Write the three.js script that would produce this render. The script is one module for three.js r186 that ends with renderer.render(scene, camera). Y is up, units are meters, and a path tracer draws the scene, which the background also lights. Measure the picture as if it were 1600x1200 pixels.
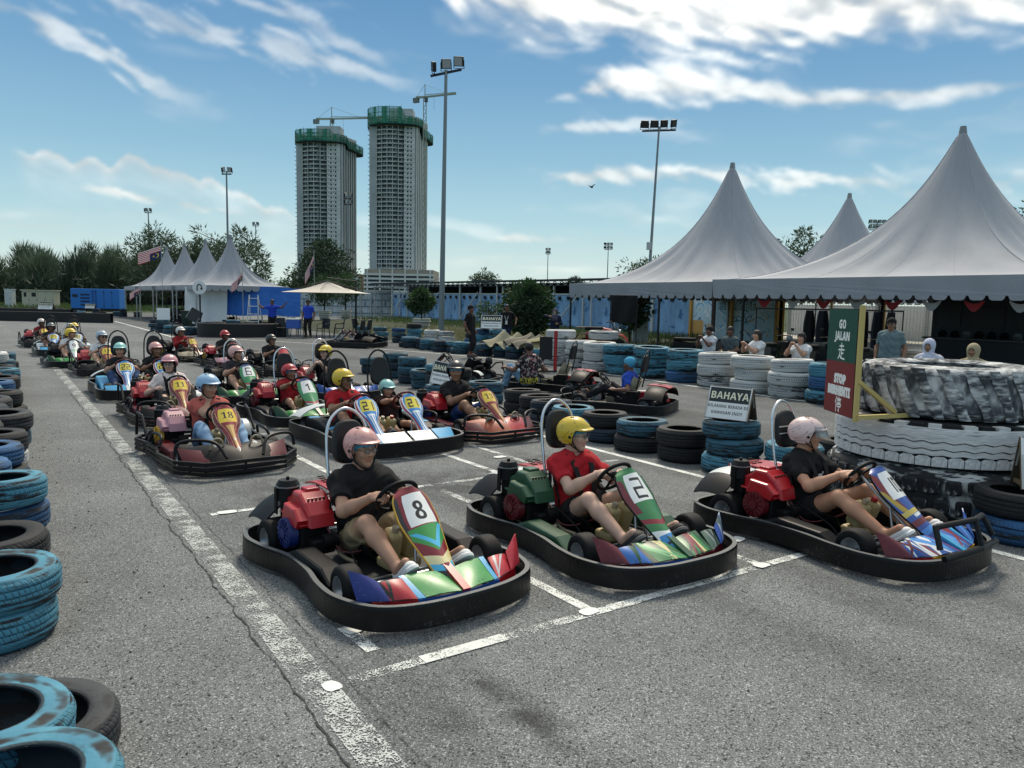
import * as THREE from 'three';
import { mergeGeometries } from 'three/addons/utils/BufferGeometryUtils.js';
import { RoundedBoxGeometry } from 'three/addons/geometries/RoundedBoxGeometry.js';

// ------------------------------------------------------------------ camera, sky, sun, exposure
// world: x = across the start grid, z = the way the karts on the grid drive, y up, metres; the viewer stands at the origin
const YAW = 34.7 * Math.PI / 180;
const scene = new THREE.Scene();
const camera = new THREE.PerspectiveCamera(53.05, 4 / 3, 0.1, 6000);
camera.position.set(0, 1.8, 0);
camera.rotation.order = 'YXZ';
camera.rotation.set(-6.08 * Math.PI / 180, -YAW, 1.1 * Math.PI / 180);
const renderer = new THREE.WebGLRenderer({ antialias: true });
renderer.setSize(1024, 768);
renderer.toneMapping = THREE.LinearToneMapping;
renderer.toneMappingExposure = 1.43;
renderer.shadowMap.enabled = true;

function hash2(i, j) { let h = Math.imul(i, 374761393) + Math.imul(j, 668265263) | 0; h = Math.imul(h ^ (h >>> 13), 1274126177); return ((h ^ (h >>> 16)) >>> 0) / 4294967296; }
function vnoise(x, y) { const i = Math.floor(x), j = Math.floor(y); let u = x - i, v = y - j; u = u * u * (3 - 2 * u); v = v * v * (3 - 2 * v);
  const a = hash2(i, j), b = hash2(i + 1, j), c = hash2(i, j + 1), d = hash2(i + 1, j + 1); return a + (b - a) * u + (c - a) * v + (a - b - c + d) * u * v; }
function fbm(x, y, o = 4) { let s = 0, a = 0.5, n = 0; for (let k = 0; k < o; k++) { s += a * vnoise(x + k * 17.3, y + k * 9.1); n += a; a *= 0.5; x *= 2.03; y *= 2.03; } return s / n; }
const clamp = (x, a = 0, b = 1) => Math.min(b, Math.max(a, x));
const sst = (a, b, x) => { const t = clamp((x - a) / (b - a)); return t * t * (3 - 2 * t); };
const lerp = (a, b, t) => a + (b - a) * t;
const s2l = c => (c /= 255) <= 0.04045 ? c / 12.92 : Math.pow((c + 0.055) / 1.055, 2.4);
const pw = (P, x) => { if (x <= P[0][0]) return P[0][1]; for (let i = 1; i < P.length; i++) if (x <= P[i][0]) return lerp(P[i - 1][1], P[i][1], (x - P[i - 1][0]) / (P[i][0] - P[i - 1][0])); return P[P.length - 1][1]; };

const SUN = { az: 6, el: 52 };      // azimuth right of the view axis, elevation, degrees
{
  const W = 2048, H = 1024, d = new Float32Array(W * H * 4);
  const stops = [[-90, 120, 132, 134], [-3, 190, 204, 200], [0, 208, 222, 212], [2.5, 198, 219, 216], [6, 168, 204, 215], [10, 142, 184, 207], [15, 117, 162, 197], [20, 100, 146, 187], [32, 80, 130, 178], [90, 70, 116, 168]].map(s => [s[0], s2l(s[1]), s2l(s[2]), s2l(s[3])]);
  for (let j = 0; j < H; j++) for (let i = 0; i < W; i++) {
    const el = ((j + 0.5) / H - 0.5) * 180;
    const th = ((i + 0.5) / W - 0.5) * 2 * Math.PI;           // atan2(z, x)
    let az = (Math.atan2(Math.cos(th), -Math.sin(th)) - YAW) * 180 / Math.PI;   // clockwise from -z, minus the view's yaw
    if (az > 180) az -= 360; if (az < -180) az += 360;
    let k = 0; while (k < stops.length - 2 && el > stops[k + 1][0]) k++;
    const t = clamp((el - stops[k][0]) / (stops[k + 1][0] - stops[k][0]));
    let c = [1, 2, 3].map(q => lerp(stops[k][q], stops[k + 1][q], t));
    if (el > -2) {
      // cloud sheet coordinates: u across, v down, in 1/23 degree
      const u = 800 + 23.6 * az, v = 472 - 22.6 * el + (az * 0.45);
      const wx = fbm(u / 130 + 5, v / 70, 2) - 0.5, wy = fbm(u / 110 + 31, v / 60 + 7, 2) - 0.5;
      const st = fbm((u + 50 * wx) / 120 + 3, (v - 0.12 * u + 40 * wy) / 26, 4);      // streaks
      const fl = fbm((u + 60 * wx) / 60 + 11, (v + 30 * wy) / 38 + 3, 4);              // fluff
      const st2 = fbm((u + 40 * wx) / 46 + 3, (v - 0.3 * u + 30 * wy) / 13, 4); let cl = 0, br = 1;
      // high bank that covers the upper sky
      const edge = pw([[-900, -190], [300, -150], [620, -70], [690, 5], [800, 40], [1000, 60], [1200, 84], [1600, 96], [2300, 60], [3200, -80], [5000, -190]], ((u + 900) % 8496 + 8496) % 8496 - 900);
      let b = sst(-0.2, 0.6, (edge + 20 - v) / 85 + (fl - 0.5) * 0.5 + (st - 0.5) * 0.55 + (st2 - 0.5) * 0.75);
      b *= lerp(1, 0.6 + 0.4 * sst(0.36, 0.62, fbm(u / 260 + 2, v / 200 + 8, 4)), sst(60, 300, edge - v)) * (0.8 + 0.2 * sst(0.35, 0.6, st2));
      cl = Math.max(cl, b);
      // cloud with a bright head trailing off to the right
      if (u > 780 && u < 2100 && v > 60 && v < 260) {
        const yc = pw([[840, 158], [900, 150], [960, 132], [1100, 140], [1250, 168], [1600, 190], [2000, 215]], u);
        const hw = pw([[840, 2], [900, 9], [935, 26], [1000, 28], [1100, 25], [1250, 16], [1500, 11], [1700, 9], [2100, 2]], u);
        cl = Math.max(cl, sst(0.0, 1.3, 1.2 - Math.abs(v - yc + 20 * wy) / hw + (st - 0.5) * 1.3 + (st2 - 0.5) * 1.5 + (fl - 0.5) * 0.9) * pw([[840, 0], [930, 0.92], [1150, 0.8], [1500, 0.7], [1750, 0.55], [2100, 0]], u));
      }
      const streak = (path, hw0, a, u0, u1) => { if (u < u0 || u > u1) return; const yc = pw(path, u); const e = sst(u0, u0 + 60, u) * (1 - sst(u1 - 160, u1, u));
        cl = Math.max(cl, a * e * sst(0.05, 1.15, 1.05 - Math.abs(v - yc + 18 * wy) / hw0 + (st2 - 0.5) * 2.6)); };
      streak([[840, 272], [1000, 270], [1200, 282], [1400, 296], [1700, 308]], 17, 0.72, 835, 1500);
      streak([[1380, 306], [1700, 312], [2000, 318]], 14, 0.62, 1400, 2100);
      streak([[830, 196], [1050, 190]], 9, 0.55, 830, 1120);
      streak([[735, 366], [920, 364]], 7, 0.75, 735, 935);
      streak([[920, 362], [1010, 360]], 6, 0.6, 915, 1010);
      streak([[-40, 62], [130, 110], [260, 175]], 22, 0.55, -140, 330);
      streak([[140, 45], [300, 85], [420, 90], [560, 118], [640, 135]], 22, 0.42, 120, 680);
      streak([[200, 10], [420, 40], [600, 118]], 18, 0.36, 180, 660);
      streak([[100, 308], [330, 330]], 8, 0.8, 95, 420);
      // heaped cloud low on the left: a bright knobbly upper rim, hazy below
      if (u > 20 && u < 470 && v > 230 && v < 420) {
        const top = pw([[40, 268], [70, 264], [105, 276], [150, 276], [200, 264], [240, 284], [300, 292], [350, 316], [400, 330], [460, 352]], u) - 14 * (fbm(u / 22, 4.2, 3) - 0.5) - 10 * Math.abs(Math.sin(u / 17 + 3 * wx));
        const dv = v - top; const e = sst(25, 60, u) * (1 - sst(390, 470, u));
        cl = Math.max(cl, e * sst(-1.5, 2.5, dv) * (0.66 * Math.exp(-Math.max(dv, 0) / 7) + 0.3 * Math.exp(-Math.max(dv, 0) / 50)));
      }
      // thin veil
      cl = Math.max(cl, 0.34 * sst(0.5, 0.85, st) * sst(0.4, 0.62, fbm(u / 300 + 9, v / 140, 3)) * sst(2, 6, el));
      const low = 0.35 * sst(0.5, 0.8, fbm(u / 150, v / 13, 4)) * (1 - sst(3.5, 7, el)) * sst(0.2, 1, el); cl = Math.max(cl, low);
      const shade = 0.56 + 0.5 * sst(0.3, 0.8, fl * 0.35 + st * 0.3 + st2 * 0.45);
      // the bank is lit through by the sun above it
      const sx = Math.cos(el * Math.PI / 180) * Math.sin((az - SUN.az) * Math.PI / 180), cs = Math.cos(el * Math.PI / 180) * Math.cos((az - SUN.az) * Math.PI / 180) * Math.cos(SUN.el * Math.PI / 180) + Math.sin(el * Math.PI / 180) * Math.sin(SUN.el * Math.PI / 180);
      const ang = Math.acos(clamp(cs, -1, 1)) * 180 / Math.PI;
      br = shade * (1 + 1.1 * Math.exp(-ang / 28));
      const cc = [0.86 * br, 0.865 * br, 0.825 * br];
      c = c.map((q, n) => lerp(q, cc[n], cl * 0.94));
    }
    const o = (j * W + i) * 4, q = 1 / 1.27; d[o] = c[0] * q; d[o + 1] = c[1] * q; d[o + 2] = c[2] * q; d[o + 3] = 1;
  }
  const sky = new THREE.DataTexture(d, W, H, THREE.RGBAFormat, THREE.FloatType);
  sky.mapping = THREE.EquirectangularReflectionMapping; sky.magFilter = THREE.LinearFilter; sky.minFilter = THREE.LinearFilter; sky.needsUpdate = true;
  scene.background = sky; scene.environment = sky;
}
const sun = new THREE.DirectionalLight(0xfff1dc, 2.5);
{ const a = SUN.az * Math.PI / 180 + YAW, e = SUN.el * Math.PI / 180;
  sun.position.set(Math.sin(a) * Math.cos(e), Math.sin(e), -Math.cos(a) * Math.cos(e)).multiplyScalar(60);
  sun.position.add(new THREE.Vector3(6, 0, -12)); sun.target.position.set(6, 0, -12); scene.add(sun.target); }
sun.castShadow = true; sun.shadow.radius = 24; sun.shadow.mapSize.set(2048, 2048);
Object.assign(sun.shadow.camera, { left: -45, right: 45, top: 45, bottom: -45, near: 1, far: 160 });
scene.add(sun);

// ------------------------------------------------------------------ helpers
let seed = 12345;
const rnd = () => { seed |= 0; seed = seed + 0x6D2B79F5 | 0; let t = Math.imul(seed ^ seed >>> 15, 1 | seed); t = t + Math.imul(t ^ t >>> 7, 61 | t) ^ t; return ((t ^ t >>> 14) >>> 0) / 4294967296; };
const rr = (a, b) => a + (b - a) * rnd();
const V = (x, y, z) => new THREE.Vector3(x, y, z);
const used = {};
const numbered = n => { used[n] = (used[n] || 0) + 1; return used[n] === 1 ? n : `${n}_${String(used[n] - 1).padStart(3, '0')}`; };
function thing(name, label, category, pos = [0, 0, 0], turn = 0, group) {
  const o = new THREE.Group(); o.name = numbered(name); o.position.set(...pos); o.rotation.y = turn; o.userData = { label, category };
  if (group) o.userData.group = group; scene.add(o); return o;
}
function mk(name, geo, m, parent) { const o = new THREE.Mesh(Array.isArray(geo) ? mg(geo) : geo, m); o.name = parent ? name : numbered(name); o.castShadow = o.receiveShadow = true; (parent || scene).add(o); return o; }
function tag(o, label, category, group) { Object.assign(o.userData, { label, category }); if (group) o.userData.group = group; return o; }
function struct(name, geo, m) { const o = mk(name, geo, m); o.userData.kind = 'structure'; return o; }
function mg(list) { return list.length === 1 ? list[0] : mergeGeometries(list.map(g => { const h = g.index ? g.toNonIndexed() : g; for (const k of Object.keys(h.attributes)) if (!['position', 'normal', 'uv'].includes(k)) h.deleteAttribute(k); return h; })); }
const M4 = (p = [0, 0, 0], r = [0, 0, 0], s = [1, 1, 1]) => new THREE.Matrix4().compose(V(...p), new THREE.Quaternion().setFromEuler(new THREE.Euler(...r, 'YXZ')), V(...s));
const bx = (w, h, d, x = 0, y = 0, z = 0, r = [0, 0, 0]) => new THREE.BoxGeometry(w, h, d).applyMatrix4(M4([x, y, z], r));
const rb = (w, h, d, x = 0, y = 0, z = 0, rad = 0.02, r = [0, 0, 0], seg = 2) => new RoundedBoxGeometry(w, h, d, seg, rad).applyMatrix4(M4([x, y, z], r));
const cy = (r1, r2, h, x = 0, y = 0, z = 0, r = [0, 0, 0], n = 16) => new THREE.CylinderGeometry(r1, r2, h, n).applyMatrix4(M4([x, y, z], r));
function bar(a, b, r, n = 8, r2 = r) { const A = V(...a), B = V(...b), L = A.distanceTo(B); const g = new THREE.CylinderGeometry(r2, r, L, n);
  g.applyMatrix4(new THREE.Matrix4().compose(A.clone().add(B).multiplyScalar(0.5), new THREE.Quaternion().setFromUnitVectors(V(0, 1, 0), B.sub(A).normalize()), V(1, 1, 1))); return g; }
function beam(a, b, w, h) { const A = V(...a), B = V(...b), L = A.distanceTo(B); const m = new THREE.Matrix4().lookAt(A, B, Math.abs(B.y - A.y) > 0.98 * L ? V(1, 0, 0) : V(0, 1, 0)); const g = new THREE.BoxGeometry(w, h, L); g.applyMatrix4(m); g.translate((a[0] + b[0]) / 2, (a[1] + b[1]) / 2, (a[2] + b[2]) / 2); return g; }
const tube = (pts, r, n = 24, s = 8, closed = false, ten = 0.5) => new THREE.TubeGeometry(new THREE.CatmullRomCurve3(pts.map(p => V(...p)), closed, 'catmullrom', ten), n, r, s, closed);
const poly = (pts, r, s = 8) => mg(pts.slice(1).map((p, i) => bar(pts[i], p, r, s)).concat(pts.slice(1, -1).map(p => new THREE.SphereGeometry(r, s, 6).translate(...p))));
const lathe = (pts, n = 32) => new THREE.LatheGeometry(pts.map(p => new THREE.Vector2(...p)), n);
// keep every face turned the way its normals point
function wind(g) { const p = g.attributes.position.array, n = g.attributes.normal.array, ix = g.index.array; for (let t = 0; t < ix.length; t += 3) { const a = ix[t] * 3, b = ix[t + 1] * 3, c = ix[t + 2] * 3; const ux = p[b] - p[a], uy = p[b + 1] - p[a + 1], uz = p[b + 2] - p[a + 2], vx = p[c] - p[a], vy = p[c + 1] - p[a + 1], vz = p[c + 2] - p[a + 2]; if ((uy * vz - uz * vy) * (n[a] + n[b] + n[c]) + (uz * vx - ux * vz) * (n[a + 1] + n[b + 1] + n[c + 1]) + (ux * vy - uy * vx) * (n[a + 2] + n[b + 2] + n[c + 2]) < 0) { const q = ix[t + 1]; ix[t + 1] = ix[t + 2]; ix[t + 2] = q; } } return g; }
// thin solid sheet from a patch f(u, v) -> [x, y, z]
function sheet(f, nu, nv, th = 0.006) {
  const P = [], N = [], U = [], I = []; const e = 1e-3, nrm = [], pos = [];
  for (let j = 0; j <= nv; j++) for (let i = 0; i <= nu; i++) { const u = i / nu, v = j / nv; const p = V(...f(u, v)); const a = V(...f(Math.min(1, u + e), v)).sub(V(...f(Math.max(0, u - e), v))), b = V(...f(u, Math.min(1, v + e))).sub(V(...f(u, Math.max(0, v - e)))); pos.push(p); nrm.push(a.cross(b).normalize()); }
  const put = (k, s, n, u, v) => { const p = pos[k], q = nrm[k]; P.push(p.x + q.x * s, p.y + q.y * s, p.z + q.z * s); N.push(n.x, n.y, n.z); U.push(u, v); return P.length / 3 - 1; };
  const w = nu + 1; for (const s of [1, -1]) { const o = P.length / 3; for (let k = 0; k < pos.length; k++) put(k, s * th / 2, nrm[k].clone().multiplyScalar(s), (k % w) / nu, Math.floor(k / w) / nv);
    for (let j = 0; j < nv; j++) for (let i = 0; i < nu; i++) { const a = o + j * w + i; s > 0 ? I.push(a, a + 1, a + w + 1, a, a + w + 1, a + w) : I.push(a, a + w + 1, a + 1, a, a + w, a + w + 1); } }
  const edge = []; for (let i = 0; i < nu; i++) edge.push([i, i + 1], [nv * w + i + 1, nv * w + i]); for (let j = 0; j < nv; j++) edge.push([(j + 1) * w, j * w], [j * w + nu, (j + 1) * w + nu]);
  for (const [a, b] of edge) { const n = pos[b].clone().sub(pos[a]).cross(nrm[a]).normalize(); const uv = k => [(k % w) / nu, Math.floor(k / w) / nv]; const k1 = put(a, th / 2, n, ...uv(a)), k2 = put(b, th / 2, n, ...uv(b)), k3 = put(b, -th / 2, n, ...uv(b)), k4 = put(a, -th / 2, n, ...uv(a)); I.push(k1, k3, k2, k1, k4, k3); }
  const g = new THREE.BufferGeometry(); g.setAttribute('position', new THREE.Float32BufferAttribute(P, 3)); g.setAttribute('normal', new THREE.Float32BufferAttribute(N, 3)); g.setAttribute('uv', new THREE.Float32BufferAttribute(U, 2)); g.setIndex(I); return wind(g);
}
const quad = (a, b, c, d, th = 0.006, n = 2) => sheet((u, v) => [0, 1, 2].map(k => (a[k] * (1 - u) + b[k] * u) * (1 - v) + (d[k] * (1 - u) + c[k] * u) * v), n, n, th);
// ring swept along a closed plan path [x, z]; profile is a closed list of [outward, y]
function sweepRing(path, prof, closed = true) {
  const n = path.length, P = [], N = [], U = [], I = []; const nor = path.map((p, i) => { const a = path[closed ? (i + n - 1) % n : Math.max(0, i - 1)], b = path[closed ? (i + 1) % n : Math.min(n - 1, i + 1)]; const dx = b[0] - a[0], dz = b[1] - a[1], l = Math.hypot(dx, dz) || 1; return [dz / l, -dx / l]; });
  let len = 0; const L = path.map((p, i) => i ? len += Math.hypot(p[0] - path[i - 1][0], p[1] - path[i - 1][1]) : 0);
  const m = prof.length; for (let k = 0; k < m; k++) { const A = prof[k], B = prof[(k + 1) % m]; const ex = B[0] - A[0], ey = B[1] - A[1], el = Math.hypot(ex, ey); const nx = ey / el, ny = -ex / el; const o = P.length / 3; const cnt = closed ? n + 1 : n;
    for (let i = 0; i < cnt; i++) { const q = i % n, p = path[q], w = nor[q]; for (const T of [A, B]) { P.push(p[0] + w[0] * T[0], T[1], p[1] + w[1] * T[0]); N.push(w[0] * nx, ny, w[1] * nx); U.push(i === n ? len + 0.1 : L[q], T[1]); } }
    for (let i = 0; i < cnt - 1; i++) { const a = o + i * 2; I.push(a, a + 1, a + 3, a, a + 3, a + 2); } }
  const g = new THREE.BufferGeometry(); g.setAttribute('position', new THREE.Float32BufferAttribute(P, 3)); g.setAttribute('normal', new THREE.Float32BufferAttribute(N, 3)); g.setAttribute('uv', new THREE.Float32BufferAttribute(U, 2)); g.setIndex(I); return wind(g);
}
const smoothPath = (pts, n = 96) => new THREE.CatmullRomCurve3(pts.map(p => V(p[0], 0, p[1])), true, 'catmullrom', 0.5).getSpacedPoints(n).slice(0, n).map(p => [p.x, p.z]);
const matCache = {};
function mat(c, rough = 0.6, o = {}) { const key = c + '|' + rough + '|' + JSON.stringify(o); if (!Object.keys(o).some(k => o[k] && o[k].isTexture) && matCache[key]) return matCache[key];
  const phys = ['clearcoat', 'transmission', 'sheen', 'thickness'].some(k => k in o); const m = new THREE[phys ? 'MeshPhysicalMaterial' : 'MeshStandardMaterial']({ color: c, roughness: rough, side: THREE.DoubleSide, ...o }); return matCache[key] = m; }
function dataTex(w, h, fn, srgb = true, rep = true) { const d = new Uint8Array(w * h * 4); for (let j = 0; j < h; j++) for (let i = 0; i < w; i++) { const c = fn(i / w, j / h, i, j), o = (j * w + i) * 4; d[o] = clamp(c[0]) * 255; d[o + 1] = clamp(c[1]) * 255; d[o + 2] = clamp(c[2]) * 255; d[o + 3] = 255; }
  const t = new THREE.DataTexture(d, w, h); if (srgb) t.colorSpace = THREE.SRGBColorSpace; t.magFilter = THREE.LinearFilter; t.minFilter = THREE.LinearMipmapLinearFilter; t.generateMipmaps = true; if (rep) t.wrapS = t.wrapT = THREE.RepeatWrapping; t.needsUpdate = true; return t; }
function canvasTex(w, h, draw) { const c = document.createElement('canvas'); c.width = w; c.height = h; const g = c.getContext('2d'); draw(g, w, h); const t = new THREE.CanvasTexture(c); t.colorSpace = THREE.SRGBColorSpace; return t; }
const uvBox = (g, s = 1) => { const p = g.attributes.position, n = g.attributes.normal, u = new Float32Array(p.count * 2); for (let i = 0; i < p.count; i++) { const ax = Math.abs(n.getX(i)), ay = Math.abs(n.getY(i)), az = Math.abs(n.getZ(i)); const X = p.getX(i), Y = p.getY(i), Z = p.getZ(i); const q = ay > ax && ay > az ? [X, Z] : ax > az ? [Z, Y] : [X, Y]; u[2 * i] = q[0] * s; u[2 * i + 1] = q[1] * s; } g.setAttribute('uv', new THREE.BufferAttribute(u, 2)); return g; };
// tileable value noise for textures
const tn = (u, v, f, s = 0) => { const x = u * f, y = v * f, i = Math.floor(x), j = Math.floor(y); let a = x - i, b = y - j; a = a * a * (3 - 2 * a); b = b * b * (3 - 2 * b); const q = (m, n) => hash2(((m % f) + f) % f + s * 131, ((n % f) + f) % f + s * 71); return lerp(lerp(q(i, j), q(i + 1, j), a), lerp(q(i, j + 1), q(i + 1, j + 1), a), b); };
const tfbm = (u, v, f, o = 4, s = 0) => { let t = 0, a = 0.5, n = 0; for (let k = 0; k < o; k++) { t += a * tn(u, v, f, s + k); n += a; a *= 0.5; f *= 2; } return t / n; };
// ------------------------------------------------------------------ ground, road surface, markings
const camW = (X, D) => [X * Math.cos(YAW) + D * Math.sin(YAW), X * Math.sin(YAW) - D * Math.cos(YAW)];   // right / ahead of the viewer -> world x, z
const SKYL = -YAW;
function gridSheet(x0, x1, z0, z1, st, y, colf, uvs) {
  const nx = Math.round((x1 - x0) / st), nz = Math.round((z1 - z0) / st), P = [], N = [], U = [], C = [], I = [];
  for (let j = 0; j <= nz; j++) for (let i = 0; i <= nx; i++) { const x = lerp(x0, x1, i / nx), z = lerp(z0, z1, j / nz); P.push(x, y, z); N.push(0, 1, 0); U.push(x * uvs, z * uvs); const c = colf(x, z); C.push(c[0], c[1], c[2]); }
  for (let j = 0; j < nz; j++) for (let i = 0; i < nx; i++) { const a = j * (nx + 1) + i; I.push(a, a + nx + 1, a + nx + 2, a, a + nx + 2, a + 1); }
  const g = new THREE.BufferGeometry(); g.setAttribute('position', new THREE.Float32BufferAttribute(P, 3)); g.setAttribute('normal', new THREE.Float32BufferAttribute(N, 3)); g.setAttribute('uv', new THREE.Float32BufferAttribute(U, 2)); g.setAttribute('color', new THREE.Float32BufferAttribute(C, 3)); g.setIndex(I); return g;
}
const asphaltTex = dataTex(2048, 2048, (u, v) => { const g1 = tn(u, v, 640, 1), g2 = tn(u, v, 420, 2), g3 = tn(u, v, 1000, 3), co = tfbm(u, v, 6, 4, 4); const peb = sst(0.62, 0.86, g1), pit = sst(0.66, 0.88, g2); let k = 0.455 + 0.22 * (g3 - 0.5) + 0.26 * peb - 0.24 * pit + 0.1 * (co - 0.5); return [k * 0.985, k, k * 0.995]; });
const asphaltBump = dataTex(1024, 1024, (u, v) => { const k = 0.5 + 0.5 * (tn(u, v, 480, 1) - 0.5) + 0.3 * (tn(u, v, 256, 7) - 0.5); return [k, k, k]; }, false);
asphaltTex.repeat.set(1, 1);
const asphaltMat = new THREE.MeshStandardMaterial({ color: 0xffffff, roughness: 0.93, map: asphaltTex, bumpMap: asphaltBump, bumpScale: 0.0025, vertexColors: true, side: THREE.DoubleSide });
// rubber and oil on the surface: where karts brake, queue and turn
const skids = [[1.84, -2.93, 0.1, 0.14, 0.2, 0.55], [1.9, -2.56, 0.085, 0.2, 0.1, 0.62], [1.88, -2.36, 0.06, 0.07, 0, 0.7], [1.6, -2.72, 0.1, 0.07, 0, 0.55], [2.2, -6.6, 0.5, 0.35, 0, 0.5], [2.4, -7.2, 0.5, 0.5, 0, 0.35], [2.0, -10.4, 0.6, 0.6, 0, 0.35], [4.0, -6.4, 0.7, 0.6, 0, 0.45], [3.9, -10.0, 0.6, 0.7, 0, 0.35], [5.3, -6.6, 0.5, 0.8, 0, 0.5], [4.5, -5.2, 0.3, 0.9, 0, 0.3], [5.2, -11.5, 0.8, 0.9, 0, 0.3]];
function surf(x, z) {
  let k = 0.86 + 0.36 * (fbm(x * 0.45 + 7, z * 0.45 + 3, 4) - 0.5) + 0.2 * (fbm(x * 2.1, z * 2.1, 3) - 0.5);
  const str = fbm(x * 1.9 + 0.25 * z + 40, z * 0.16, 4);
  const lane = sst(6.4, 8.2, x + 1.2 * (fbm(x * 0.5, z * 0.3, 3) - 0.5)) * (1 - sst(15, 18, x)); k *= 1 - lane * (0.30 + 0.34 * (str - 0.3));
  for (const [sx, sz, wx, wz, sh, a] of skids) { const dz = z - sz, dx = x - sx - sh * dz; const e = Math.exp(-dx * dx / wx / wx - dz * dz / wz / wz); if (e > 0.02) k *= 1 - Math.min(0.8, a * e * sst(0.3, 0.6, fbm(x * 11 + 3, z * 9, 3)) * 1.4); }
  if (x > 1.25 && x < 6.2) k *= 1 - 0.2 * sst(0.5, 0.7, fbm(x * 3.3, z * 0.35 + 20, 4));
  k = Math.max(0.18, k); return [k * 0.81, k * 0.85, k * 0.865];
}
const grassTex = dataTex(512, 512, (u, v) => { const a = tfbm(u, v, 8, 5, 2), b = tn(u, v, 128, 5); return [0.33 + 0.2 * (a - 0.5) + 0.14 * (b - 0.5), 0.42 + 0.2 * (a - 0.5) + 0.16 * (b - 0.5), 0.2 + 0.1 * (a - 0.5)]; }); grassTex.repeat.set(0.25, 0.25);
{ const g = new THREE.CircleGeometry(4500, 64).rotateX(-Math.PI / 2); const u = g.attributes.uv; for (let i = 0; i < u.count; i++) u.setXY(i, g.attributes.position.getX(i), g.attributes.position.getZ(i)); g.translate(0, -0.03, 0); struct('ground', g, new THREE.MeshStandardMaterial({ color: 0x9aa08a, roughness: 1, map: grassTex })); }
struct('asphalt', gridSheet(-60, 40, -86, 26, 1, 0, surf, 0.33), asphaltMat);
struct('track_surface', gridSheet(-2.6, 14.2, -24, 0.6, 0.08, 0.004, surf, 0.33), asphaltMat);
// worn road paint
const wornAlpha = (thr, s) => { const t = dataTex(512, 512, (u, v) => { const a = tfbm(u, v, 10, 4, s), b = tn(u, v, 190, s + 3); const k = sst(thr, thr + 0.1, 0.62 * a + 0.5 * b); return [k, k, k]; }, false); return t; };
const paintM = (thr, s, col) => new THREE.MeshStandardMaterial({ color: col, roughness: 0.8, alphaMap: wornAlpha(thr, s), transparent: true, side: THREE.DoubleSide });
const pFresh = mat(0xd8dcd8, 0.75), pWorn = paintM(0.50, 1, 0xcfd4d0), pEdge = paintM(0.568, 14, 0xb8bebb), pHalf = paintM(0.44, 5, 0xd6dad6), pSolid = paintM(0.3, 9, 0xd2d6d2);
function stripe(pts, w, y, jag = 0) { const P = [], U = [], I = [], N = []; let L = 0; pts.forEach((p, i) => { const a = pts[Math.max(0, i - 1)], b = pts[Math.min(pts.length - 1, i + 1)]; const dx = b[0] - a[0], dz = b[1] - a[1], l = Math.hypot(dx, dz); if (i) L += Math.hypot(p[0] - pts[i - 1][0], p[1] - pts[i - 1][1]); const ww = w * (1 + jag * (hash2(i, 77) - 0.5)); const ox = jag ? 0.5 * jag * w * (hash2(i, 5) - 0.5) : 0; for (const s of [-1, 1]) { P.push(p[0] + s * ww / 2 * dz / l + ox, y, p[1] - s * ww / 2 * dx / l); N.push(0, 1, 0); U.push(s > 0 ? w : 0, L); } if (i) { const k = 2 * i; I.push(k - 2, k - 1, k + 1, k - 2, k + 1, k); } });
  const g = new THREE.BufferGeometry(); g.setAttribute('position', new THREE.Float32BufferAttribute(P, 3)); g.setAttribute('normal', new THREE.Float32BufferAttribute(N, 3)); g.setAttribute('uv', new THREE.Float32BufferAttribute(U, 2)); g.setIndex(I); return wind(g); }
const LX = z => pw([[-30, 1.53], [-22, 1.47], [-12, 1.36], [-7.8, 1.29], [-3.2, 1.22], [3, 1.14]], z);
const along = (z0, z1, st, off, wob = 0) => { const o = []; for (let z = z0; z < z1 + 1e-6; z += st) o.push([LX(z) + off + wob * (fbm(z * 6, off * 9, 3) - 0.5), z]); return o; };
struct('edge_line', stripe(along(-21, 0.4, 0.2, 0, 0.015), 0.155, 0.008), pEdge);
const crackM = mat(0x3a3c3d, 1);
struct('pavement_crack', [stripe(along(-16, 0.4, 0.025, -0.105, 0.05), 0.0075, 0.009, 1.6), stripe(along(-9, -0.6, 0.025, 0.14, 0.04), 0.003, 0.009, 1.6)], crackM);
const line = (name, a, b, w, m, y = 0.008) => { const n = Math.max(2, Math.ceil(Math.hypot(b[0] - a[0], b[1] - a[1]) / 0.3)); struct(name, stripe(Array.from({ length: n + 1 }, (_, i) => [lerp(a[0], b[0], i / n), lerp(a[1], b[1], i / n)]), w, y), m); };
line('start_line', [1.35, -3.27], [5.0, -3.27], 0.075, pWorn); line('start_line', [1.75, -3.272], [2.25, -3.272], 0.085, pSolid, 0.0105); line('start_line', [3.0, -3.272], [3.8, -3.272], 0.07, pHalf, 0.0105); line('start_line', [4.5, -3.27], [4.9, -3.27], 0.07, pHalf, 0.0105);
for (const [x, z0, z1, m] of [[1.57, -3.85, -3.5, pHalf], [2.86, -5.2, -3.32, pHalf], [4.4, -5.6, -3.3, pHalf], [2.9, -8.6, -6.6, pHalf], [4.42, -9.0, -6.5, pHalf], [3.55, -6.3, -4.6, pWorn], [5.0, -9.4, -6.7, pWorn], [2.95, -13, -10.4, pWorn], [4.6, -13, -10.4, pWorn]]) line('grid_box_line', [x, z0], [x + 0.02, z1], 0.075, m);
line('grid_row_line', [1.5, -6.5], [2.6, -6.5], 0.07, pHalf); line('grid_row_line', [2.6, -6.5], [6.0, -6.5], 0.07, pWorn); line('grid_row_line', [1.6, -10.1], [6, -10.1], 0.07, pWorn);
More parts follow.
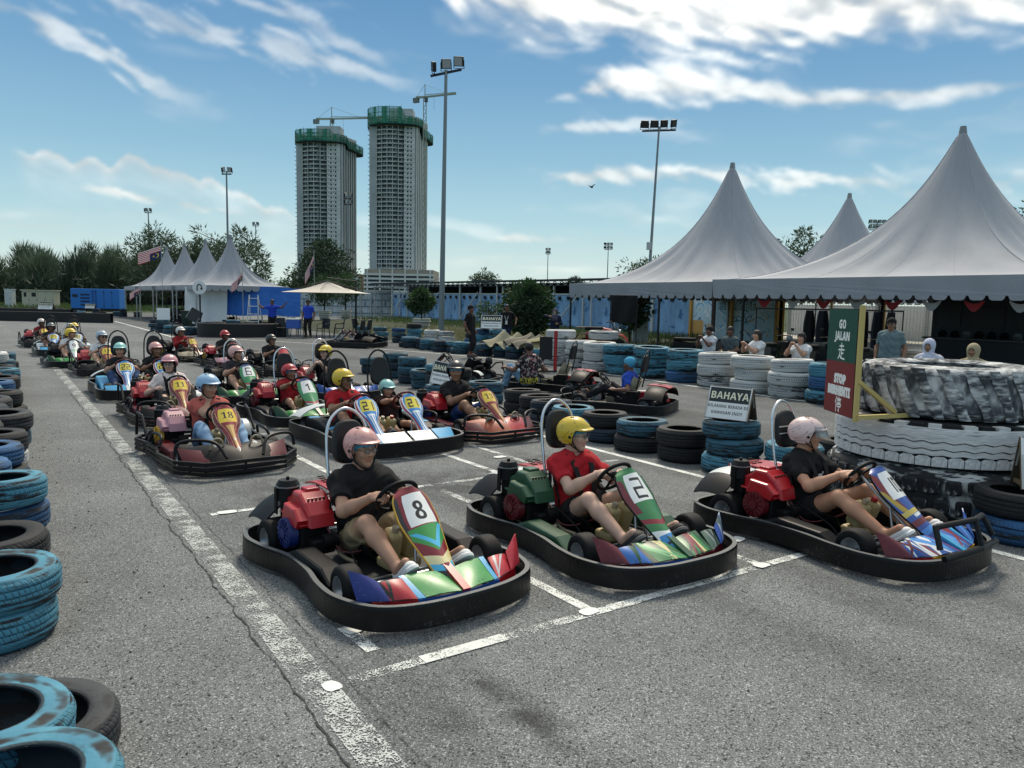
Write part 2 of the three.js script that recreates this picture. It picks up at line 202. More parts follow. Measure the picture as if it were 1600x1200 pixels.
const blob = (x, z, a, b, rot) => { const s = new THREE.Shape(); for (let k = 0; k < 14; k++) { const t = k / 14 * 2 * Math.PI, r = Math.pow(Math.pow(Math.abs(Math.cos(t)), 4) + Math.pow(Math.abs(Math.sin(t)), 4), -0.25) * (0.92 + 0.16 * rnd()); const X = Math.cos(t) * r * a * 0.78, Y = Math.sin(t) * r * b * 0.8; k ? s.lineTo(X, Y) : s.moveTo(X, Y); } struct('paint_tab', new THREE.ShapeGeometry(s).rotateX(-Math.PI / 2).rotateY(rot).translate(x, 0.0128, z), pFresh); };
blob(1.27, -3.26, 0.05, 0.06, 0.2); blob(2.86, -3.29, 0.08, 0.055, 0.1); blob(4.41, -3.27, 0.08, 0.05, 0); blob(1.6, -3.78, 0.07, 0.06, 0.1); blob(1.63, -6.5, 0.1, 0.06, 0); blob(3.53, -4.54, 0.08, 0.05, 0); blob(4.75, -3.76, 0.09, 0.06, 0.2); blob(4.9, -7.3, 0.1, 0.06, 0);
line('track_line', [6.21, -24], [6.2, -2.2], 0.085, pSolid);
{ const P = [[13.0, -2], [13.0, -8], [13.1, -13], [13.3, -17], [13.35, -20], [12.8, -23], [12.0, -25.5], [11.2, -28.6], [10.2, -31], [8.6, -34]]; const c = new THREE.CatmullRomCurve3(P.map(p => V(p[0], 0, p[1]))).getSpacedPoints(80).map(p => [p.x, p.z]); struct('track_line', stripe(c, 0.09, 0.01), pSolid); }
line('track_line', [7.5, -58], [6.8, -33], 0.12, pSolid);

// ------------------------------------------------------------------ far things: towers under construction, cranes, trees, lamp masts
const concM = (() => { const t = dataTex(256, 256, (u, v) => { const k = 0.9 + 0.16 * (tfbm(u, v, 5, 4, 3) - 0.5); return [k, k, k]; }); return c => new THREE.MeshStandardMaterial({ color: c, roughness: 0.9, map: t, side: THREE.DoubleSide }); })();
const wallPale = concM(0xb6bfc2), wallWhite = concM(0xe6eae8), slabM = concM(0xe2e6e4), darkGlass = mat(0x1d2930, 0.35), netM = new THREE.MeshStandardMaterial({ color: 0x3d8a72, roughness: 0.9, side: THREE.DoubleSide, transparent: true, alphaMap: dataTex(128, 128, (u, v) => { const k = (u * 16 % 1 < 0.22 || v * 16 % 1 < 0.25) ? 0.9 : 0.2; return [k, k, k]; }, false) }), netBar = mat(0x1e5c4c, 0.8), steelY = mat(0x8f9a8c, 0.6);
function tower(label, X, D, H, o) {
  const [x, z] = camW(X, D); const t = thing('apartment_tower', label, 'tower', [x, 0, z], SKYL, 'twin towers under construction'); const W = o.w, hw = W / 2, fl = o.floors, fh = (H - 14) / fl, y0 = 14;
  const ext = (pts, h, y) => { const s = new THREE.Shape(); pts.forEach((p, i) => i ? s.lineTo(p[0], -p[1]) : s.moveTo(p[0], -p[1])); return uvBox(new THREE.ExtrudeGeometry(s, { depth: h, bevelEnabled: false }).rotateX(-Math.PI / 2).translate(0, y, 0), 0.04); };
  const bay0 = o.bay[0], bay1 = o.bay[1], bow = u => 3.2 * Math.sin(Math.PI * u) + 0.6 * u;
  mk('wall', ext([[-hw, -1], [bay0, 0], [bay0, -2.5], [bay1, -1.5], [bay1, 1.2], [o.strip, 0.4], [hw, -20], [hw - 3, -30], [-hw + 6, -32], [-hw, -14]], H, 0), wallPale, t);
  mk('corner_wall', ext([[bay1 + 0.1, 1.25], [o.strip, 0.45], [o.strip, 0.85], [bay1 + 0.1, 1.65]], H - 14, y0), wallWhite, t);
  const N = 8; { const f = (u, v) => [lerp(bay0, bay1, u), y0 + v * (H - y0 - 2), bow(u) - 1.3]; mk('glazing', sheet(f, 12, 1, 0.2), darkGlass, t); }
  for (let k = 0; k <= fl; k++) { const y = y0 + k * fh; const s = sheet((u, v) => [lerp(bay0 - 0.3, bay1 + 0.1, u), y, bow(u) - 1.4 + v * 1.9], N, 1, 0.5); mk('floor_slab', s, slabM, t); }
  const fins = []; for (let k = 0; k <= o.cols; k++) { const u = k / o.cols, X0 = lerp(bay0, bay1, u); fins.push(bx(0.35, H - y0 - 2, 1.5, X0, (H + y0) / 2 - 1, bow(u) - 0.6)); } mk('balcony_fin', fins, wallWhite, t);
  const blk = [], sil = [], rail = []; for (let k = 0; k < fl; k++) for (let c = 0; c < o.cols; c++) { const u = (c + 0.5) / o.cols, y = y0 + k * fh; const w = (bay1 - bay0) / o.cols; if (hash2(k, c + 40) < 0.55) blk.push(bx(w * 0.3, fh * 0.62, 0.25, lerp(bay0, bay1, u) + w * 0.2 * (hash2(k, c) - 0.5), y + fh * 0.5, bow(u) - 1.1)); rail.push(bx(w * 0.9, fh * 0.3, 0.08, lerp(bay0, bay1, u), y + fh * 0.18, bow(u) + 0.32)); }
  mk('room_partition', blk, wallPale, t).userData.kind = 'stuff'; mk('balcony_rail', rail, mat(0x6d7a7c, 0.7), t).userData.kind = 'stuff';
  const nW = 2; for (let k = 0; k < fl; k++) for (let c = 0; c < nW; c++) { const u = (c + 0.6) / (nW + 0.4), y = y0 + (k + 0.5) * fh, xx = lerp(bay1 + 1, o.strip - 0.6, u), zz = lerp(1.6, 0.9, u); sil.push(bx(0.95, fh * 0.42, 0.3, xx, y, zz), bx(0.5, fh * 0.2, 0.3, xx - 1.5, y + 0.3, zz + 0.05)); }
  mk('window', sil, darkGlass, t).userData.kind = 'stuff';
  const led = []; for (let k = 0; k < fl; k++) led.push(bx(1.3, 0.35, 1.4, -hw - 0.4, y0 + k * fh, -1.6)); for (let k = 0; k < fl; k++) led.push(bx(o.strip - bay1, 0.16, 0.5, (o.strip + bay1) / 2, y0 + k * fh + 0.05, 1.3, [0, 0.12, 0])); mk('window_ledge', led, slabM, t).userData.kind = 'stuff';
  const ribs = []; for (let k = 0; k < 7; k++) { const u = (k + 0.5) / 7; ribs.push(bx(0.9, H - 16, 1.3, lerp(o.strip, hw, u) + 0.5, H / 2 + 8, lerp(0.4, -20, u) + 0.4, [0, 0.9, 0])); } mk('wall_rib', ribs, wallWhite, t).userData.kind = 'stuff';
  const dk = []; for (let k = 0; k < 6; k++) { const u = (k + 1) / 7; dk.push(bx(0.7, H - 20, 0.7, lerp(o.strip, hw, u) + 0.25, H / 2 + 8, lerp(0.4, -20, u) + 0.15, [0, 0.9, 0])); } mk('window_slot', dk, mat(0x5c686b, 0.6), t);
  // green safety netting and its scaffold round the top
  const loop = [[-hw - 1.5, -4], [bay0 - 1, 3.5], [(bay0 + bay1) / 2, 6], [bay1 + 2, 5], [o.strip + 2, 1.5], [hw + 2.5, -18], [hw, -33], [-hw + 4, -35], [-hw - 2, -16]]; const path = smoothPath(loop, 56);
  const netTop = (p, v) => H - 5 + v * (o.net + (p[0] > hw - 12 ? -o.drop : 0)) - (p[1] < -4 && p[0] > 0 ? o.drop : 0);
  mk('safety_net', sheet((u, v) => { const p = path[Math.min(55, Math.floor(u * 55))]; return [p[0], netTop(p, v), p[1]]; }, 55, 2, 0.1), netM, t);
  const sc = []; for (let i = 0; i < 56; i += 1) { const p = path[i]; const a = netTop(p, 0) - 1, b = netTop(p, 1) + 1 * hash2(i, 3); sc.push(beam([p[0], a, p[1]], [p[0], b, p[1]], 0.22, 0.22)); } for (const v of [0.0, 0.33, 0.66, 1]) for (let i = 0; i < 55; i += 1) sc.push(beam([path[i][0], netTop(path[i], v), path[i][1]], [path[i + 1][0], netTop(path[i + 1], v), path[i + 1][1]], 0.2, 0.2)); mk('scaffold', sc, netBar, t).userData.kind = 'stuff';
  mk('working_deck', sheet((u, v) => { const p = path[Math.min(55, Math.floor(u * 55))]; const cx = lerp(p[0], 0, v * 0.5), cz = lerp(p[1], -14, v * 0.5); return [cx, netTop(p, 0) - 0.6, cz]; }, 55, 1, 0.8), mat(0x12262a, 0.9), t);
  mk('core_wall', bx(W * 0.45, 9, 12, W * 0.05, H + 3, -14), wallPale, t);
  mk('podium', [bx(W + 10, o.pod, 40, 3, o.pod / 2, -14)], concM(0xb0a898), t);
  const nd = Math.floor(o.pod / 2.8); for (let k = 0; k < nd; k++) { mk('parking_deck', bx(W + 11, 1.35, 1, 3, 1.7 + k * 2.8, 6.6), wallWhite, t); if (k < nd - 1) mk('parking_opening', bx(W + 9, 1.3, 0.3, 3, 3.1 + k * 2.8, 6.2), mat(0x3a4244, 0.8), t); } for (let k = 0; k < 6; k++) mk('deck_column', bx(1, o.pod, 1.1, -W / 2 + k * (W + 6) / 5, o.pod / 2, 6.7), wallWhite, t);
  return t;
}
tower('pale residential tower with green netted top, left of the two towers', -132.5, 540, 113, { w: 37, floors: 34, cols: 4, bay: [-14, 3], strip: 12, net: 7.5, drop: 3, pod: 19 });
tower('taller residential tower with green netted top, right of the two, beside a crane mast', -80, 525, 122, { w: 36, floors: 37, cols: 5, bay: [-13, 5.5], strip: 12.5, net: 10.5, drop: 6, pod: 22 });
function crane(label, X, D, base, h, ang, jib, tail) { const [x, z] = camW(X, D); const t = thing('tower_crane', label, 'crane', [x, 0, z], SKYL, 'tower cranes on the building site'); const m = []; const s = 0.9; for (const a of [-1, 1]) for (const b of [-1, 1]) m.push(beam([a * s, base, b * s], [a * s, h, b * s], 0.3, 0.3)); for (let y = base; y < h; y += 2.4) { const q = (y / 2.4 | 0) % 2 ? 1 : -1; m.push(beam([-s * q, y, s], [s * q, y + 2.4, s], 0.2, 0.2), beam([-s * q, y, -s], [s * q, y + 2.4, -s], 0.2, 0.2)); } mk('mast', m, steelY, t);
  const c = Math.cos(ang), sn = Math.sin(ang); const at = (d, y) => [d * c, y, d * sn]; mk('jib', [beam(at(0, h), at(jib, h - jib * 0.02), 1.0, 1.0), beam(at(0, h + 1.4), at(jib, h - jib * 0.02 + 0.8), 0.4, 0.4)], steelY, t); mk('counter_jib', [beam(at(0, h), at(-tail, h + 0.4), 1.1, 1.3)], steelY, t); mk('counterweight', beam(at(-tail + 2, h - 1.4), at(-tail - 2, h - 1.4), 2, 3), mat(0x6c7674, 0.8), t); mk('cab', bx(2, 2.6, 2, 1, h - 2, 1), mat(0x4b5556, 0.6), t); mk('tower_peak', beam([0, h, 0], [0, h + 8, 0], 0.5, 0.5), steelY, t); mk('stay_cable', [bar([0, h + 8, 0], at(jib * 0.75, h), 0.1, 5), bar([0, h + 8, 0], at(-tail, h), 0.1, 5)], steelY, t); mk('hook_line', bar(at(jib * 0.3, h), at(jib * 0.3, h - 9), 0.09, 5), steelY, t); }
crane('tower crane standing beside the right tower on a tall lattice mast', -60.5, 520, 0, 134, 0.5, 24, 7);
crane('tower crane rising behind the netted top of the left tower', -131, 560, 100, 128, 0.25, 30, 12);

// trees: tapered trunk with limbs, crown of single leaf faces gathered in clumps
const leafM = c => mat(c, 0.9, { transmission: 0.3, thickness: 0 }), barkM = mat(0x3d342a, 0.95);
function leafGeo(n, place, size, asp) { const P = new Float32Array(n * 9), N = new Float32Array(n * 9), U = new Float32Array(n * 6); for (let i = 0; i < n; i++) { const { p, d } = place(i); const q = V(rr(-1, 1), rr(-1, 1), rr(-1, 1)).cross(d).normalize(); const L = size * rr(0.6, 1.4), w = L * asp; const a = p.clone().addScaledVector(q, w), b = p.clone().addScaledVector(q, -w), c = p.clone().addScaledVector(d, L); const nn = d.clone().cross(q).normalize(); [a, b, c].forEach((v, k) => { P.set([v.x, v.y, v.z], i * 9 + k * 3); N.set([nn.x, nn.y, nn.z], i * 9 + k * 3); }); }
  const g = new THREE.BufferGeometry(); g.setAttribute('position', new THREE.BufferAttribute(P, 3)); g.setAttribute('normal', new THREE.BufferAttribute(N, 3)); g.setAttribute('uv', new THREE.BufferAttribute(U, 2)); return g; }
const dirR = () => { const z = rr(-1, 1), a = rr(0, 6.283), r = Math.sqrt(1 - z * z); return V(r * Math.cos(a), z, r * Math.sin(a)); };
function tree(name, label, cat, x, z, o, group) {
  const t = thing(name, label, cat, [x, o.y || 0, z], rr(0, 6), group); const h = o.h, R = o.r, hb = o.hb === undefined ? h * 0.25 : o.hb; const limbs = []; const tips = [];
  for (let k = 0; k < (o.limbs || 9); k++) { const a = k * 2.4 + rr(-0.3, 0.3), y = lerp(hb, h * 0.8, k / (o.limbs || 9)); const rad = R * rr(0.5, 0.95) * (o.kind === 'cone' ? 1.1 - 0.85 * (y - hb) / (h - hb) : 1); const e = [Math.cos(a) * rad, Math.min(h * 0.97, y + rad * rr(0.3, 0.8)), Math.sin(a) * rad]; limbs.push(bar([0, y, 0], e, h * 0.010 + 0.01, 5, h * 0.003)); tips.push(V(...e), V(...e).lerp(V(0, y, 0), 0.4)); }
  mk('trunk', [bar([0, 0, 0], [rr(-0.02, 0.02) * h, h * 0.86, rr(-0.02, 0.02) * h], h * 0.022 + 0.015, 7, h * 0.006), ...limbs], barkM, t);
  for (let k = 0; k < (o.clumps || 16); k++) { const d = dirR(); const yy = (d.y * 0.5 + 0.5); const w = o.kind === 'cone' ? 1 - 0.82 * yy : Math.sqrt(Math.max(0.06, 1 - Math.pow(2 * yy - 0.9, 2))); tips.push(V(d.x * R * w * rr(0.5, 1), lerp(hb, h, yy), d.z * R * w * rr(0.5, 1))); }
  const n = o.n || 2500; const cr = o.cr || R * 0.33; mk('crown', leafGeo(n, () => { const c = tips[(rnd() * tips.length) | 0]; const d = dirR(); const rad = cr * Math.pow(rnd(), 0.45); const p = c.clone().addScaledVector(d, rad); p.y = Math.max(p.y, hb * 0.7); const out = d.clone().add(V(0, o.up === undefined ? 0.2 : o.up, 0)).add(V(p.x, 0, p.z).multiplyScalar(0.5 / R)).normalize(); return { p, d: out }; }, o.leaf || 0.22, o.asp || 0.3), leafM(o.c || 0x2c3d22), t);
  return t;
}
const ord = ['first', 'second', 'third', 'fourth', 'fifth', 'sixth', 'seventh', 'eighth', 'ninth', 'tenth', 'eleventh', 'twelfth', 'thirteenth', 'fourteenth', 'fifteenth', 'sixteenth', 'seventeenth', 'eighteenth', 'nineteenth', 'twentieth', 'twenty-first', 'twenty-second', 'twenty-third', 'twenty-fourth', 'twenty-fifth', 'twenty-sixth', 'twenty-seventh', 'twenty-eighth', 'twenty-ninth', 'thirtieth'];
// the feathery tree line on the left: [pixels are not used: metres right of / ahead of the viewer], height, radius
[[-84, 118, 9.6, 4.4], [-80, 112, 7.9, 4.0], [-77, 122, 8.6, 4.2], [-74.5, 110, 6.4, 3.6], [-71.5, 117, 7.6, 4.0], [-68.5, 113, 6.9, 3.8], [-66, 121, 8.8, 4.2], [-63, 112, 7.0, 3.6], [-60.5, 118, 8.2, 4.0], [-58, 112, 7.0, 3.6], [-55.5, 119, 8.6, 4.0], [-53, 112, 7.2, 3.6], [-50.5, 118, 8.2, 3.8], [-47, 113, 6.8, 3.4]].forEach(([X, D, h, r], i) => { const [x, z] = camW(X, D); tree('casuarina_tree', `dark feathery casuarina tree, ${ord[i]} from the left edge in the row behind the cabinets`, 'tree', x, z, { h, r, hb: 0.5, n: 3800, leaf: 1.0, asp: 0.055, up: 1.5, c: [0x4a5c44, 0x40523f, 0x566850][i % 3], clumps: 34, cr: 1.25, limbs: 16, kind: 'cone' }, 'casuarina tree line'); });
// low scrub under them closes the gaps
mk('undergrowth', leafGeo(12000, () => { const [x, z] = camW(rr(-90, -42), rr(108, 124)); const p = V(x, rr(0, 1) * rr(0.6, 5.4), z); return { p, d: dirR().add(V(0, 0.8, 0)).normalize() }; }, 0.9, 0.16), leafM(0x34442f)).userData = { kind: 'stuff', label: 'dark scrub under the casuarina row', category: 'undergrowth' };
[[-48.5, 105, 10.8, 4.4, 'tall open-crowned tree behind the left end of the white marquees'], [-43.5, 108, 9.2, 3.2, 'slim open tree between the two tall trees behind the white marquees'], [-35.5, 100, 10.0, 4.9, 'wide open-crowned tree behind the nearest small marquee']].forEach(([X, D, h, r, l]) => { const [x, z] = camW(X, D); tree('casuarina_tree', l, 'tree', x, z, { h, r, hb: 2, n: 5200, leaf: 0.5, asp: 0.14, up: 0.35, c: 0x46583f, clumps: 40, cr: 1.05, limbs: 15 }, 'trees behind the marquees'); });
{ const [x, z] = camW(-21.5, 88); tree('shade_tree', 'large dense dark green tree in front of the towers', 'tree', x, z, { h: 7.7, r: 3.3, hb: 1.3, n: 9000, leaf: 0.3, asp: 0.28, up: 0.1, c: 0x263d20, clumps: 60, cr: 1.25, limbs: 14 }); }
{ const [x, z] = camW(-26, 92); tree('shade_tree', 'low dark green tree at the left foot of the left tower', 'tree', x, z, { h: 3.9, r: 2.2, hb: 0.6, n: 2600, leaf: 0.3, asp: 0.3, c: 0x34502a, clumps: 24, cr: 0.9 }); }
[[-5, 130, 6.6, 2.2, 'small sparse tree far beyond the shed roof left of centre'], [10.2, 130, 6.0, 1.5, 'small tree top far beyond the shed roof near the tall bush'], [17.5, 100, 7.4, 3.4, 'pale bushy tree top beyond the left end of the near marquee roof'], [30.5, 82, 9.6, 2.3, 'dark tree seen between the two near marquee peaks'], [50, 75, 12.4, 2.8, 'tree top at the right edge above the near marquee roof']].forEach(([X, D, h, r, l]) => { const [x, z] = camW(X, D); tree('background_tree', l, 'tree', x, z, { h, r, hb: h * 0.45, n: 2600, leaf: 0.34, asp: 0.25, c: 0x46583e, clumps: 24, cr: r * 0.4 }); });

// floodlight masts
const galv = mat(0x7d878a, 0.55, { metalness: 0.5 }), lampBlk = mat(0x14181b, 0.6), lampGl = mat(0x9aa4a6, 0.25);
function mast(label, X, D, h, n, rows, face, r = 0.11, o = {}) {
  const [x, z] = camW(X, D); const t = thing('floodlight_mast', label, 'light mast', [x, 0, z], SKYL, 'floodlight masts'); mk('pole', [bar([0, 0, 0], [o.lean || 0, h, 0], r, 12, r * 0.5)], galv, t); const L = o.lean || 0;
  for (let q = 0; q < rows; q++) { const y = h - 0.3 - q * 0.75; const w = (n - 1) * 0.62 + 0.3; mk('cross_arm', beam([L - w / 2, y, 0], [L + w / 2, y + (o.tilt || 0) * w, 0], 0.1, 0.1), lampBlk, t);
    for (let k = 0; k < n; k++) { const xx = L - (n - 1) * 0.31 + k * 0.62; const a = face[k % face.length]; const yy = y + (o.tilt || 0) * (xx - L + w / 2) + 0.42; const g = mk('floodlight', rb(0.5, 0.46, 0.16, 0, 0, 0, 0.03), lampBlk, t); g.position.set(xx, yy, 0); g.rotation.set(0.35, a, 0); mk('lens', bx(0.42, 0.38, 0.02, 0, 0, 0.085), lampGl, g); mk('bracket', [bx(0.03, 0.4, 0.03, -0.27, -0.12, -0.02), bx(0.03, 0.4, 0.03, 0.27, -0.12, -0.02), bx(0.57, 0.03, 0.03, 0, -0.32, -0.02)], lampBlk, g); } }
  if (o.box) mk('switch_box', rb(0.3, 0.5, 0.2, 0.0, o.box, 0.18, 0.02), mat(0xaab4b4, 0.6), t); return t;
}
mast('tall grey floodlight mast rising in the middle, by the blue hoarding', -3.68, 39.5, 13.15, 3, 1, [1.9, 0.35, -0.3], 0.15, { tilt: 0.22, lean: 0.12 });
mast('floodlight mast with four lamps in a row, behind the left near marquee', 8.75, 51, 13.2, 4, 1, [3.1, 3.3, 3.6, 3.9], 0.12, { tilt: 0.05, lean: 0.4, box: 5.6 });
mast('floodlight mast rising over the small marquees, taller of the two on the left', -27.6, 75, 13.7, 2, 1, [1.4, -0.3], 0.14);
mast('thin floodlight mast above the leftmost marquee peak', -51.6, 110, 13.6, 2, 1, [0.8, -0.6], 0.14);
mast('short thin floodlight mast over the nearest small marquee tree', -41.5, 125, 13.4, 2, 1, [1.2, -0.5], 0.13);
mast('floodlight mast with two lamp rows in front of the left tower', -20.3, 95, 14.2, 2, 2, [1.3, -0.4], 0.15);
mast('distant floodlight mast with stacked lamps left of the near marquee', 7.4, 172, 13.5, 2, 2, [0.6, -0.6], 0.13);
mast('distant floodlight mast with six lamps beside the near marquee roof', 18.5, 154, 13.5, 3, 2, [2.6, 0.2, -0.5], 0.13);
mast('distant floodlight mast with eight lamps behind the right near marquee', 49.5, 107, 13.6, 4, 2, [0.2, -0.2], 0.13);
for (const [X, D] of [[-9.5, 90], [-2.8, 90], [6.2, 90], [-7, 110]]) { const [x, z] = camW(X, D); const t = thing('street_lamp', `far double-armed street lamp above the shed roof, ${ { '-9.5': 'left of the tall mast', '-2.8': 'just right of the tall mast', '6.2': 'near the tall bush', '-7': 'smallest one' }[X]}`, 'street lamp', [x, 0, z], SKYL, 'double-armed street lamps'); mk('pole', bar([0, 0, 0], [0, 4.0, 0], 0.05, 6), galv, t); mk('arm', [tube([[0, 3.9, 0], [0.5, 4.25, 0], [1.1, 4.35, 0]], 0.035, 8, 5), tube([[0, 3.9, 0], [-0.5, 4.25, 0], [-1.1, 4.35, 0]], 0.035, 8, 5)], galv, t); for (const s of [-1, 1]) mk('lamp_head', rb(0.4, 0.08, 0.16, s * 1.2, 4.36, 0, 0.03), lampBlk, t); }
{ const [x, z] = camW(3.86, 40); const t = thing('bird', 'small dark bird gliding in the sky left of the near marquee peak', 'bird', [x, 7.7, z], 0.4); mk('body', new THREE.SphereGeometry(0.07, 10, 8).scale(1.9, 0.8, 0.8), lampBlk, t); for (const s of [-1, 1]) mk('wing', quad([0.05, 0.02, 0], [-0.06, 0.02, 0], [-0.1, 0.1, s * 0.2], [0.02, 0.11, s * 0.2], 0.01), lampBlk, t); mk('tail', quad([-0.1, 0, -0.03], [-0.1, 0, 0.03], [-0.22, 0.01, 0.05], [-0.22, 0.01, -0.05], 0.01), lampBlk, t); }
// ------------------------------------------------------------------ marquees
const fabTex = dataTex(512, 512, (u, v) => { const k = 0.9 + 0.08 * (tfbm(u, v, 7, 5, 8) - 0.5) + 0.05 * (tn(u, v, 200, 3) - 0.5); return [k, k, k * 1.01]; });
const tentM = new THREE.MeshPhysicalMaterial({ color: 0xabb1b7, roughness: 0.85, map: fabTex, side: THREE.DoubleSide, transmission: 0.12, thickness: 0 });
const valM = tentM;
const poleDark = mat(0x1c1f21, 0.6), poleRust = mat(0x2b1e1a, 0.8), steelPale = mat(0x9aa09e, 0.6);
function marquee(label, cx, cz, S, e, p, o = {}) {
  const t = thing('marquee', label, 'marquee', [cx, 0, cz], 0, o.group); const h = S / 2; const sx = o.sx || 1;
  const per = u => { const k = (u % 1) * 4, s = Math.floor(k), f = k - s; return [[lerp(-1, 1, f), 1], [1, lerp(1, -1, f)], [lerp(1, -1, f), -1], [-1, lerp(-1, 1, f)]][s % 4]; };
  const f = (u, v) => { const q = per(u), l = Math.hypot(...q); const m = sst(0.25, 1, v); const k = 1 - v * 0.985; const X = lerp(q[0], q[0] / l, m * 0.85) * h * k, Z = lerp(q[1], q[1] / l, m * 0.85) * h * k; const edge = Math.abs(((u * 4) % 1) - 0.5) * 2;
    const g = 0.25 * v * v + 0.75 * Math.pow(v, 2.5); let y = e + (p - e) * g - 0.12 * Math.sin(Math.PI * v) * (1 - edge) + 0.05 * Math.pow(edge, 10) * Math.sin(Math.PI * v); y += 0.045 * (fbm(u * 60, v * 3 + cx, 3) - 0.5) * Math.sin(Math.PI * Math.min(1, v * 1.4)) + 0.03 * Math.sin(u * 4 * 2 * Math.PI * 5) * sst(0.25, 0.45, v) * (1 - sst(0.5, 0.75, v)); return [X, y, Z]; };
  const roof = sheet(f, 96, 28, 0.012); { const a = roof.attributes.uv; for (let i = 0; i < a.count; i++) a.setXY(i, a.getX(i) * S * 4 / 6, a.getY(i) * S / 6); } mk('roof_canopy', roof, tentM, t);
  for (let k = 0; k < 16; k++) mk('seam', tube(Array.from({ length: 15 }, (_, i) => { const q = f(k / 16 + 0.0001, i / 14 * 0.985); return [q[0], q[1] + 0.006, q[2]]; }), k % 4 ? 0.006 : 0.014, 30, 5), valM, t);
  mk('peak_cap', cy(0.09, 0.12, 0.22, 0, p + 0.05, 0, [0, 0, 0], 12), mat(0x7f878a, 0.7), t);
  const vd = o.val || 0.55; for (let s = 0; s < 4; s++) { const sh = new THREE.Shape(); const n = Math.round(S / 0.46), w = S / n; sh.moveTo(-h, 0); for (let k = 0; k < n; k++) { const x0 = -h + k * w; sh.lineTo(x0 + 0.05, -vd + 0.11); sh.quadraticCurveTo(x0 + 0.07, -vd + 0.01, x0 + 0.14, -vd); sh.lineTo(x0 + w - 0.1, -vd); sh.quadraticCurveTo(x0 + w - 0.03, -vd + 0.02, x0 + w - 0.01, -vd + 0.12); } sh.lineTo(h, 0); const g = new THREE.ExtrudeGeometry(sh, { depth: 0.006, bevelEnabled: false, curveSegments: 3 }); const pos = g.attributes.position; for (let i = 0; i < pos.count; i++) pos.setZ(i, pos.getZ(i) + 0.03 * (fbm(pos.getX(i) * 1.6, s * 5, 3) - 0.5) * -pos.getY(i) / vd); g.computeVertexNormals(); uvBox(g, 0.35); g.rotateY(s * Math.PI / 2).translate(...[[0, e + 0.02, h + 0.02], [h + 0.02, e + 0.02, 0], [0, e + 0.02, -h - 0.02], [-h - 0.02, e + 0.02, 0]][s]); mk('valance', g, valM, t); }
  for (const [a, b] of o.posts || [[-1, -1], [-1, 1], [1, -1], [1, 1]]) { mk('pole', [bar([a * (h - 0.05), 0, b * (h - 0.05)], [a * (h - 0.05), e - 0.03, b * (h - 0.05)], o.pr || 0.045, 10)], o.pm || poleDark, t); mk('corner_brace', [bar([a * (h - 0.06), e - 0.75, b * (h - 0.06)], [a * (h - 0.7), e - 0.1, b * (h - 0.06)], 0.02, 6), bar([a * (h - 0.06), e - 0.75, b * (h - 0.06)], [a * (h - 0.06), e - 0.1, b * (h - 0.7)], 0.02, 6)], o.pm || poleDark, t); }
  mk('eave_frame', [[-1, -1, 1, -1], [1, -1, 1, 1], [1, 1, -1, 1], [-1, 1, -1, -1]].map(q => beam([q[0] * (h - 0.05), e - 0.05, q[1] * (h - 0.05)], [q[2] * (h - 0.05), e - 0.05, q[3] * (h - 0.05)], 0.06, 0.06)), steelPale, t);
  return t;
}
marquee('large pale grey peaked marquee, left of the two big near ones', 26.85, -22.5, 9.7, 2.66, 7.75, { group: 'big near marquees', posts: [[-1, -1], [-1, 1], [-1, 0.15], [1, -1], [1, 1]], val: 0.62 });
marquee('largest pale grey peaked marquee at the right, over the dark stall', 25.5, -12.4, 10.4, 2.66, 7.35, { group: 'big near marquees', pm: poleRust, pr: 0.07, val: 0.62 });
marquee('pale grey peaked marquee standing behind, between the two big ones', 36.9, -23.3, 9.6, 2.66, 7.5, { group: 'big near marquees', val: 0.62 });
[[13.4, -51.2, 'nearest small white peaked marquee with sheets hung on its side'], [13.2, -56.9, 'second small white peaked marquee from the hung sheets'], [13.0, -62.6, 'third small white peaked marquee from the hung sheets'], [12.8, -68.3, 'farthest small white peaked marquee at the left end of the row']].forEach(([x, z, l]) => marquee(l, x, z, 5.6, 2.45, 5.55, { group: 'row of small white marquees', val: 0.34, pm: steelPale, pr: 0.05 }));
// sheets hung on the near side of the small marquees
const tarpF = (w, h, s) => (u, v) => [w * (u - 0.5), -v * h + 0.04 * Math.sin(u * 9 + s), 0.09 * (fbm(u * 7 + s, v * 4, 3) - 0.5) + 0.05 * Math.sin(u * 22 + s) * v + 0.25 * v];
{ const o = tag(mk('hanging_sheet', sheet(tarpF(2.6, 2.2, 3), 40, 20, 0.006), mat(0xd9dee0, 0.8)), 'white plastic sheet hung on the side of the nearest small marquee', 'sheet'); { const [x, z] = camW(-18.9, 47.6); o.position.set(x, 2.35, z); } o.rotation.y = SKYL; }
{ const o = tag(mk('tarpaulin', sheet(tarpF(4.6, 1.75, 9), 44, 18, 0.006), mat(0x1763b8, 0.55)), 'bright blue tarpaulin hung beside the white sheet on the nearest small marquee', 'tarpaulin'); { const [x, z] = camW(-15.5, 48.0); o.position.set(x, 2.42, z); } o.rotation.y = SKYL; }
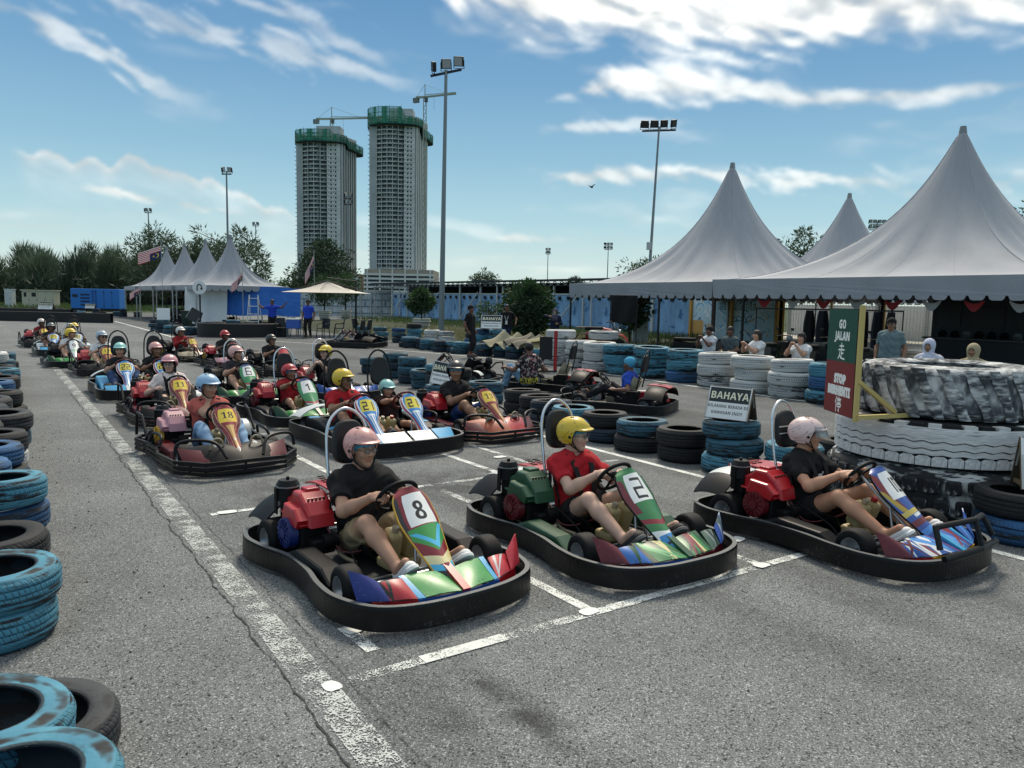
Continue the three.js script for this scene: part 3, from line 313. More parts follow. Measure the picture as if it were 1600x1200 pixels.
// flags: red and white stripes, blue canton with a yellow crescent and star
const flagTex = canvasTex(256, 128, (g, w, h) => { for (let k = 0; k < 14; k++) { g.fillStyle = k % 2 ? '#e8e4e0' : '#b3262c'; g.fillRect(0, k * h / 14, w, h / 14 + 1); } g.fillStyle = '#1c2a5c'; g.fillRect(0, 0, w / 2, h * 8 / 14); g.fillStyle = '#e6c22e'; g.beginPath(); g.arc(w * 0.2, h * 0.29, h * 0.19, 0, 7); g.fill(); g.fillStyle = '#1c2a5c'; g.beginPath(); g.arc(w * 0.225, h * 0.29, h * 0.155, 0, 7); g.fill(); g.fillStyle = '#e6c22e'; g.beginPath(); for (let k = 0; k < 28; k++) { const a = k / 28 * 6.283, r = h * (k % 2 ? 0.05 : 0.12); g.lineTo(w * 0.33 + Math.cos(a) * r, h * 0.29 + Math.sin(a) * r); } g.fill(); });
function flag(label, x, y, z, w, droop, turn, ph) { const t = thing('flag', label, 'flag', [x, 0, z], turn, 'flags on the small marquees'); mk('flagpole', bar([0, 0, 0], [0, y + 0.3, 0], 0.02, 8), steelPale, t); mk('cloth', sheet((u, v) => [-u * w * Math.cos(droop), y - v * w * 0.5 - u * w * Math.sin(droop), 0.12 * Math.sin(u * 7 + ph) * u], 16, 8, 0.008).applyMatrix4(M4()), new THREE.MeshStandardMaterial({ map: (flagTex.flipY = true, flagTex), roughness: 0.8, side: THREE.DoubleSide }), t); }
flag('striped flag with blue corner flying over the left end of the small marquees', 9.95, 5.0, -54.8, 1.5, 0.35, SKYL + 0.2, 0); flag('striped flag hanging limp at the right of the nearest small marquee', 17.9, 4.6, -48.5, 1.4, 1.15, SKYL, 2); flag('small red and white flag in front of the nearest small marquee', 12.9, 3.3, -46.8, 1.0, 0.9, SKYL, 1);
flag('white flag drooping at the left eave of the small marquees', 9.2, 2.3, -58.5, 0.9, 0.5, SKYL, 4);

// ------------------------------------------------------------------ hoardings, shed, mural, fence
const corr = dataTex(256, 64, (u) => { const k = 0.5 + 0.5 * Math.sin(u * 2 * Math.PI * 8); return [k, k, k]; }, false);
const hoardTex = dataTex(512, 256, (u, v) => { const a = tfbm(u, v, 4, 5, 21), s = tfbm(u, v * 0.2, 24, 3, 22); const k = 0.9 + 0.3 * (a - 0.5) + 0.16 * (s - 0.5); const d = sst(0.62, 0.74, tfbm(u, v, 7, 4, 25)) * 0.4; return [k * (0.92 - d), k * (0.95 - d * 0.7), k * (0.98 - d * 0.45)]; });
const blueWall = new THREE.MeshStandardMaterial({ color: 0x96c0e4, roughness: 0.7, map: hoardTex, bumpMap: corr, bumpScale: 0.02, side: THREE.DoubleSide }), whiteSt = mat(0xb8bebd, 0.6), shedDark = mat(0x1b1f22, 0.8), roofDark = mat(0x2a2f33, 0.7);
{ const t = thing('blue_hoarding', 'long pale blue metal hoarding wall under a low dark shed roof', 'hoarding', [32, 0, -66]); const n = 12, w = 37 / n;
  for (let k = 0; k < n; k++) { mk('panel', bx(0.05, 2.25, w - 0.1, 0, 1.2, (k + 0.5) * w), blueWall, t); mk('post', bx(0.12, 3.0, 0.1, -0.08, 1.5, k * w), whiteSt, t); if (k % 2 === 0) mk('diagonal_brace', beam([-0.55, 0.1, k * w + 0.5], [-0.15, 2.5, k * w + w - 0.3], 0.07, 0.07), whiteSt, t); for (let q = 0; q < 3; q++) mk('bracket', bx(0.12, 0.22, 0.2, -0.09, 2.12, (k + 0.2 + q * 0.3) * w), shedDark, t); }
  mk('top_rail', bx(0.1, 0.09, 37, -0.02, 2.38, 18.5), whiteSt, t); }
{ const t = thing('shed_roof', 'low dark metal shed roof on a zigzag truss above the blue hoarding', 'shed', [33.2, 0, -70]); mk('roof_sheet', bx(4.4, 0.1, 44, 0.6, 3.42, 22, [0, 0, 0.05]), roofDark, t); mk('fascia', bx(0.1, 0.14, 44, -1.62, 3.3, 22), roofDark, t); const tr = []; for (let k = 0; k < 58; k++) tr.push(beam([-1.4, 2.98, k * 0.75], [-1.4, 3.26, k * 0.75 + 0.37], 0.04, 0.04), beam([-1.4, 3.26, k * 0.75 + 0.37], [-1.4, 2.98, k * 0.75 + 0.75], 0.04, 0.04)); mk('truss', tr, whiteSt, t).userData.kind = 'stuff'; mk('truss_chord', [bx(0.06, 0.06, 44, -1.4, 2.96, 22), bx(0.06, 0.06, 44, -1.4, 3.26, 22)], roofDark, t); mk('back_wall', bx(0.1, 3.3, 44, 2.5, 1.65, 22), shedDark, t); for (let k = 0; k < 9; k++) mk('roof_post', bx(0.09, 3.0, 0.09, -1.4, 1.5, k * 5.4 + 0.3), whiteSt, t); }
const whiteHoard = new THREE.MeshStandardMaterial({ color: 0xd6dedd, roughness: 0.7, map: hoardTex, bumpMap: corr, bumpScale: 0.015, side: THREE.DoubleSide }), rail = mat(0x5f777a, 0.7);
{ const [x, z] = camW(-24, 76); const t = thing('white_hoarding', 'white metal hoarding of framed panels behind the parasol', 'hoarding', [x, 0, z], SKYL); for (let k = 0; k < 6; k++) { mk('panel', bx(1.96, 2.5, 0.04, 1 + k * 2, 1.3, 0), whiteHoard, t); mk('post', bx(0.09, 2.62, 0.1, k * 2, 1.31, 0.05), whiteSt, t); mk('post', bx(0.05, 2.5, 0.06, k * 2 + 1, 1.3, 0.05), whiteSt, t); for (const y of [0.45, 1.1, 1.75, 2.35]) mk('rail', bx(1.9, 0.06, 0.05, 1 + k * 2, y, 0.05), rail, t); } mk('top_rail', bx(12.1, 0.12, 0.12, 6, 2.62, 0), whiteSt, t); }
// mural panel: swirls in white, pale blue and sand with lettering
const muralTex = canvasTex(768, 384, (g, w, h) => { g.fillStyle = '#c6e4f0'; g.fillRect(0, 0, w, h); let s = 7; const R = () => (s = (s * 16807) % 2147483647) / 2147483647; for (let k = 0; k < 110; k++) { g.strokeStyle = ['#f4f8f8', '#5a9cc8', '#86c4e2', '#e2b878', '#ffffff', '#3a5c7c'][k % 6]; g.lineWidth = 2 + R() * 8; g.beginPath(); const x = R() * w, y = R() * h; g.moveTo(x, y); g.bezierCurveTo(x + R() * 120 - 60, y + R() * 120 - 60, x + R() * 160 - 80, y + R() * 120 - 60, x + R() * 200 - 100, y + R() * 160 - 80); g.stroke(); } g.fillStyle = '#d6a75e'; g.fillRect(0, h * 0.62, w * 0.14, h * 0.38); g.font = 'bold 84px sans-serif'; g.textAlign = 'center'; g.strokeStyle = '#23405e'; g.lineWidth = 9; g.strokeText('SEASIDE', w * 0.56, h * 0.36); g.fillStyle = '#bfe0ee'; g.fillText('SEASIDE', w * 0.56, h * 0.36); g.lineWidth = 5; for (let k = 0; k < 5; k++) { g.beginPath(); g.ellipse(w * 0.47 + k * 44, h * 0.55 + (k % 2) * 8, 17, 26, k, 0, 7); g.fill(); g.stroke(); } });
{ const t = thing('mural_wall', 'painted mural wall of blue and sand swirls behind the near marquee', 'mural', [31.9, 0, -29]); mk('panel', bx(0.06, 2.5, 5.4, 0, 1.3, 2.75), mat(0x9fb8c4, 0.7), t); mk('painting', new THREE.PlaneGeometry(5.3, 2.4).rotateY(-Math.PI / 2).translate(-0.036, 1.3, 2.75), new THREE.MeshStandardMaterial({ map: muralTex, roughness: 0.7, side: THREE.DoubleSide }), t); for (const z of [0, 2.75, 5.5]) mk('post', bx(0.16, 2.6, 0.14, -0.1, 1.3, z), mat(0xc4964a, 0.7), t); }
{ const t = thing('mesh_fence', 'white wire mesh fence behind the seated onlookers', 'fence', [31.9, 0, -23.2]); const w = []; for (let k = 0; k <= 90; k++) w.push(bx(0.012, 1.9, 0.012, 0, 1.15, k * 0.14)); for (let k = 0; k <= 16; k++) w.push(bx(0.012, 0.012, 12.6, 0, 0.2 + k * 0.12, 6.3)); mk('wire_mesh', w, mat(0xd0d4d2, 0.6), t).userData.kind = 'stuff'; for (let k = 0; k <= 5; k++) mk('post', bx(0.07, 2.2, 0.07, 0, 1.1, k * 2.52), mat(0xc9a24e, 0.7), t); }
// pale sand yard and parked white things beyond the fence
struct('sand_yard', gridSheet(33, 75, -34, 2, 2, 0.02, () => [1, 1, 1], 0.3), mat(0xb9b6aa, 0.95));
{ const t = thing('site_wall', 'pale wall seen beyond the wire mesh fence', 'wall', [44, 0, -30]); for (let k = 0; k < 8; k++) { mk('panel', bx(0.1, 2.0, 2.9, 0, 1.0, k * 3), mat(0xc6c8c4, 0.8), t); mk('post', bx(0.2, 2.2, 0.16, -0.05, 1.1, k * 3 - 1.5), mat(0x8f9490, 0.7), t); } }
// weeds along the foot of the hoarding
const weedM = leafM(0x4c6030), weedM2 = leafM(0x7c7a50);
const weeds = (label, n, place, size, m) => { const o = mk('weeds', leafGeo(n, place, size, 0.1), m); Object.assign(o.userData, { kind: 'stuff', label, category: 'weeds' }); };
weeds('weeds and grass along the foot of the blue hoarding', 9000, () => { const z = rr(-64, -27), x = 31.6 - Math.pow(rnd(), 1.6) * 6; return { p: V(x, rr(0, 0.25), z), d: V(rr(-0.5, 0.5), 1, rr(-0.5, 0.5)).normalize() }; }, 0.2, weedM);
weeds('dry grass verge behind the tyre wall', 3500, () => { const z = rr(-40, -17), x = rr(15.6, 25); const b = fbm(x * 0.8, z * 0.8, 3); return { p: V(x, rr(0, 0.1) + (b > 0.55 ? 0.15 : 0), z), d: V(rr(-0.6, 0.6), 1, rr(-0.6, 0.6)).normalize() }; }, 0.26, weedM2);
weeds('grass verge beyond the far barrier on the left', 9000, () => { const [x, z] = camW(rr(-75, -22), rr(84, 106)); return { p: V(x, 0, z), d: V(rr(-0.5, 0.5), 1, rr(-0.5, 0.5)).normalize() }; }, 0.55, leafM(0x4a602c));
struct('verge', gridSheet(15.2, 31.8, -62, -16, 1, 0.012, (x, z) => { const k = 0.8 + 0.5 * (fbm(x, z, 4) - 0.5); return [k * 0.55, k * 0.55, k * 0.42]; }, 0.3), new THREE.MeshStandardMaterial({ color: 0xb4b0a2, roughness: 1, vertexColors: true, map: grassTex }));

// shrubs and potted trees
const potM = mat(0xb9bbb2, 0.85);
function potted(label, X, D, h, r, o = {}) { const [x, z] = camW(X, D); const pt = thing('plant_pot', `pale ribbed planter holding ${label}`, 'planter', [x, 0, z], SKYL, 'planters'); mk('pot', lathe([[0, 0], [0.42, 0], [0.62, 0.75], [0.66, 0.8], [0.6, 0.8], [0.52, 0.7], [0, 0.7]], 4).rotateY(Math.PI / 4), potM, pt); for (let k = 0; k < 3; k++) mk('rib', sweepRing([[-1, -1], [1, -1], [1, 1], [-1, 1]].map(q => [q[0] * (0.34 + k * 0.05), q[1] * (0.34 + k * 0.05)]), [[0, 0.2 + k * 0.2], [0.04, 0.21 + k * 0.2], [0.04, 0.26 + k * 0.2], [0, 0.27 + k * 0.2]]), potM, pt); tree('potted_tree', label.replace('the ', 'leafy ').replace('clipped tree', 'clipped potted tree').replace('round tree', 'round potted tree'), 'tree', x, z, { y: 0.55, h, r, hb: h * 0.35, n: o.n || 3600, leaf: 0.13, asp: 0.4, c: 0x2a4a1c, clumps: 26, cr: r * 0.42, limbs: 8 }, 'potted trees'); }
potted('the clipped tree beside the tall mast', -5.1, 42.9, 1.7, 0.72); potted('the round tree left of the parasol pole', -15.9, 65, 2.9, 1.45); potted('the round tree right of the parasol pole', -15.2, 70, 3.2, 1.5);
{ const [x, z] = camW(0.6, 32); tree('round_shrub', 'big round leafy bush in front of the blue hoarding', 'bush', x, z, { h: 2.3, r: 0.92, hb: 0.7, n: 14000, leaf: 0.12, asp: 0.42, c: 0x28461c, clumps: 70, cr: 0.5, limbs: 12 }); }
{ const [x, z] = camW(5.0, 33); tree('potted_tree', 'small leafy tree under the left edge of the near marquee', 'tree', x, z, { h: 2.2, r: 0.7, hb: 0.9, n: 2600, leaf: 0.12, asp: 0.4, c: 0x2a4a1c, clumps: 20, cr: 0.35, limbs: 7 }, 'potted trees'); }
{ const [x, z] = camW(-1.2, 38); tree('young_tree', 'sparse young tree against the blue hoarding left of the bush', 'tree', x, z, { h: 1.9, r: 0.7, hb: 0.5, n: 900, leaf: 0.12, asp: 0.3, c: 0x34502c, clumps: 14, cr: 0.3, limbs: 7 }); }

// ------------------------------------------------------------------ tyres
function tyreGeo(R, w, rim, n) { const g = 0.009 * R / 0.32, P = []; const q = (r, y) => P.push([r, y * w]); q(rim + 0.03, -0.33); q(rim, -0.42); q(rim + 0.01, -0.47); q(lerp(rim, R, 0.4), -0.5); q(lerp(rim, R, 0.8), -0.485); q(R - 0.022, -0.42); q(R - 0.006, -0.35); q(R, -0.24); for (const y of [-0.2, -0.01, 0.18]) { q(R, y - 0.012); q(R - g, y); q(R - g, y + 0.022); q(R, y + 0.034); } q(R, 0.27); q(R - 0.006, 0.36); q(R - 0.022, 0.43); q(lerp(rim, R, 0.8), 0.485); q(lerp(rim, R, 0.4), 0.5); q(rim + 0.01, 0.47); q(rim, 0.42); q(rim + 0.03, 0.33); q(R - 0.04, 0.26); q(R - 0.035, 0); q(R - 0.04, -0.26); q(rim + 0.03, -0.33); const L = lathe(P, n); return L; }
// paint over rubber: chips along the tread, scuffs, bare patches; u runs round the tyre, v across its section
const tyreTex = (pa, pb, bare, s, rub = [0.055, 0.062, 0.068]) => dataTex(512, 256, (u, v) => { const f = tfbm(u, v, 6, 5, s), st = tn(u, v * 0.999, 8, s + 9) * 0.4 + tfbm(u, v, 40, 2, s + 4) * 0.6, ln = tn(u * 0.25, v, 64, s + 6); const tread = sst(0.2, 0.25, v) * (1 - sst(0.66, 0.7, v)); const sip = tread * ((u * 64 + 10 * v + 0.6 * tn(u, v, 16, s)) % 1 < 0.12 ? 1 : 0); let b = sst(bare, bare - 0.16, 0.5 * f + 0.28 * st + 0.22 * ln); b = Math.max(b, sip * 0.7); const m = tfbm(u, v, 12, 3, s + 2); const r2 = 1 + 0.8 * (st - 0.5); const inner = v > 0.8 || v < 0.04 ? 0.75 : 0; b = Math.max(b, inner); return [0, 1, 2].map(k => lerp(lerp(pa[k], pb[k], m) * (0.9 + 0.25 * (f - 0.5)), rub[k] * r2 * 1.6, b)); });
const tyreBump = dataTex(512, 256, (u, v) => { const tread = v > 0.2 && v < 0.7; const k = tread && (u * 64 + 10 * v) % 1 < 0.14 ? 0.1 : 0.7 + 0.2 * (tn(u, v, 128, 4) - 0.5); return [k, k, k]; }, false);
const tyM = (t, rough = 0.75) => new THREE.MeshStandardMaterial({ map: t, roughness: rough, bumpMap: tyreBump, bumpScale: 0.006, side: THREE.DoubleSide });
const C = (r, g, b) => [r / 255, g / 255, b / 255];
const TY = { cyan: tyM(tyreTex(C(88, 160, 182), C(62, 128, 156), 0.5, 1)), teal: tyM(tyreTex(C(62, 122, 146), C(40, 88, 110), 0.47, 2)), blue: tyM(tyreTex(C(50, 108, 158), C(32, 80, 126), 0.48, 3)), navy: tyM(tyreTex(C(30, 58, 80), C(22, 44, 62), 0.52, 4)), black: tyM(tyreTex(C(34, 38, 42), C(18, 20, 23), 0.55, 5)), grey: tyM(tyreTex(C(66, 72, 76), C(46, 50, 54), 0.5, 6)), white: tyM(tyreTex(C(226, 229, 227), C(208, 212, 210), 0.4, 7)), chip: tyM(tyreTex(C(206, 210, 208), C(180, 184, 184), 0.5, 8)) };
const TW = { cyan: 'pale blue', teal: 'faded teal', blue: 'bright blue', navy: 'dark navy', black: 'black', grey: 'dusty grey', white: 'white', chip: 'chipped white' };
const carT = tyreGeo(0.31, 0.19, 0.19, 44), carTf = tyreGeo(0.31, 0.19, 0.19, 22), bigT = tyreGeo(0.44, 0.255, 0.27, 40);
function tyre(geo, col, x, y, z, label, group, tilt = 0) { const o = tag(mk('tyre', geo, TY[col]), label, 'tyre', group); o.position.set(x, y, z); o.rotation.set(rr(-0.03, 0.03) + tilt, rr(0, 6.28), rr(-0.03, 0.03)); const sc = rr(0.94, 1.05); o.scale.set(sc, rr(0.95, 1.02), sc); return o; }
const lev = (k, n) => n === 1 ? 'single' : k === 0 ? 'bottom' : k === n - 1 ? 'top' : n === 3 ? 'middle' : ['', 'second', 'third', 'fourth'][k] + ' from bottom';
function stack(geo, h, cols, x, z, where, group, jit = 0.03) { cols.forEach((c, k) => tyre(geo, c, x + rr(-jit, jit), h / 2 + k * h + 0.004, z + rr(-jit, jit), `${TW[c]} ${lev(k, cols.length)} tyre of ${where}`, group)); }
// left edge of the grid, from the viewer back
const GL = 'tyres along the left edge of the track';
tyre(carT, 'cyan', 0.0, 0.29, -2.57, 'pale blue upper tyre nearest the viewer at the bottom left corner', GL); tyre(carT, 'grey', 0.08, 0.1, -2.6, 'grey tyre under the pale blue one nearest the viewer', GL);
tyre(carT, 'grey', 0.1, 0.1, -3.34, 'dusty grey tyre half under a pale blue one near the bottom left corner', GL); { const o = tyre(carT, 'cyan', -0.08, 0.27, -3.13, 'pale blue tyre with bare black shoulder leaning on a grey tyre', GL); o.rotation.z += 0.12; o.rotation.x -= 0.08; } tyre(carT, 'cyan', -0.6, 0.1, -3.3, 'pale blue tyre behind the leaning one at the left edge', GL);
stack(carT, 0.19, ['cyan', 'cyan'], -0.05, -4.72, 'the two-high pale blue stack at the left edge', GL, 0.05);
{ const cols = [['grey', 'black'], ['navy', 'blue', 'cyan'], ['teal', 'black', 'blue'], ['cyan', 'navy', 'blue'], ['grey', 'blue', 'black'], ['teal', 'grey', 'grey'], ['white', 'teal', 'grey'], ['black', 'black', 'navy'], ['navy', 'white', 'grey'], ['cyan', 'black', 'black'], ['black', 'teal', 'cyan'], ['chip', 'navy', 'blue'], ['teal', 'blue', 'black'], ['cyan', 'teal', 'black'], ['navy', 'teal', 'cyan'], ['teal', 'cyan', 'navy'], ['teal', 'cyan', 'navy', 'white'], ['navy', 'teal', 'teal'], ['teal', 'navy', 'black'], ['navy', 'cyan', 'grey'], ['navy', 'black', 'teal'], ['black', 'teal', 'grey']];
  cols.forEach((c, i) => { const z = -5.42 - i * 0.68; stack(i < 13 ? carT : carTf, 0.19, c, -0.06 + 0.1 * Math.sin(i * 2.3) + Math.max(0, -z - 9) * 0.028, z, `the ${ord[i]} tall stack along the left edge`, GL, 0.05); }); }
// row between the grid and the parked karts, from the near end
const GM = 'tyres of the middle row';
const midRow = [[7.0, -4.85, ['cyan', 'cyan']], [6.72, -5.45, ['cyan', 'teal', 'teal'], 'the stack under the near warning sign'], [6.72, -6.14, ['black', 'black']], [6.72, -6.86, ['black', 'teal']], [6.78, -7.56, ['navy', 'black']], [6.72, -8.22, ['navy', 'cyan']], [6.85, -8.9, ['navy', 'navy']], [7.1, -9.5, ['black', 'black']], [7.3, -10.2, ['black', 'black']], [6.45, -11.4, ['navy', 'teal'], 'the stack under the farther warning sign'], [7.4, -11.5, ['teal', 'teal']], [7.2, -12.3, ['navy', 'black', 'black']], [7.35, -13.1, ['teal', 'navy', 'cyan']], [7.5, -14.0, ['teal', 'teal']], [7.7, -15.0, ['navy', 'teal', 'teal']], [7.9, -16.2, ['teal', 'navy', 'teal']], [7.9, -17.4, ['navy', 'teal']]];
midRow.forEach(([x, z, c, w], i) => stack(i < 10 ? carT : carTf, 0.19, c, x, z, w || `the ${ord[i]} stack from the near end of the middle row`, GM, 0.035)); tyre(carT, 'black', 7.72, 0.1, -4.75, 'black tyre lying behind the seated driver next to the giant tyres', GM); tyre(carT, 'black', 7.74, 0.29, -4.72, 'upper black tyre behind the seated driver next to the giant tyres', GM);
// tall wall of truck tyres along the far side of the track
const GF = 'truck tyres of the far wall';
const farRow = [[13.4, -6.6, ['cyan', 'cyan', 'cyan']], [13.3, -7.55, ['cyan', 'cyan', 'cyan']], [13.25, -8.5, ['cyan', 'blue', 'cyan']], [13.42, -9.5, ['chip', 'white', 'white']], [13.5, -10.5, ['white', 'white', 'white']], [13.6, -11.55, ['chip', 'white', 'white']], [13.75, -12.65, ['blue', 'cyan', 'cyan']], [13.7, -13.75, ['cyan', 'cyan', 'cyan']], [13.6, -14.75, ['cyan', 'cyan', 'cyan']], [13.75, -15.75, ['chip', 'white', 'white']], [13.95, -16.75, ['chip', 'chip', 'white']], [13.95, -17.75, ['chip', 'white', 'white']]];
farRow.forEach(([x, z, c], i) => stack(bigT, 0.255, c, x, z, `the ${ord[i]} truck tyre stack from the right`, GF, 0.03)); tyre(bigT, 'white', 14.0, 0.9, -17.75, 'white tyre lying flat on the left end of the far truck tyre wall', GF); tyre(bigT, 'chip', 14.9, 0.9, -16.9, 'chipped tyre on top behind the left end of the far wall', GF);
// small tyres curving away to the left along the far line
const GC = 'small tyres along the far curve'; { const P = [[14.2, -18.9], [14.1, -20.2], [13.8, -21.6], [13.6, -22.8], [13.5, -23.9], [13.5, -25.0], [13.5, -26.2], [13.4, -27.4]]; const cp = [['teal', 'cyan'], ['navy', 'navy'], ['navy', 'teal'], ['navy', 'cyan'], ['navy', 'teal'], ['teal', 'navy'], ['teal', 'cyan'], ['navy', 'cyan'], ['navy', 'navy'], ['teal', 'teal']]; let n = 0; for (let i = 0; i < P.length - 1; i++) for (const f of [0, 0.5]) { const x = lerp(P[i][0], P[i + 1][0], f), z = lerp(P[i][1], P[i + 1][1], f); stack(carTf, 0.2, cp[n % 10], x + 0.15 * (n % 2), z, `the ${ord[n]} pair from the near end of the far curve`, GC, 0.06); n++; } }
const GU = 'upper tyres behind the far curve'; [[15.0, -22.6, ['cyan', 'cyan', 'cyan', 'cyan']], [15.0, -23.5, ['blue', 'cyan', 'cyan', 'blue']], [15.2, -24.6, ['teal', 'blue', 'navy']], [15.0, -26.2, ['white', 'white', 'chip']], [15.0, -27.4, ['white', 'chip', 'white']], [14.8, -28.6, ['teal', 'cyan', 'cyan', 'black']], [14.6, -29.6, ['navy', 'teal', 'blue']], [14.3, -30.8, ['teal', 'cyan', 'teal']], [14.0, -31.8, ['navy', 'teal', 'teal']]].forEach(([x, z, c], i) => stack(carTf, 0.21, c, x, z, `the ${ord[i]} tall stack from right behind the curve`, GU, 0.05));
// tyre heap in front of the small marquees, flat black island rims
const GT = 'tyres in front of the small marquees'; [[6.9, -41.6], [7.0, -40.4], [7.1, -39.3], [7.3, -38.3], [7.7, -37.4], [8.3, -36.7]].forEach(([x, z], i) => stack(carTf, 0.2, [['teal', 'teal', 'navy'], ['navy', 'navy', 'teal'], ['teal', 'cyan'], ['cyan', 'teal'], ['navy', 'teal'], ['navy', 'black']][i], x + 0.3, z, `the ${ord[i]} stack from left before the small marquees`, GT, 0.06));
const beltM = mat(0x14171a, 0.7);
function belt(label, pts, h, th) { const g = sweepRing(pts, [[0, 0.01], [th, 0.01], [th, h - 0.02], [th - 0.03, h], [0, h]], false); return tag(mk('belt_barrier', g, beltM), label, 'barrier', 'black belt barriers'); }
const arc = (cx, cz, rx, rz, a0, a1, n) => Array.from({ length: n + 1 }, (_, i) => { const a = lerp(a0, a1, i / n); return [cx + rx * Math.cos(a), cz + rz * Math.sin(a)]; });
belt('round black belt barrier round the tyre island before the small marquees', arc(10.0, -36.2, 1.9, 1.3, 0, 6.28, 36), 0.62, 0.12); for (let k = 0; k < 7; k++) tyre(carTf, ['navy', 'black', 'teal'][k % 3], 8.9 + 0.62 * (k % 4), 0.55 + 0.1 * (k % 2), -36.8 + 0.62 * Math.floor(k / 4), `tyre ${['at the left', 'left of centre', 'right of centre', 'at the right', 'at the left front', 'at the middle front', 'at the right front'][k]} inside the round belt barrier`, GT);
{ const [a, b] = camW(-45, 50.2), [c, d] = camW(-25.2, 48.6); belt('long low black belt barrier crossing the far left of the track', [[c, d], [a, b]], 0.62, 0.3); const [e, f] = camW(-45, 53), [g, h] = camW(-30.0, 52.6); belt('second black belt barrier just behind the long one on the far left', [[g, h], [e, f]], 0.75, 0.3); }
{ let n = 0; for (let k = 0; k < 26; k++) { const [x, z] = camW(-54 + k * 0.92, 66 - k * 0.12 + (k % 2) * 0.7); const c = ['navy', 'black', 'teal', 'navy', 'black', 'navy', 'cyan'][k % 7]; for (let q = 0; q < (k % 3 ? 2 : 3); q++) tyre(carTf, c, x, 0.1 + q * 0.2, z, `${TW[c]} ${lev(q, k % 3 ? 2 : 3)} tyre of the ${ord[k]} far barrier stack from the left`, 'tyres of the far left barrier'); } }
{ const [x, z] = camW(-33.5, 49.2); tyre(carTf, 'cyan', x - 0.3, 0.12, z + 1.2, 'pale blue tyre leaning on the long black belt barrier', 'tyres of the far left barrier'); }
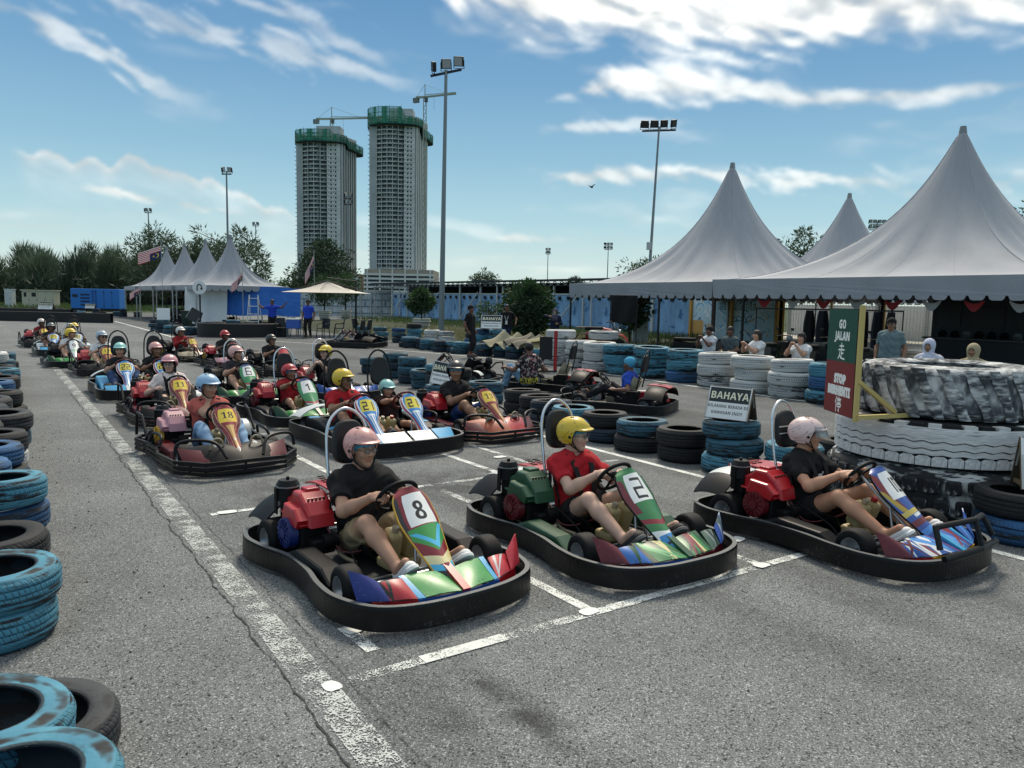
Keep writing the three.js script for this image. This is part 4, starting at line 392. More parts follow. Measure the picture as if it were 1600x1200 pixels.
// giant tyres
{ const R = 0.95, cx = 7.36, cz = -3.62; const mottle = (a, b, t, s, w = 0.06) => dataTex(1024, 256, (u, v) => { const f = tfbm(u * 2, v, 8, 6, s), q = tfbm(u * 2, v, 48, 3, s + 3); const k = sst(t - w, t + w, 0.62 * f + 0.38 * q); return [0, 1, 2].map(i => lerp(a[i], b[i], k) * (0.85 + 0.3 * (q - 0.2))); });
  const blackWhite = mottle(C(30, 34, 38), C(188, 192, 190), 0.545, 31, 0.09), greyWhite = mottle(C(62, 68, 72), C(202, 205, 204), 0.465, 36, 0.17), whiteT = mottle(C(150, 154, 154), C(218, 220, 218), 0.34, 39); const mBW = new THREE.MeshStandardMaterial({ map: blackWhite, roughness: 0.85, side: THREE.DoubleSide }), mGW = new THREE.MeshStandardMaterial({ map: greyWhite, roughness: 0.85, side: THREE.DoubleSide }), mW = new THREE.MeshStandardMaterial({ map: whiteT, roughness: 0.7, side: THREE.DoubleSide }), rub = mat(0x15181b, 0.8);
  const prof = (R, h, y0, rim) => [[rim, 0.06], [lerp(rim, R, 0.5), 0], [R - 0.08, 0.02], [R - 0.02, 0.09], [R, 0.2], [R, 0.8], [R - 0.02, 0.91], [R - 0.08, 0.98], [lerp(rim, R, 0.5), 1], [rim, 0.94], [rim + 0.08, 0.85], [R - 0.1, 0.8], [R - 0.1, 0.2], [rim + 0.08, 0.15], [rim, 0.06]].map(p => [p[0], y0 + p[1] * h]);
  const a = thing('giant_tyre', 'giant black tyre smeared with white paint, bottom of the giant stack', 'tyre', [cx, 0, cz], 0, 'stack of giant tyres'); mk('carcass', lathe(prof(0.9, 0.46, 0, 0.5), 72), mBW, a);
  for (let k = 0; k < 34; k++) { const t = k / 34 * 6.283; for (const [y, o] of [[0.15, 0], [0.32, 0.5]]) { const g = mk('tread_block', uvBox(rb(0.125, 0.125, 0.05, 0, 0, 0, 0.024), 0.5), mBW, a); const q = t + o * 6.283 / 34; g.position.set(Math.cos(q) * 0.9, y, Math.sin(q) * 0.9); g.rotation.y = Math.PI / 2 - q; } }
  const b = thing('giant_tyre', 'giant white painted tyre with zigzag grooves, middle of the giant stack', 'tyre', [cx + 0.03, 0.46, cz], 0, 'stack of giant tyres'); mk('carcass', lathe(prof(0.86, 0.38, 0, 0.48), 72), rub, b);
  const zig = (u, n, a) => a * (Math.abs(((u * n) % 1) - 0.5) * 4 - 1); const band = (y0, z0, y1, z1, name) => mk(name, sheet((u, v) => { const q = -u * 6.28319, y = lerp(y0 + zig(u, 36, z0), y1 + zig(u, 36, z1), v), r = 0.872 - (y > 0.31 ? (y - 0.31) * 0.35 : 0); return [Math.cos(q) * r, y, Math.sin(q) * r]; }, 144, 3, 0.025), mW, b);
  band(0.118, 0.006, 0.16, 0.008, 'tread_rib'); band(0.17, 0.008, 0.222, 0.008, 'tread_rib'); band(0.232, 0.008, 0.345, 0, 'tread_rib'); for (let k = 0; k < 44; k++) { const u = (k + 0.5) / 44 * 6.283; const s = new THREE.Shape(); [[-0.054, -0.04], [0.054, -0.04], [0.056, 0.022], [0.03, 0.04], [-0.03, 0.04], [-0.056, 0.022]].forEach((p, i) => i ? s.lineTo(...p) : s.moveTo(...p)); const g = mk('tread_block', new THREE.ExtrudeGeometry(s, { depth: 0.02, bevelEnabled: true, bevelSize: 0.004, bevelThickness: 0.004, bevelSegments: 1 }), mW, b); g.position.set(Math.cos(u) * 0.855, 0.064, Math.sin(u) * 0.855); g.rotation.y = Math.PI / 2 - u; }
  for (let k = 0; k < 40; k++) { const q = (k + 0.2) / 40 * 6.283; const g = mk('shoulder_lug', bx(0.1, 0.03, 0.09), k % 2 ? mW : rub, b); g.position.set(Math.cos(q) * 0.82, 0.362, Math.sin(q) * 0.82); g.rotation.y = Math.PI / 2 - q; }
  const c = thing('giant_tyre', 'giant tractor tyre with slanted lugs and rubbed white paint, top of the giant stack', 'tyre', [cx + 0.1, 0.845, cz + 0.03], 0, 'stack of giant tyres'); mk('carcass', lathe(prof(0.75, 0.47, 0, 0.42), 72), mGW, c);
  for (let k = 0; k < 24; k++) { const q0 = k / 24 * 6.2832; const g = mk('lug', sheet((u, v) => { const y = lerp(0.02, 0.45, v), q = q0 + (y - 0.24) * 0.62 + (u - 0.5) * (0.13 + 0.03 * Math.sin(v * 9 + k)); const r = 0.757 + 0.012 * Math.sin(u * Math.PI) - 0.5 * Math.pow(Math.max(0, Math.abs(y - 0.235) - 0.15), 1.5) ; return [Math.cos(q) * r, y, Math.sin(q) * r]; }, 4, 8, 0.011), mGW, c); const a = g.geometry.attributes.uv; for (let i = 0; i < a.count; i++) a.setXY(i, k / 24 + a.getX(i) * 0.02 + a.getY(i) * 0.04, a.getY(i) * 0.5 + 0.2); }
}
// ------------------------------------------------------------------ signs
const stroke = (g, S, x, y, s, lw) => { g.lineWidth = lw; g.lineCap = 'round'; for (const L of S) { g.beginPath(); L.forEach((p, i) => i ? g.lineTo(x + p[0] * s, y + p[1] * s) : g.moveTo(x + p[0] * s, y + p[1] * s)); g.stroke(); } };
const zou = [[[0.5, 0], [0.5, 0.42]], [[0.22, 0.18], [0.8, 0.16]], [[0.08, 0.42], [0.94, 0.4]], [[0.52, 0.42], [0.5, 0.9]], [[0.52, 0.64], [0.8, 0.62]], [[0.3, 0.55], [0.24, 0.75], [0.05, 0.98]], [[0.22, 0.76], [0.45, 0.93], [1, 0.98]]], ting = [[[0.28, 0], [0.05, 0.38]], [[0.18, 0.26], [0.18, 1]], [[0.62, 0], [0.66, 0.1]], [[0.34, 0.14], [0.98, 0.13]], [[0.46, 0.24], [0.88, 0.23], [0.87, 0.4], [0.47, 0.41], [0.46, 0.24]], [[0.36, 0.62], [0.36, 0.5], [0.98, 0.49], [0.95, 0.62]], [[0.44, 0.66], [0.9, 0.65]], [[0.67, 0.66], [0.67, 0.97], [0.56, 0.9]]];
const goTex = canvasTex(512, 768, (g, w, h) => { g.fillStyle = '#0f4a39'; g.fillRect(0, 0, w, h / 2); g.fillStyle = '#7c2420'; g.fillRect(0, h / 2, w, h / 2); for (let k = 0; k < 260; k++) { g.fillStyle = `rgba(${k % 2 ? 0 : 190},${k % 2 ? 0 : 180},${k % 2 ? 0 : 160},0.06)`; g.fillRect(hash2(k, 1) * w, hash2(k, 2) * h, 2 + hash2(k, 3) * 50, 2 + hash2(k, 4) * 12); } g.fillStyle = '#eef0ea'; g.strokeStyle = '#eef0ea'; g.textAlign = 'center'; g.font = 'bold 84px sans-serif'; g.lineWidth = 5; const T = (s, x, y, sx = 1) => { g.save(); g.translate(x, y); g.scale(sx, 1); g.fillText(s, 0, 0); g.strokeText(s, 0, 0); g.restore(); }; T('GO', w * 0.5, 140); T('JALAN', w * 0.52, 226, 1.05); stroke(g, zou, w * 0.4, 250, 115, 13); T('STOP', w * 0.52, 540); T('BERHENTI', w * 0.5, 628, 0.98); stroke(g, ting, w * 0.4, 645, 108, 11); });
{ const L = [6.55, -4.25], Rr = [6.19, -3.73]; const t = thing('stop_go_board', 'green and red GO STOP board on a yellow frame by the giant tyres', 'sign', [L[0], 0, L[1]]); const dx = Rr[0] - L[0], dz = Rr[1] - L[1], w = Math.hypot(dx, dz); t.rotation.y = Math.atan2(-dz, dx); const yel = mat(0xc0ae6c, 0.75);
  mk('board', bx(w - 0.02, 0.95, 0.03, w / 2, 1.325, 0), mat(0x3a2a26, 0.8), t); mk('painted_face', new THREE.PlaneGeometry(w - 0.03, 0.94).rotateY(Math.PI).translate(w / 2, 1.325, -0.018), new THREE.MeshStandardMaterial({ map: goTex, roughness: 0.6 }), t); mk('painted_face', new THREE.PlaneGeometry(w - 0.03, 0.94).translate(w / 2, 1.325, 0.018), new THREE.MeshStandardMaterial({ map: goTex, roughness: 0.6 }), t); mk('post', bx(0.04, 1.0, 0.035, w + 0.022, 1.33, 0), yel, t);
  const T = 'M'; const q = new THREE.Matrix4().makeRotationY(-t.rotation.y); const loc = (x, z) => { const v = V(x - L[0], 0, z - L[1]).applyMatrix4(q); return [v.x, v.z]; }; const e = loc(6.95, -3.5); mk('support_bar', beam([w + 0.04, 0.87, 0], [e[0], 0.87, e[1]], 0.035, 0.035), yel, t); mk('diagonal_brace', beam([w + 0.04, 1.18, 0], [lerp(w, e[0], 0.55), 0.9, lerp(0, e[1], 0.55)], 0.03, 0.035), yel, t); }
const bahaya = canvasTex(512, 384, (g, w, h) => { g.fillStyle = '#e3e6e4'; g.fillRect(0, 0, w, h); g.fillStyle = '#17282c'; g.fillRect(14, 10, w - 28, h * 0.46); g.fillStyle = '#e9e6c8'; g.textAlign = 'center'; g.font = 'bold 122px sans-serif'; g.fillText('BAHAYA', w / 2, h * 0.38, w - 50); g.fillStyle = '#1b2022'; g.font = 'bold 50px sans-serif'; g.fillText('DILARANG BERADA DI', w / 2, h * 0.66, w - 30); g.fillText('KAWASAN INI!!!', w / 2, h * 0.86, w - 120); });
function aFrame(label, x, y, z, turn, w, h, tex, tilt = 0) { const t = thing('warning_sign', label, 'sign', [x, y, z], turn, 'folding warning signs'); t.rotation.z = tilt; const a = 0.33; mk('front_board', bx(w, h, 0.02, 0, h / 2 * Math.cos(a), h / 2 * Math.sin(a) + 0.0, [-a, 0, 0]), mat(0x6b5a44, 0.8), t); mk('painted_face', new THREE.PlaneGeometry(w - 0.01, h - 0.01).applyMatrix4(M4([0, h / 2 * Math.cos(a) + 0.004, h / 2 * Math.sin(a) + 0.0125], [-a, 0, 0])), new THREE.MeshStandardMaterial({ map: tex, roughness: 0.55 }), t); mk('rear_board', bx(w, h, 0.02, 0, h / 2 * Math.cos(a), -h / 2 * Math.sin(a) + 0.0, [a, 0, 0]), mat(0x4a4234, 0.85), t); for (const s of [-1, 1]) mk('edge_batten', [beam([s * (w / 2 - 0.015), 0.01, h * Math.sin(a)], [s * (w / 2 - 0.015), h * Math.cos(a), 0.0], 0.014, 0.024), beam([s * (w / 2 - 0.015), 0.01, -h * Math.sin(a)], [s * (w / 2 - 0.015), h * Math.cos(a), -0.0], 0.014, 0.024)].map(g => g), mat(0xb9bdb8, 0.8), t); mk('spreader', bx(0.03, 0.03, 2 * h * Math.sin(a) - 0.05, -w / 2 + 0.03, 0.03, 0), mat(0x7d6a4c, 0.85), t); }
aFrame('white folding BAHAYA warning sign on the three-high tyre stack', 6.68, 0.585, -5.46, -YAW - 0.72, 0.5, 0.36, bahaya); aFrame('tilted white BAHAYA warning sign beside the driver of kart 13', 6.42, 0.39, -11.4, -YAW - 0.1, 0.36, 0.4, bahaya, -0.17);
const sTex = canvasTex(256, 256, (g, w, h) => { g.fillStyle = '#e3e6e6'; g.fillRect(0, 0, w, h); g.fillStyle = '#17202a'; g.font = 'bold 90px sans-serif'; g.fillText('S', 10, 150); }); aFrame('white folding sign cut off by the right edge', 6.99, 0.40, -2.5, -YAW - 0.3, 0.5, 0.42, sTex); stack(carT, 0.2, ['blue', 'black'], 6.74, -2.62, 'the pair under the sign at the right edge', 'tyres at the right edge');
aFrame('white warning sign on the tall pale blue stack behind the standing man', 15.0, 0.85, -23.0, -YAW - 0.1, 0.75, 0.5, bahaya); { let [x, z] = camW(-30.6, 50.6); aFrame('white warning sign on the second belt barrier at the far left', x, 0.75, z, SKYL, 0.95, 0.5, bahaya); [x, z] = camW(-35.6, 65); aFrame('small white warning sign in front of the blue generator', x, 0.6, z, SKYL, 0.8, 0.4, bahaya); }
// round U-turn sign on a post
{ const [x, z] = camW(-14.6, 36.0); const t = thing('u_turn_sign', 'round white U-turn sign on a black post over the tyre island', 'sign', [x, 0, z], SKYL); mk('post', bar([0, 0, 0], [0, 1.9, 0], 0.04, 8), poleDark, t); mk('disc', cy(0.32, 0.32, 0.02, 0, 2.2, 0.03, [Math.PI / 2, 0, 0], 32), mat(0xd8dcdc, 0.5), t); mk('arrow', [tube([[-0.1, 2.05, 0.05], [-0.1, 2.25, 0.05], [-0.04, 2.33, 0.05], [0.04, 2.33, 0.05], [0.1, 2.25, 0.05], [0.1, 2.18, 0.05]], 0.022, 20, 6), new THREE.ConeGeometry(0.06, 0.1, 12).rotateX(Math.PI).translate(0.1, 2.12, 0.05)], poleDark, t); }
// ------------------------------------------------------------------ people: smooth fields meshed with surface nets
function nets(sdf, lo, hi, cell, colf) {
  const n = [0, 1, 2].map(k => Math.ceil((hi[k] - lo[k]) / cell) + 1), [nx, ny, nz] = n, F = new Float32Array(nx * ny * nz), B = 5, hd = cell * B * 0.9;
  for (let bz = 0; bz < nz; bz += B) for (let by = 0; by < ny; by += B) for (let b = 0; b < nx; b += B) { const c = sdf(lo[0] + (b + B / 2) * cell, lo[1] + (by + B / 2) * cell, lo[2] + (bz + B / 2) * cell); const skip = Math.abs(c) > hd * 1.05 + 0.022; for (let k = bz; k < Math.min(nz, bz + B); k++) for (let j = by; j < Math.min(ny, by + B); j++) for (let i = b; i < Math.min(nx, b + B); i++) F[(k * ny + j) * nx + i] = skip ? c : sdf(lo[0] + i * cell, lo[1] + j * cell, lo[2] + k * cell); }
  const id = new Int32Array(nx * ny * nz).fill(-1), P = [], I = [];
  const E = [[0, 1], [0, 2], [0, 4], [1, 3], [1, 5], [2, 3], [2, 6], [3, 7], [4, 5], [4, 6], [5, 7], [6, 7]];
  for (let k = 0; k < nz - 1; k++) for (let j = 0; j < ny - 1; j++) for (let i = 0; i < nx - 1; i++) { const o = (k * ny + j) * nx + i; let m = 0; const v = []; for (let c = 0; c < 8; c++) { const f = F[o + (c & 1) + ((c >> 1) & 1) * nx + (c >> 2) * nx * ny]; v.push(f); if (f < 0) m |= 1 << c; } if (m === 0 || m === 255) continue; let x = 0, y = 0, z = 0, q = 0; for (const [a, b] of E) { if (((m >> a) & 1) === ((m >> b) & 1)) continue; const t = v[a] / (v[a] - v[b]); x += lerp(a & 1, b & 1, t); y += lerp((a >> 1) & 1, (b >> 1) & 1, t); z += lerp(a >> 2, b >> 2, t); q++; } id[o] = P.length / 3; P.push(lo[0] + (i + x / q) * cell, lo[1] + (j + y / q) * cell, lo[2] + (k + z / q) * cell); }
  for (let k = 1; k < nz - 1; k++) for (let j = 1; j < ny - 1; j++) for (let i = 1; i < nx - 1; i++) { const o = (k * ny + j) * nx + i, f = F[o] < 0; for (const [d, u, w] of [[1, nx, nx * ny], [nx, nx * ny, 1], [nx * ny, 1, nx]]) { if (f === (F[o + d] < 0)) continue; const a = id[o], b = id[o - u], c = id[o - u - w], e = id[o - w]; if (a < 0 || b < 0 || c < 0 || e < 0) continue; f ? I.push(a, b, c, a, c, e) : I.push(a, c, b, a, e, c); } }
  const N = new Float32Array(P.length), Cc = new Float32Array(P.length).fill(1), h = cell * 0.6; for (let q = 0; q < P.length; q += 3) { const x = P[q], y = P[q + 1], z = P[q + 2]; const a = sdf(x + h, y, z) - sdf(x - h, y, z), b = sdf(x, y + h, z) - sdf(x, y - h, z), c = sdf(x, y, z + h) - sdf(x, y, z - h), l = Math.hypot(a, b, c) || 1; N[q] = a / l; N[q + 1] = b / l; N[q + 2] = c / l; if (colf) { const g = colf(x, y, z); Cc[q] = g[0]; Cc[q + 1] = g[1]; Cc[q + 2] = g[2]; } }
  const g = new THREE.BufferGeometry(); g.setAttribute('position', new THREE.Float32BufferAttribute(P, 3)); g.setAttribute('normal', new THREE.BufferAttribute(N, 3)); g.setAttribute('uv', new THREE.Float32BufferAttribute(new Float32Array(P.length / 3 * 2), 2)); g.setAttribute('color', new THREE.BufferAttribute(Cc, 3)); g.setIndex(I); return wind(g);
}
const smin = (a, b, k) => { const h = Math.max(0, k - Math.abs(a - b)) / k; return Math.min(a, b) - h * h * k * 0.25; };
const smax = (a, b, k) => -smin(-a, -b, k);
const cap = (x, y, z, p) => { const [a, b, r1, r2] = p; const dx = b[0] - a[0], dy = b[1] - a[1], dz = b[2] - a[2]; const L = dx * dx + dy * dy + dz * dz || 1e-9; let t = ((x - a[0]) * dx + (y - a[1]) * dy + (z - a[2]) * dz) / L; t = t < 0 ? 0 : t > 1 ? 1 : t; const X = x - a[0] - dx * t, Y = y - a[1] - dy * t, Z = z - a[2] - dz * t; return Math.sqrt(X * X + Y * Y + Z * Z) - (r1 + (r2 - r1) * t); };
const ell = (x, y, z, c, r) => { const X = (x - c[0]) / r[0], Y = (y - c[1]) / r[1], Z = (z - c[2]) / r[2]; const k = Math.sqrt(X * X + Y * Y + Z * Z); const X2 = X / r[0], Y2 = Y / r[1], Z2 = Z / r[2]; const m = Math.sqrt(X2 * X2 + Y2 * Y2 + Z2 * Z2); return m < 1e-6 ? -Math.min(...r) : k * (k - 1) / m; };
// head: origin between the ears, y up, z out of the face
function headSdf(x0, y, z) { const x = Math.abs(x0);
  let d = ell(x, y, z, [0, 0.035, -0.012], [0.075, 0.085, 0.094]); d = smin(d, ell(x, y, z, [0, -0.035, 0.02], [0.059, 0.078, 0.068]), 0.04); d = smin(d, Math.hypot(x, y + 0.098, z - 0.06) - 0.022, 0.035); d = smin(d, Math.hypot(x - 0.036, y + 0.02, z - 0.062) - 0.022, 0.03); d = smin(d, cap(x, y, z, [[0.012, 0.026, 0.082], [0.042, 0.024, 0.068], 0.008, 0.007]), 0.018);
  d = smax(d, -(Math.hypot(x - 0.032, y - 0.004, z - 0.098) - 0.017), 0.014); d = smin(d, cap(x, y, z, [[0, 0.014, 0.082], [0, -0.028, 0.100], 0.008, 0.0125]), 0.014); d = smin(d, Math.hypot(x - 0.013, y + 0.031, z - 0.09) - 0.009, 0.008); d = smin(d, cap(x, y, z, [[0, -0.058, 0.083], [0.02, -0.06, 0.075], 0.0075, 0.004]), 0.008); d = smin(d, cap(x, y, z, [[0, -0.07, 0.081], [0.016, -0.068, 0.076], 0.008, 0.005]), 0.008); d = smax(d, -cap(x, y, z, [[0, -0.0645, 0.095], [0.02, -0.0635, 0.088], 0.0035, 0.002]), 0.004);
  d = smin(d, ell(x, y, z, [0.078, -0.004, -0.006], [0.008, 0.032, 0.019]), 0.01); return smin(d, cap(x, y, z, [[0, -0.07, -0.02], [0, -0.2, -0.035], 0.05, 0.054]), 0.03); }
const headCol = (x, y, z) => { const a = Math.abs(x); if (z > 0.066 && a < 0.027 && y < -0.052 && y > -0.079) return [0.86, 0.62, 0.6]; if (z > 0.05 && a > 0.013 && a < 0.05 && Math.abs(y - 0.029 + 0.25 * Math.max(0, a - 0.038)) < 0.0048) return [0.1, 0.09, 0.09]; return [1, 1, 1]; };
function eyes() { const L = []; for (const s of [-1, 1]) { const g = new THREE.SphereGeometry(0.0118, 12, 10).rotateX(Math.PI / 2).translate(s * 0.031, 0.004, 0.0735); const c = new Float32Array(g.attributes.position.count * 3); for (let i = 0; i < c.length / 3; i++) { const X = g.attributes.position.getX(i) - s * 0.031, Y = g.attributes.position.getY(i) - 0.004, z = g.attributes.position.getZ(i); const r = Math.hypot(X, Y); const k = z > 0.0735 && r < 0.0055 ? [0.06, 0.04, 0.03] : Y > 0.0055 || Y < -0.0065 ? [0.8, 0.75, 0.72] : [1.5, 1.55, 1.6]; c.set(k, i * 3); } g.setAttribute('color', new THREE.BufferAttribute(c, 3)); L.push(g); } return L; }
const mgc = list => mergeGeometries(list.map(g => { const h = g.index ? g.toNonIndexed() : g; for (const k of Object.keys(h.attributes)) if (!['position', 'normal', 'uv', 'color'].includes(k)) h.deleteAttribute(k); return h; }));
const headNear = mgc([nets(headSdf, [-0.1, -0.21, -0.12], [0.1, 0.13, 0.125], 0.0042, headCol), ...eyes()]), headFar = mgc([nets(headSdf, [-0.1, -0.21, -0.12], [0.1, 0.13, 0.125], 0.008, headCol), ...eyes()]);
// hands: wrist at the origin, fingers along +z, palm facing -y, thumb on +x
function handGeo(curl, cell, idx = curl) { const prim = []; prim.push([[-0.022, 0, 0.012], [-0.03, 0, 0.078], 0.017, 0.0125], [[0, 0, 0.0], [-0.01, 0.001, 0.082], 0.019, 0.0135], [[0.018, 0, 0.012], [0.012, 0.001, 0.084], 0.018, 0.0135], [[0.02, 0, 0.02], [0.03, 0, 0.08], 0.017, 0.013], [[0, 0, -0.03], [0, 0, 0.02], 0.025, 0.022]); const fing = []; [[0.03, 0.072, 0.0088], [0.0105, 0.079, 0.0092], [-0.0095, 0.073, 0.0088], [-0.029, 0.058, 0.0078]].forEach(([x, L, r], k) => { const c = k === 0 ? idx : curl; let p = [x, 0, 0.083], a = 0; const sp = x * 0.12; [0.45, 0.31, 0.24].forEach((f, j) => { a += c[j]; const l = L * f, q = [p[0] + sp * l * 5, p[1] - Math.sin(a) * l, p[2] + Math.cos(a) * l]; fing.push([p, q, r * (1 - 0.06 * j), r * (0.93 - 0.06 * j)]); p = q; }); }); const c = curl[0]; const t0 = [0.028, -0.004, 0.024], t1 = [0.052, -0.014 - 0.012 * c, 0.054], t2 = [0.05 - 0.016 * c, -0.02 - 0.02 * c, 0.086]; fing.push([t0, t1, 0.0145, 0.0105], [t1, t2, 0.0102, 0.0085]);
  const f = (x, y, z) => { let d = 1; for (const p of prim) d = smin(d, cap(x, y, z, p), 0.014); let e = 1; for (const p of fing) e = Math.min(e, cap(x, y, z, p)); return smin(d, e, 0.007); }; return nets(f, [-0.065, -0.1, -0.06], [0.085, 0.045, 0.19], cell); }
const HND = {}; const hand = (pose, near) => HND[pose + near] || (HND[pose + near] = handGeo({ grip: [0.95, 1.25, 0.8], relax: [0.35, 0.45, 0.3], point: [1.0, 1.3, 0.8], flat: [0.1, 0.1, 0.08], hold: [0.6, 0.8, 0.5] }[pose], near ? 0.0042 : 0.0075, pose === 'point' ? [0.25, 0.3, 0.2] : undefined));
// helmets and hair sit on the head
const helmSdf = (x, y, z) => { const o = ell(x, y, z, [0, 0.03, -0.012], [0.116, 0.122, 0.141]); const i = ell(x, y, z, [0, 0.022, -0.012], [0.101, 0.109, 0.126]); let d = Math.max(o, -i); const cut = 0.05 - 0.112 * sst(0.055, 0.0, z) + 0.02 * sst(-0.06, -0.12, z); d = smax(d, cut - y, 0.006); const rim = Math.abs(y - cut - 0.004) - 0.004; d = Math.min(d, Math.max(Math.max(o - 0.004, -i), rim)); return smin(d, Math.max(ell(x, y, z, [0, 0.058, 0.08], [0.09, 0.012, 0.068]), -i), 0.012); };
// grime, chips and scratches in the shell's paint
const helmCol = (x, y, z) => { const n = fbm(x * 60 + z * 25 + 9, y * 60 - z * 40, 4), m = fbm(x * 14 + 3, y * 14 + z * 14, 3), sc = vnoise(x * 30 + y * 240, z * 22); const k = (0.93 + 0.16 * (m - 0.5)) * (n > 0.69 ? 0.55 : 1) * (sc > 0.93 ? 1.12 : 1); return [k, k, k * 0.99]; };
const helmNear = nets(helmSdf, [-0.135, -0.1, -0.17], [0.135, 0.17, 0.175], 0.0045, helmCol), helmFar = nets(helmSdf, [-0.135, -0.1, -0.17], [0.135, 0.17, 0.175], 0.0085);
const helmTrim = tube(Array.from({ length: 40 }, (_, i) => { const t = i / 40 * 6.2832; let z = Math.cos(t) * 0.14, y = 0, k = 1; for (let q = 0; q < 4; q++) { y = 0.05 - 0.112 * sst(0.055, 0.0, z) + 0.02 * sst(-0.06, -0.12, z); k = Math.sqrt(Math.max(0.05, 1 - Math.pow((y - 0.03) / 0.122, 2))); z = -0.012 + 0.143 * k * Math.cos(t); } return [0.118 * k * Math.sin(t), y, z]; }), 0.0042, 120, 6, true);
const capSdf = (x, y, z) => smax(ell(x, y, z, [0, 0.034, -0.012], [0.083, 0.094, 0.102]), 0.02 - 0.07 * sst(0.05, -0.02, z) - y, 0.01); const hairCap = nets(capSdf, [-0.11, -0.1, -0.13], [0.11, 0.14, 0.12], 0.006);
const curlSdf = (x, y, z) => smax(ell(x, y, z, [0, 0.05, -0.02], [0.105, 0.1, 0.112]) + 0.014 * Math.sin(x * 130) * Math.sin(y * 120 + 1) * Math.sin(z * 125), 0.03 - 0.08 * sst(0.06, 0.0, z) - y, 0.01); const hairCurl = nets(curlSdf, [-0.13, -0.1, -0.15], [0.13, 0.18, 0.13], 0.007);
const longSdf = (x, y, z) => { const s = capSdf(x, y, z); let d = smin(s, cap(x, y, z, [[0, 0.0, -0.075], [0, -0.24, -0.085], 0.062, 0.045]), 0.04); const a = Math.abs(x); d = smin(d, cap(a, y, z, [[0.07, 0.02, -0.01], [0.078, -0.18, -0.015], 0.022, 0.018]), 0.03); return d + 0.004 * Math.sin(x * 160 + y * 20); }; const hairLong = nets(longSdf, [-0.13, -0.32, -0.18], [0.13, 0.14, 0.12], 0.008);
const hijSdf = (x, y, z) => { let d = ell(x, y, z, [0, 0.02, -0.012], [0.1, 0.118, 0.118]); d = smin(d, cap(x, y, z, [[0, -0.1, 0.0], [0, -0.27, 0.0], 0.082, 0.16]), 0.06); d = smax(d, -ell(x, y, z, [0, -0.028, 0.12], [0.056, 0.082, 0.085]), 0.012); return d + 0.005 * Math.sin(y * 60 + 6 * Math.sin(x * 20)) * sst(-0.05, -0.15, y); }; const hijab = nets(hijSdf, [-0.2, -0.44, -0.2], [0.2, 0.16, 0.2], 0.009);
const shoeSdf = (x, y, z) => { let d = cap(x, y, z, [[0, 0.04, -0.045], [0.004, 0.028, 0.15], 0.043, 0.038]); d = smin(d, cap(x, y, z, [[0, 0.05, -0.035], [0, 0.1, -0.04], 0.04, 0.042]), 0.03); d = smax(d, 0.002 - y, 0.004); d = smax(d, y - 0.088, 0.004); return Math.min(d, Math.max(cap(x, 0.02, z, [[0, 0.02, -0.05], [0.004, 0.02, 0.155], 0.047, 0.044]), Math.abs(y - 0.014) - 0.012)); };
const shoeGeo = col => nets(shoeSdf, [-0.07, -0.01, -0.11], [0.07, 0.11, 0.21], 0.0065, (x, y) => y < 0.027 ? col.sole : col.top); const SHO = {}; const shoe = k => SHO[k] || (SHO[k] = shoeGeo({ white: { top: [0.75, 0.75, 0.74], sole: [0.8, 0.8, 0.78] }, black: { top: [0.02, 0.02, 0.022], sole: [0.12, 0.12, 0.12] }, grey: { top: [0.12, 0.13, 0.14], sole: [0.5, 0.5, 0.5] }, slip: { top: [0.03, 0.03, 0.03], sole: [0.03, 0.03, 0.03] } }[k]));
const shoeM = new THREE.MeshStandardMaterial({ vertexColors: true, roughness: 0.7, side: THREE.DoubleSide });
const skinMs = {}; const skin = c => skinMs[c] || (skinMs[c] = new THREE.MeshPhysicalMaterial({ color: c, roughness: 0.55, vertexColors: true, side: THREE.DoubleSide, sheen: 0.15, sheenRoughness: 0.6 }));
const clothMs = {}; const weaveB = dataTex(128, 128, (u, v) => { const k = 0.5 + 0.25 * Math.sin(u * 200) * Math.sin(v * 200); return [k, k, k]; }, false); const cloth = c => clothMs[c] || (clothMs[c] = new THREE.MeshStandardMaterial({ color: c, roughness: 0.95, side: THREE.DoubleSide }));
// two-bone reach: middle joint between a and c
function bend(a, c, l1, l2, pole) { const A = V(...a), Cc = V(...c), d = Cc.clone().sub(A); let L = d.length(); const mx = (l1 + l2) * 0.998; if (L > mx) { d.multiplyScalar(mx / L); L = mx; Cc.copy(A).add(d); } const t = (l1 * l1 - l2 * l2 + L * L) / (2 * L), hgt = Math.sqrt(Math.max(0, l1 * l1 - t * t)); const n = d.clone().normalize(); const p = V(...pole); p.addScaledVector(n, -p.dot(n)).normalize(); return [A.clone().addScaledVector(n, t).addScaledVector(p, hgt).toArray(), Cc.toArray()]; }
const mix3 = (a, b, t) => [0, 1, 2].map(k => lerp(a[k], b[k], t));
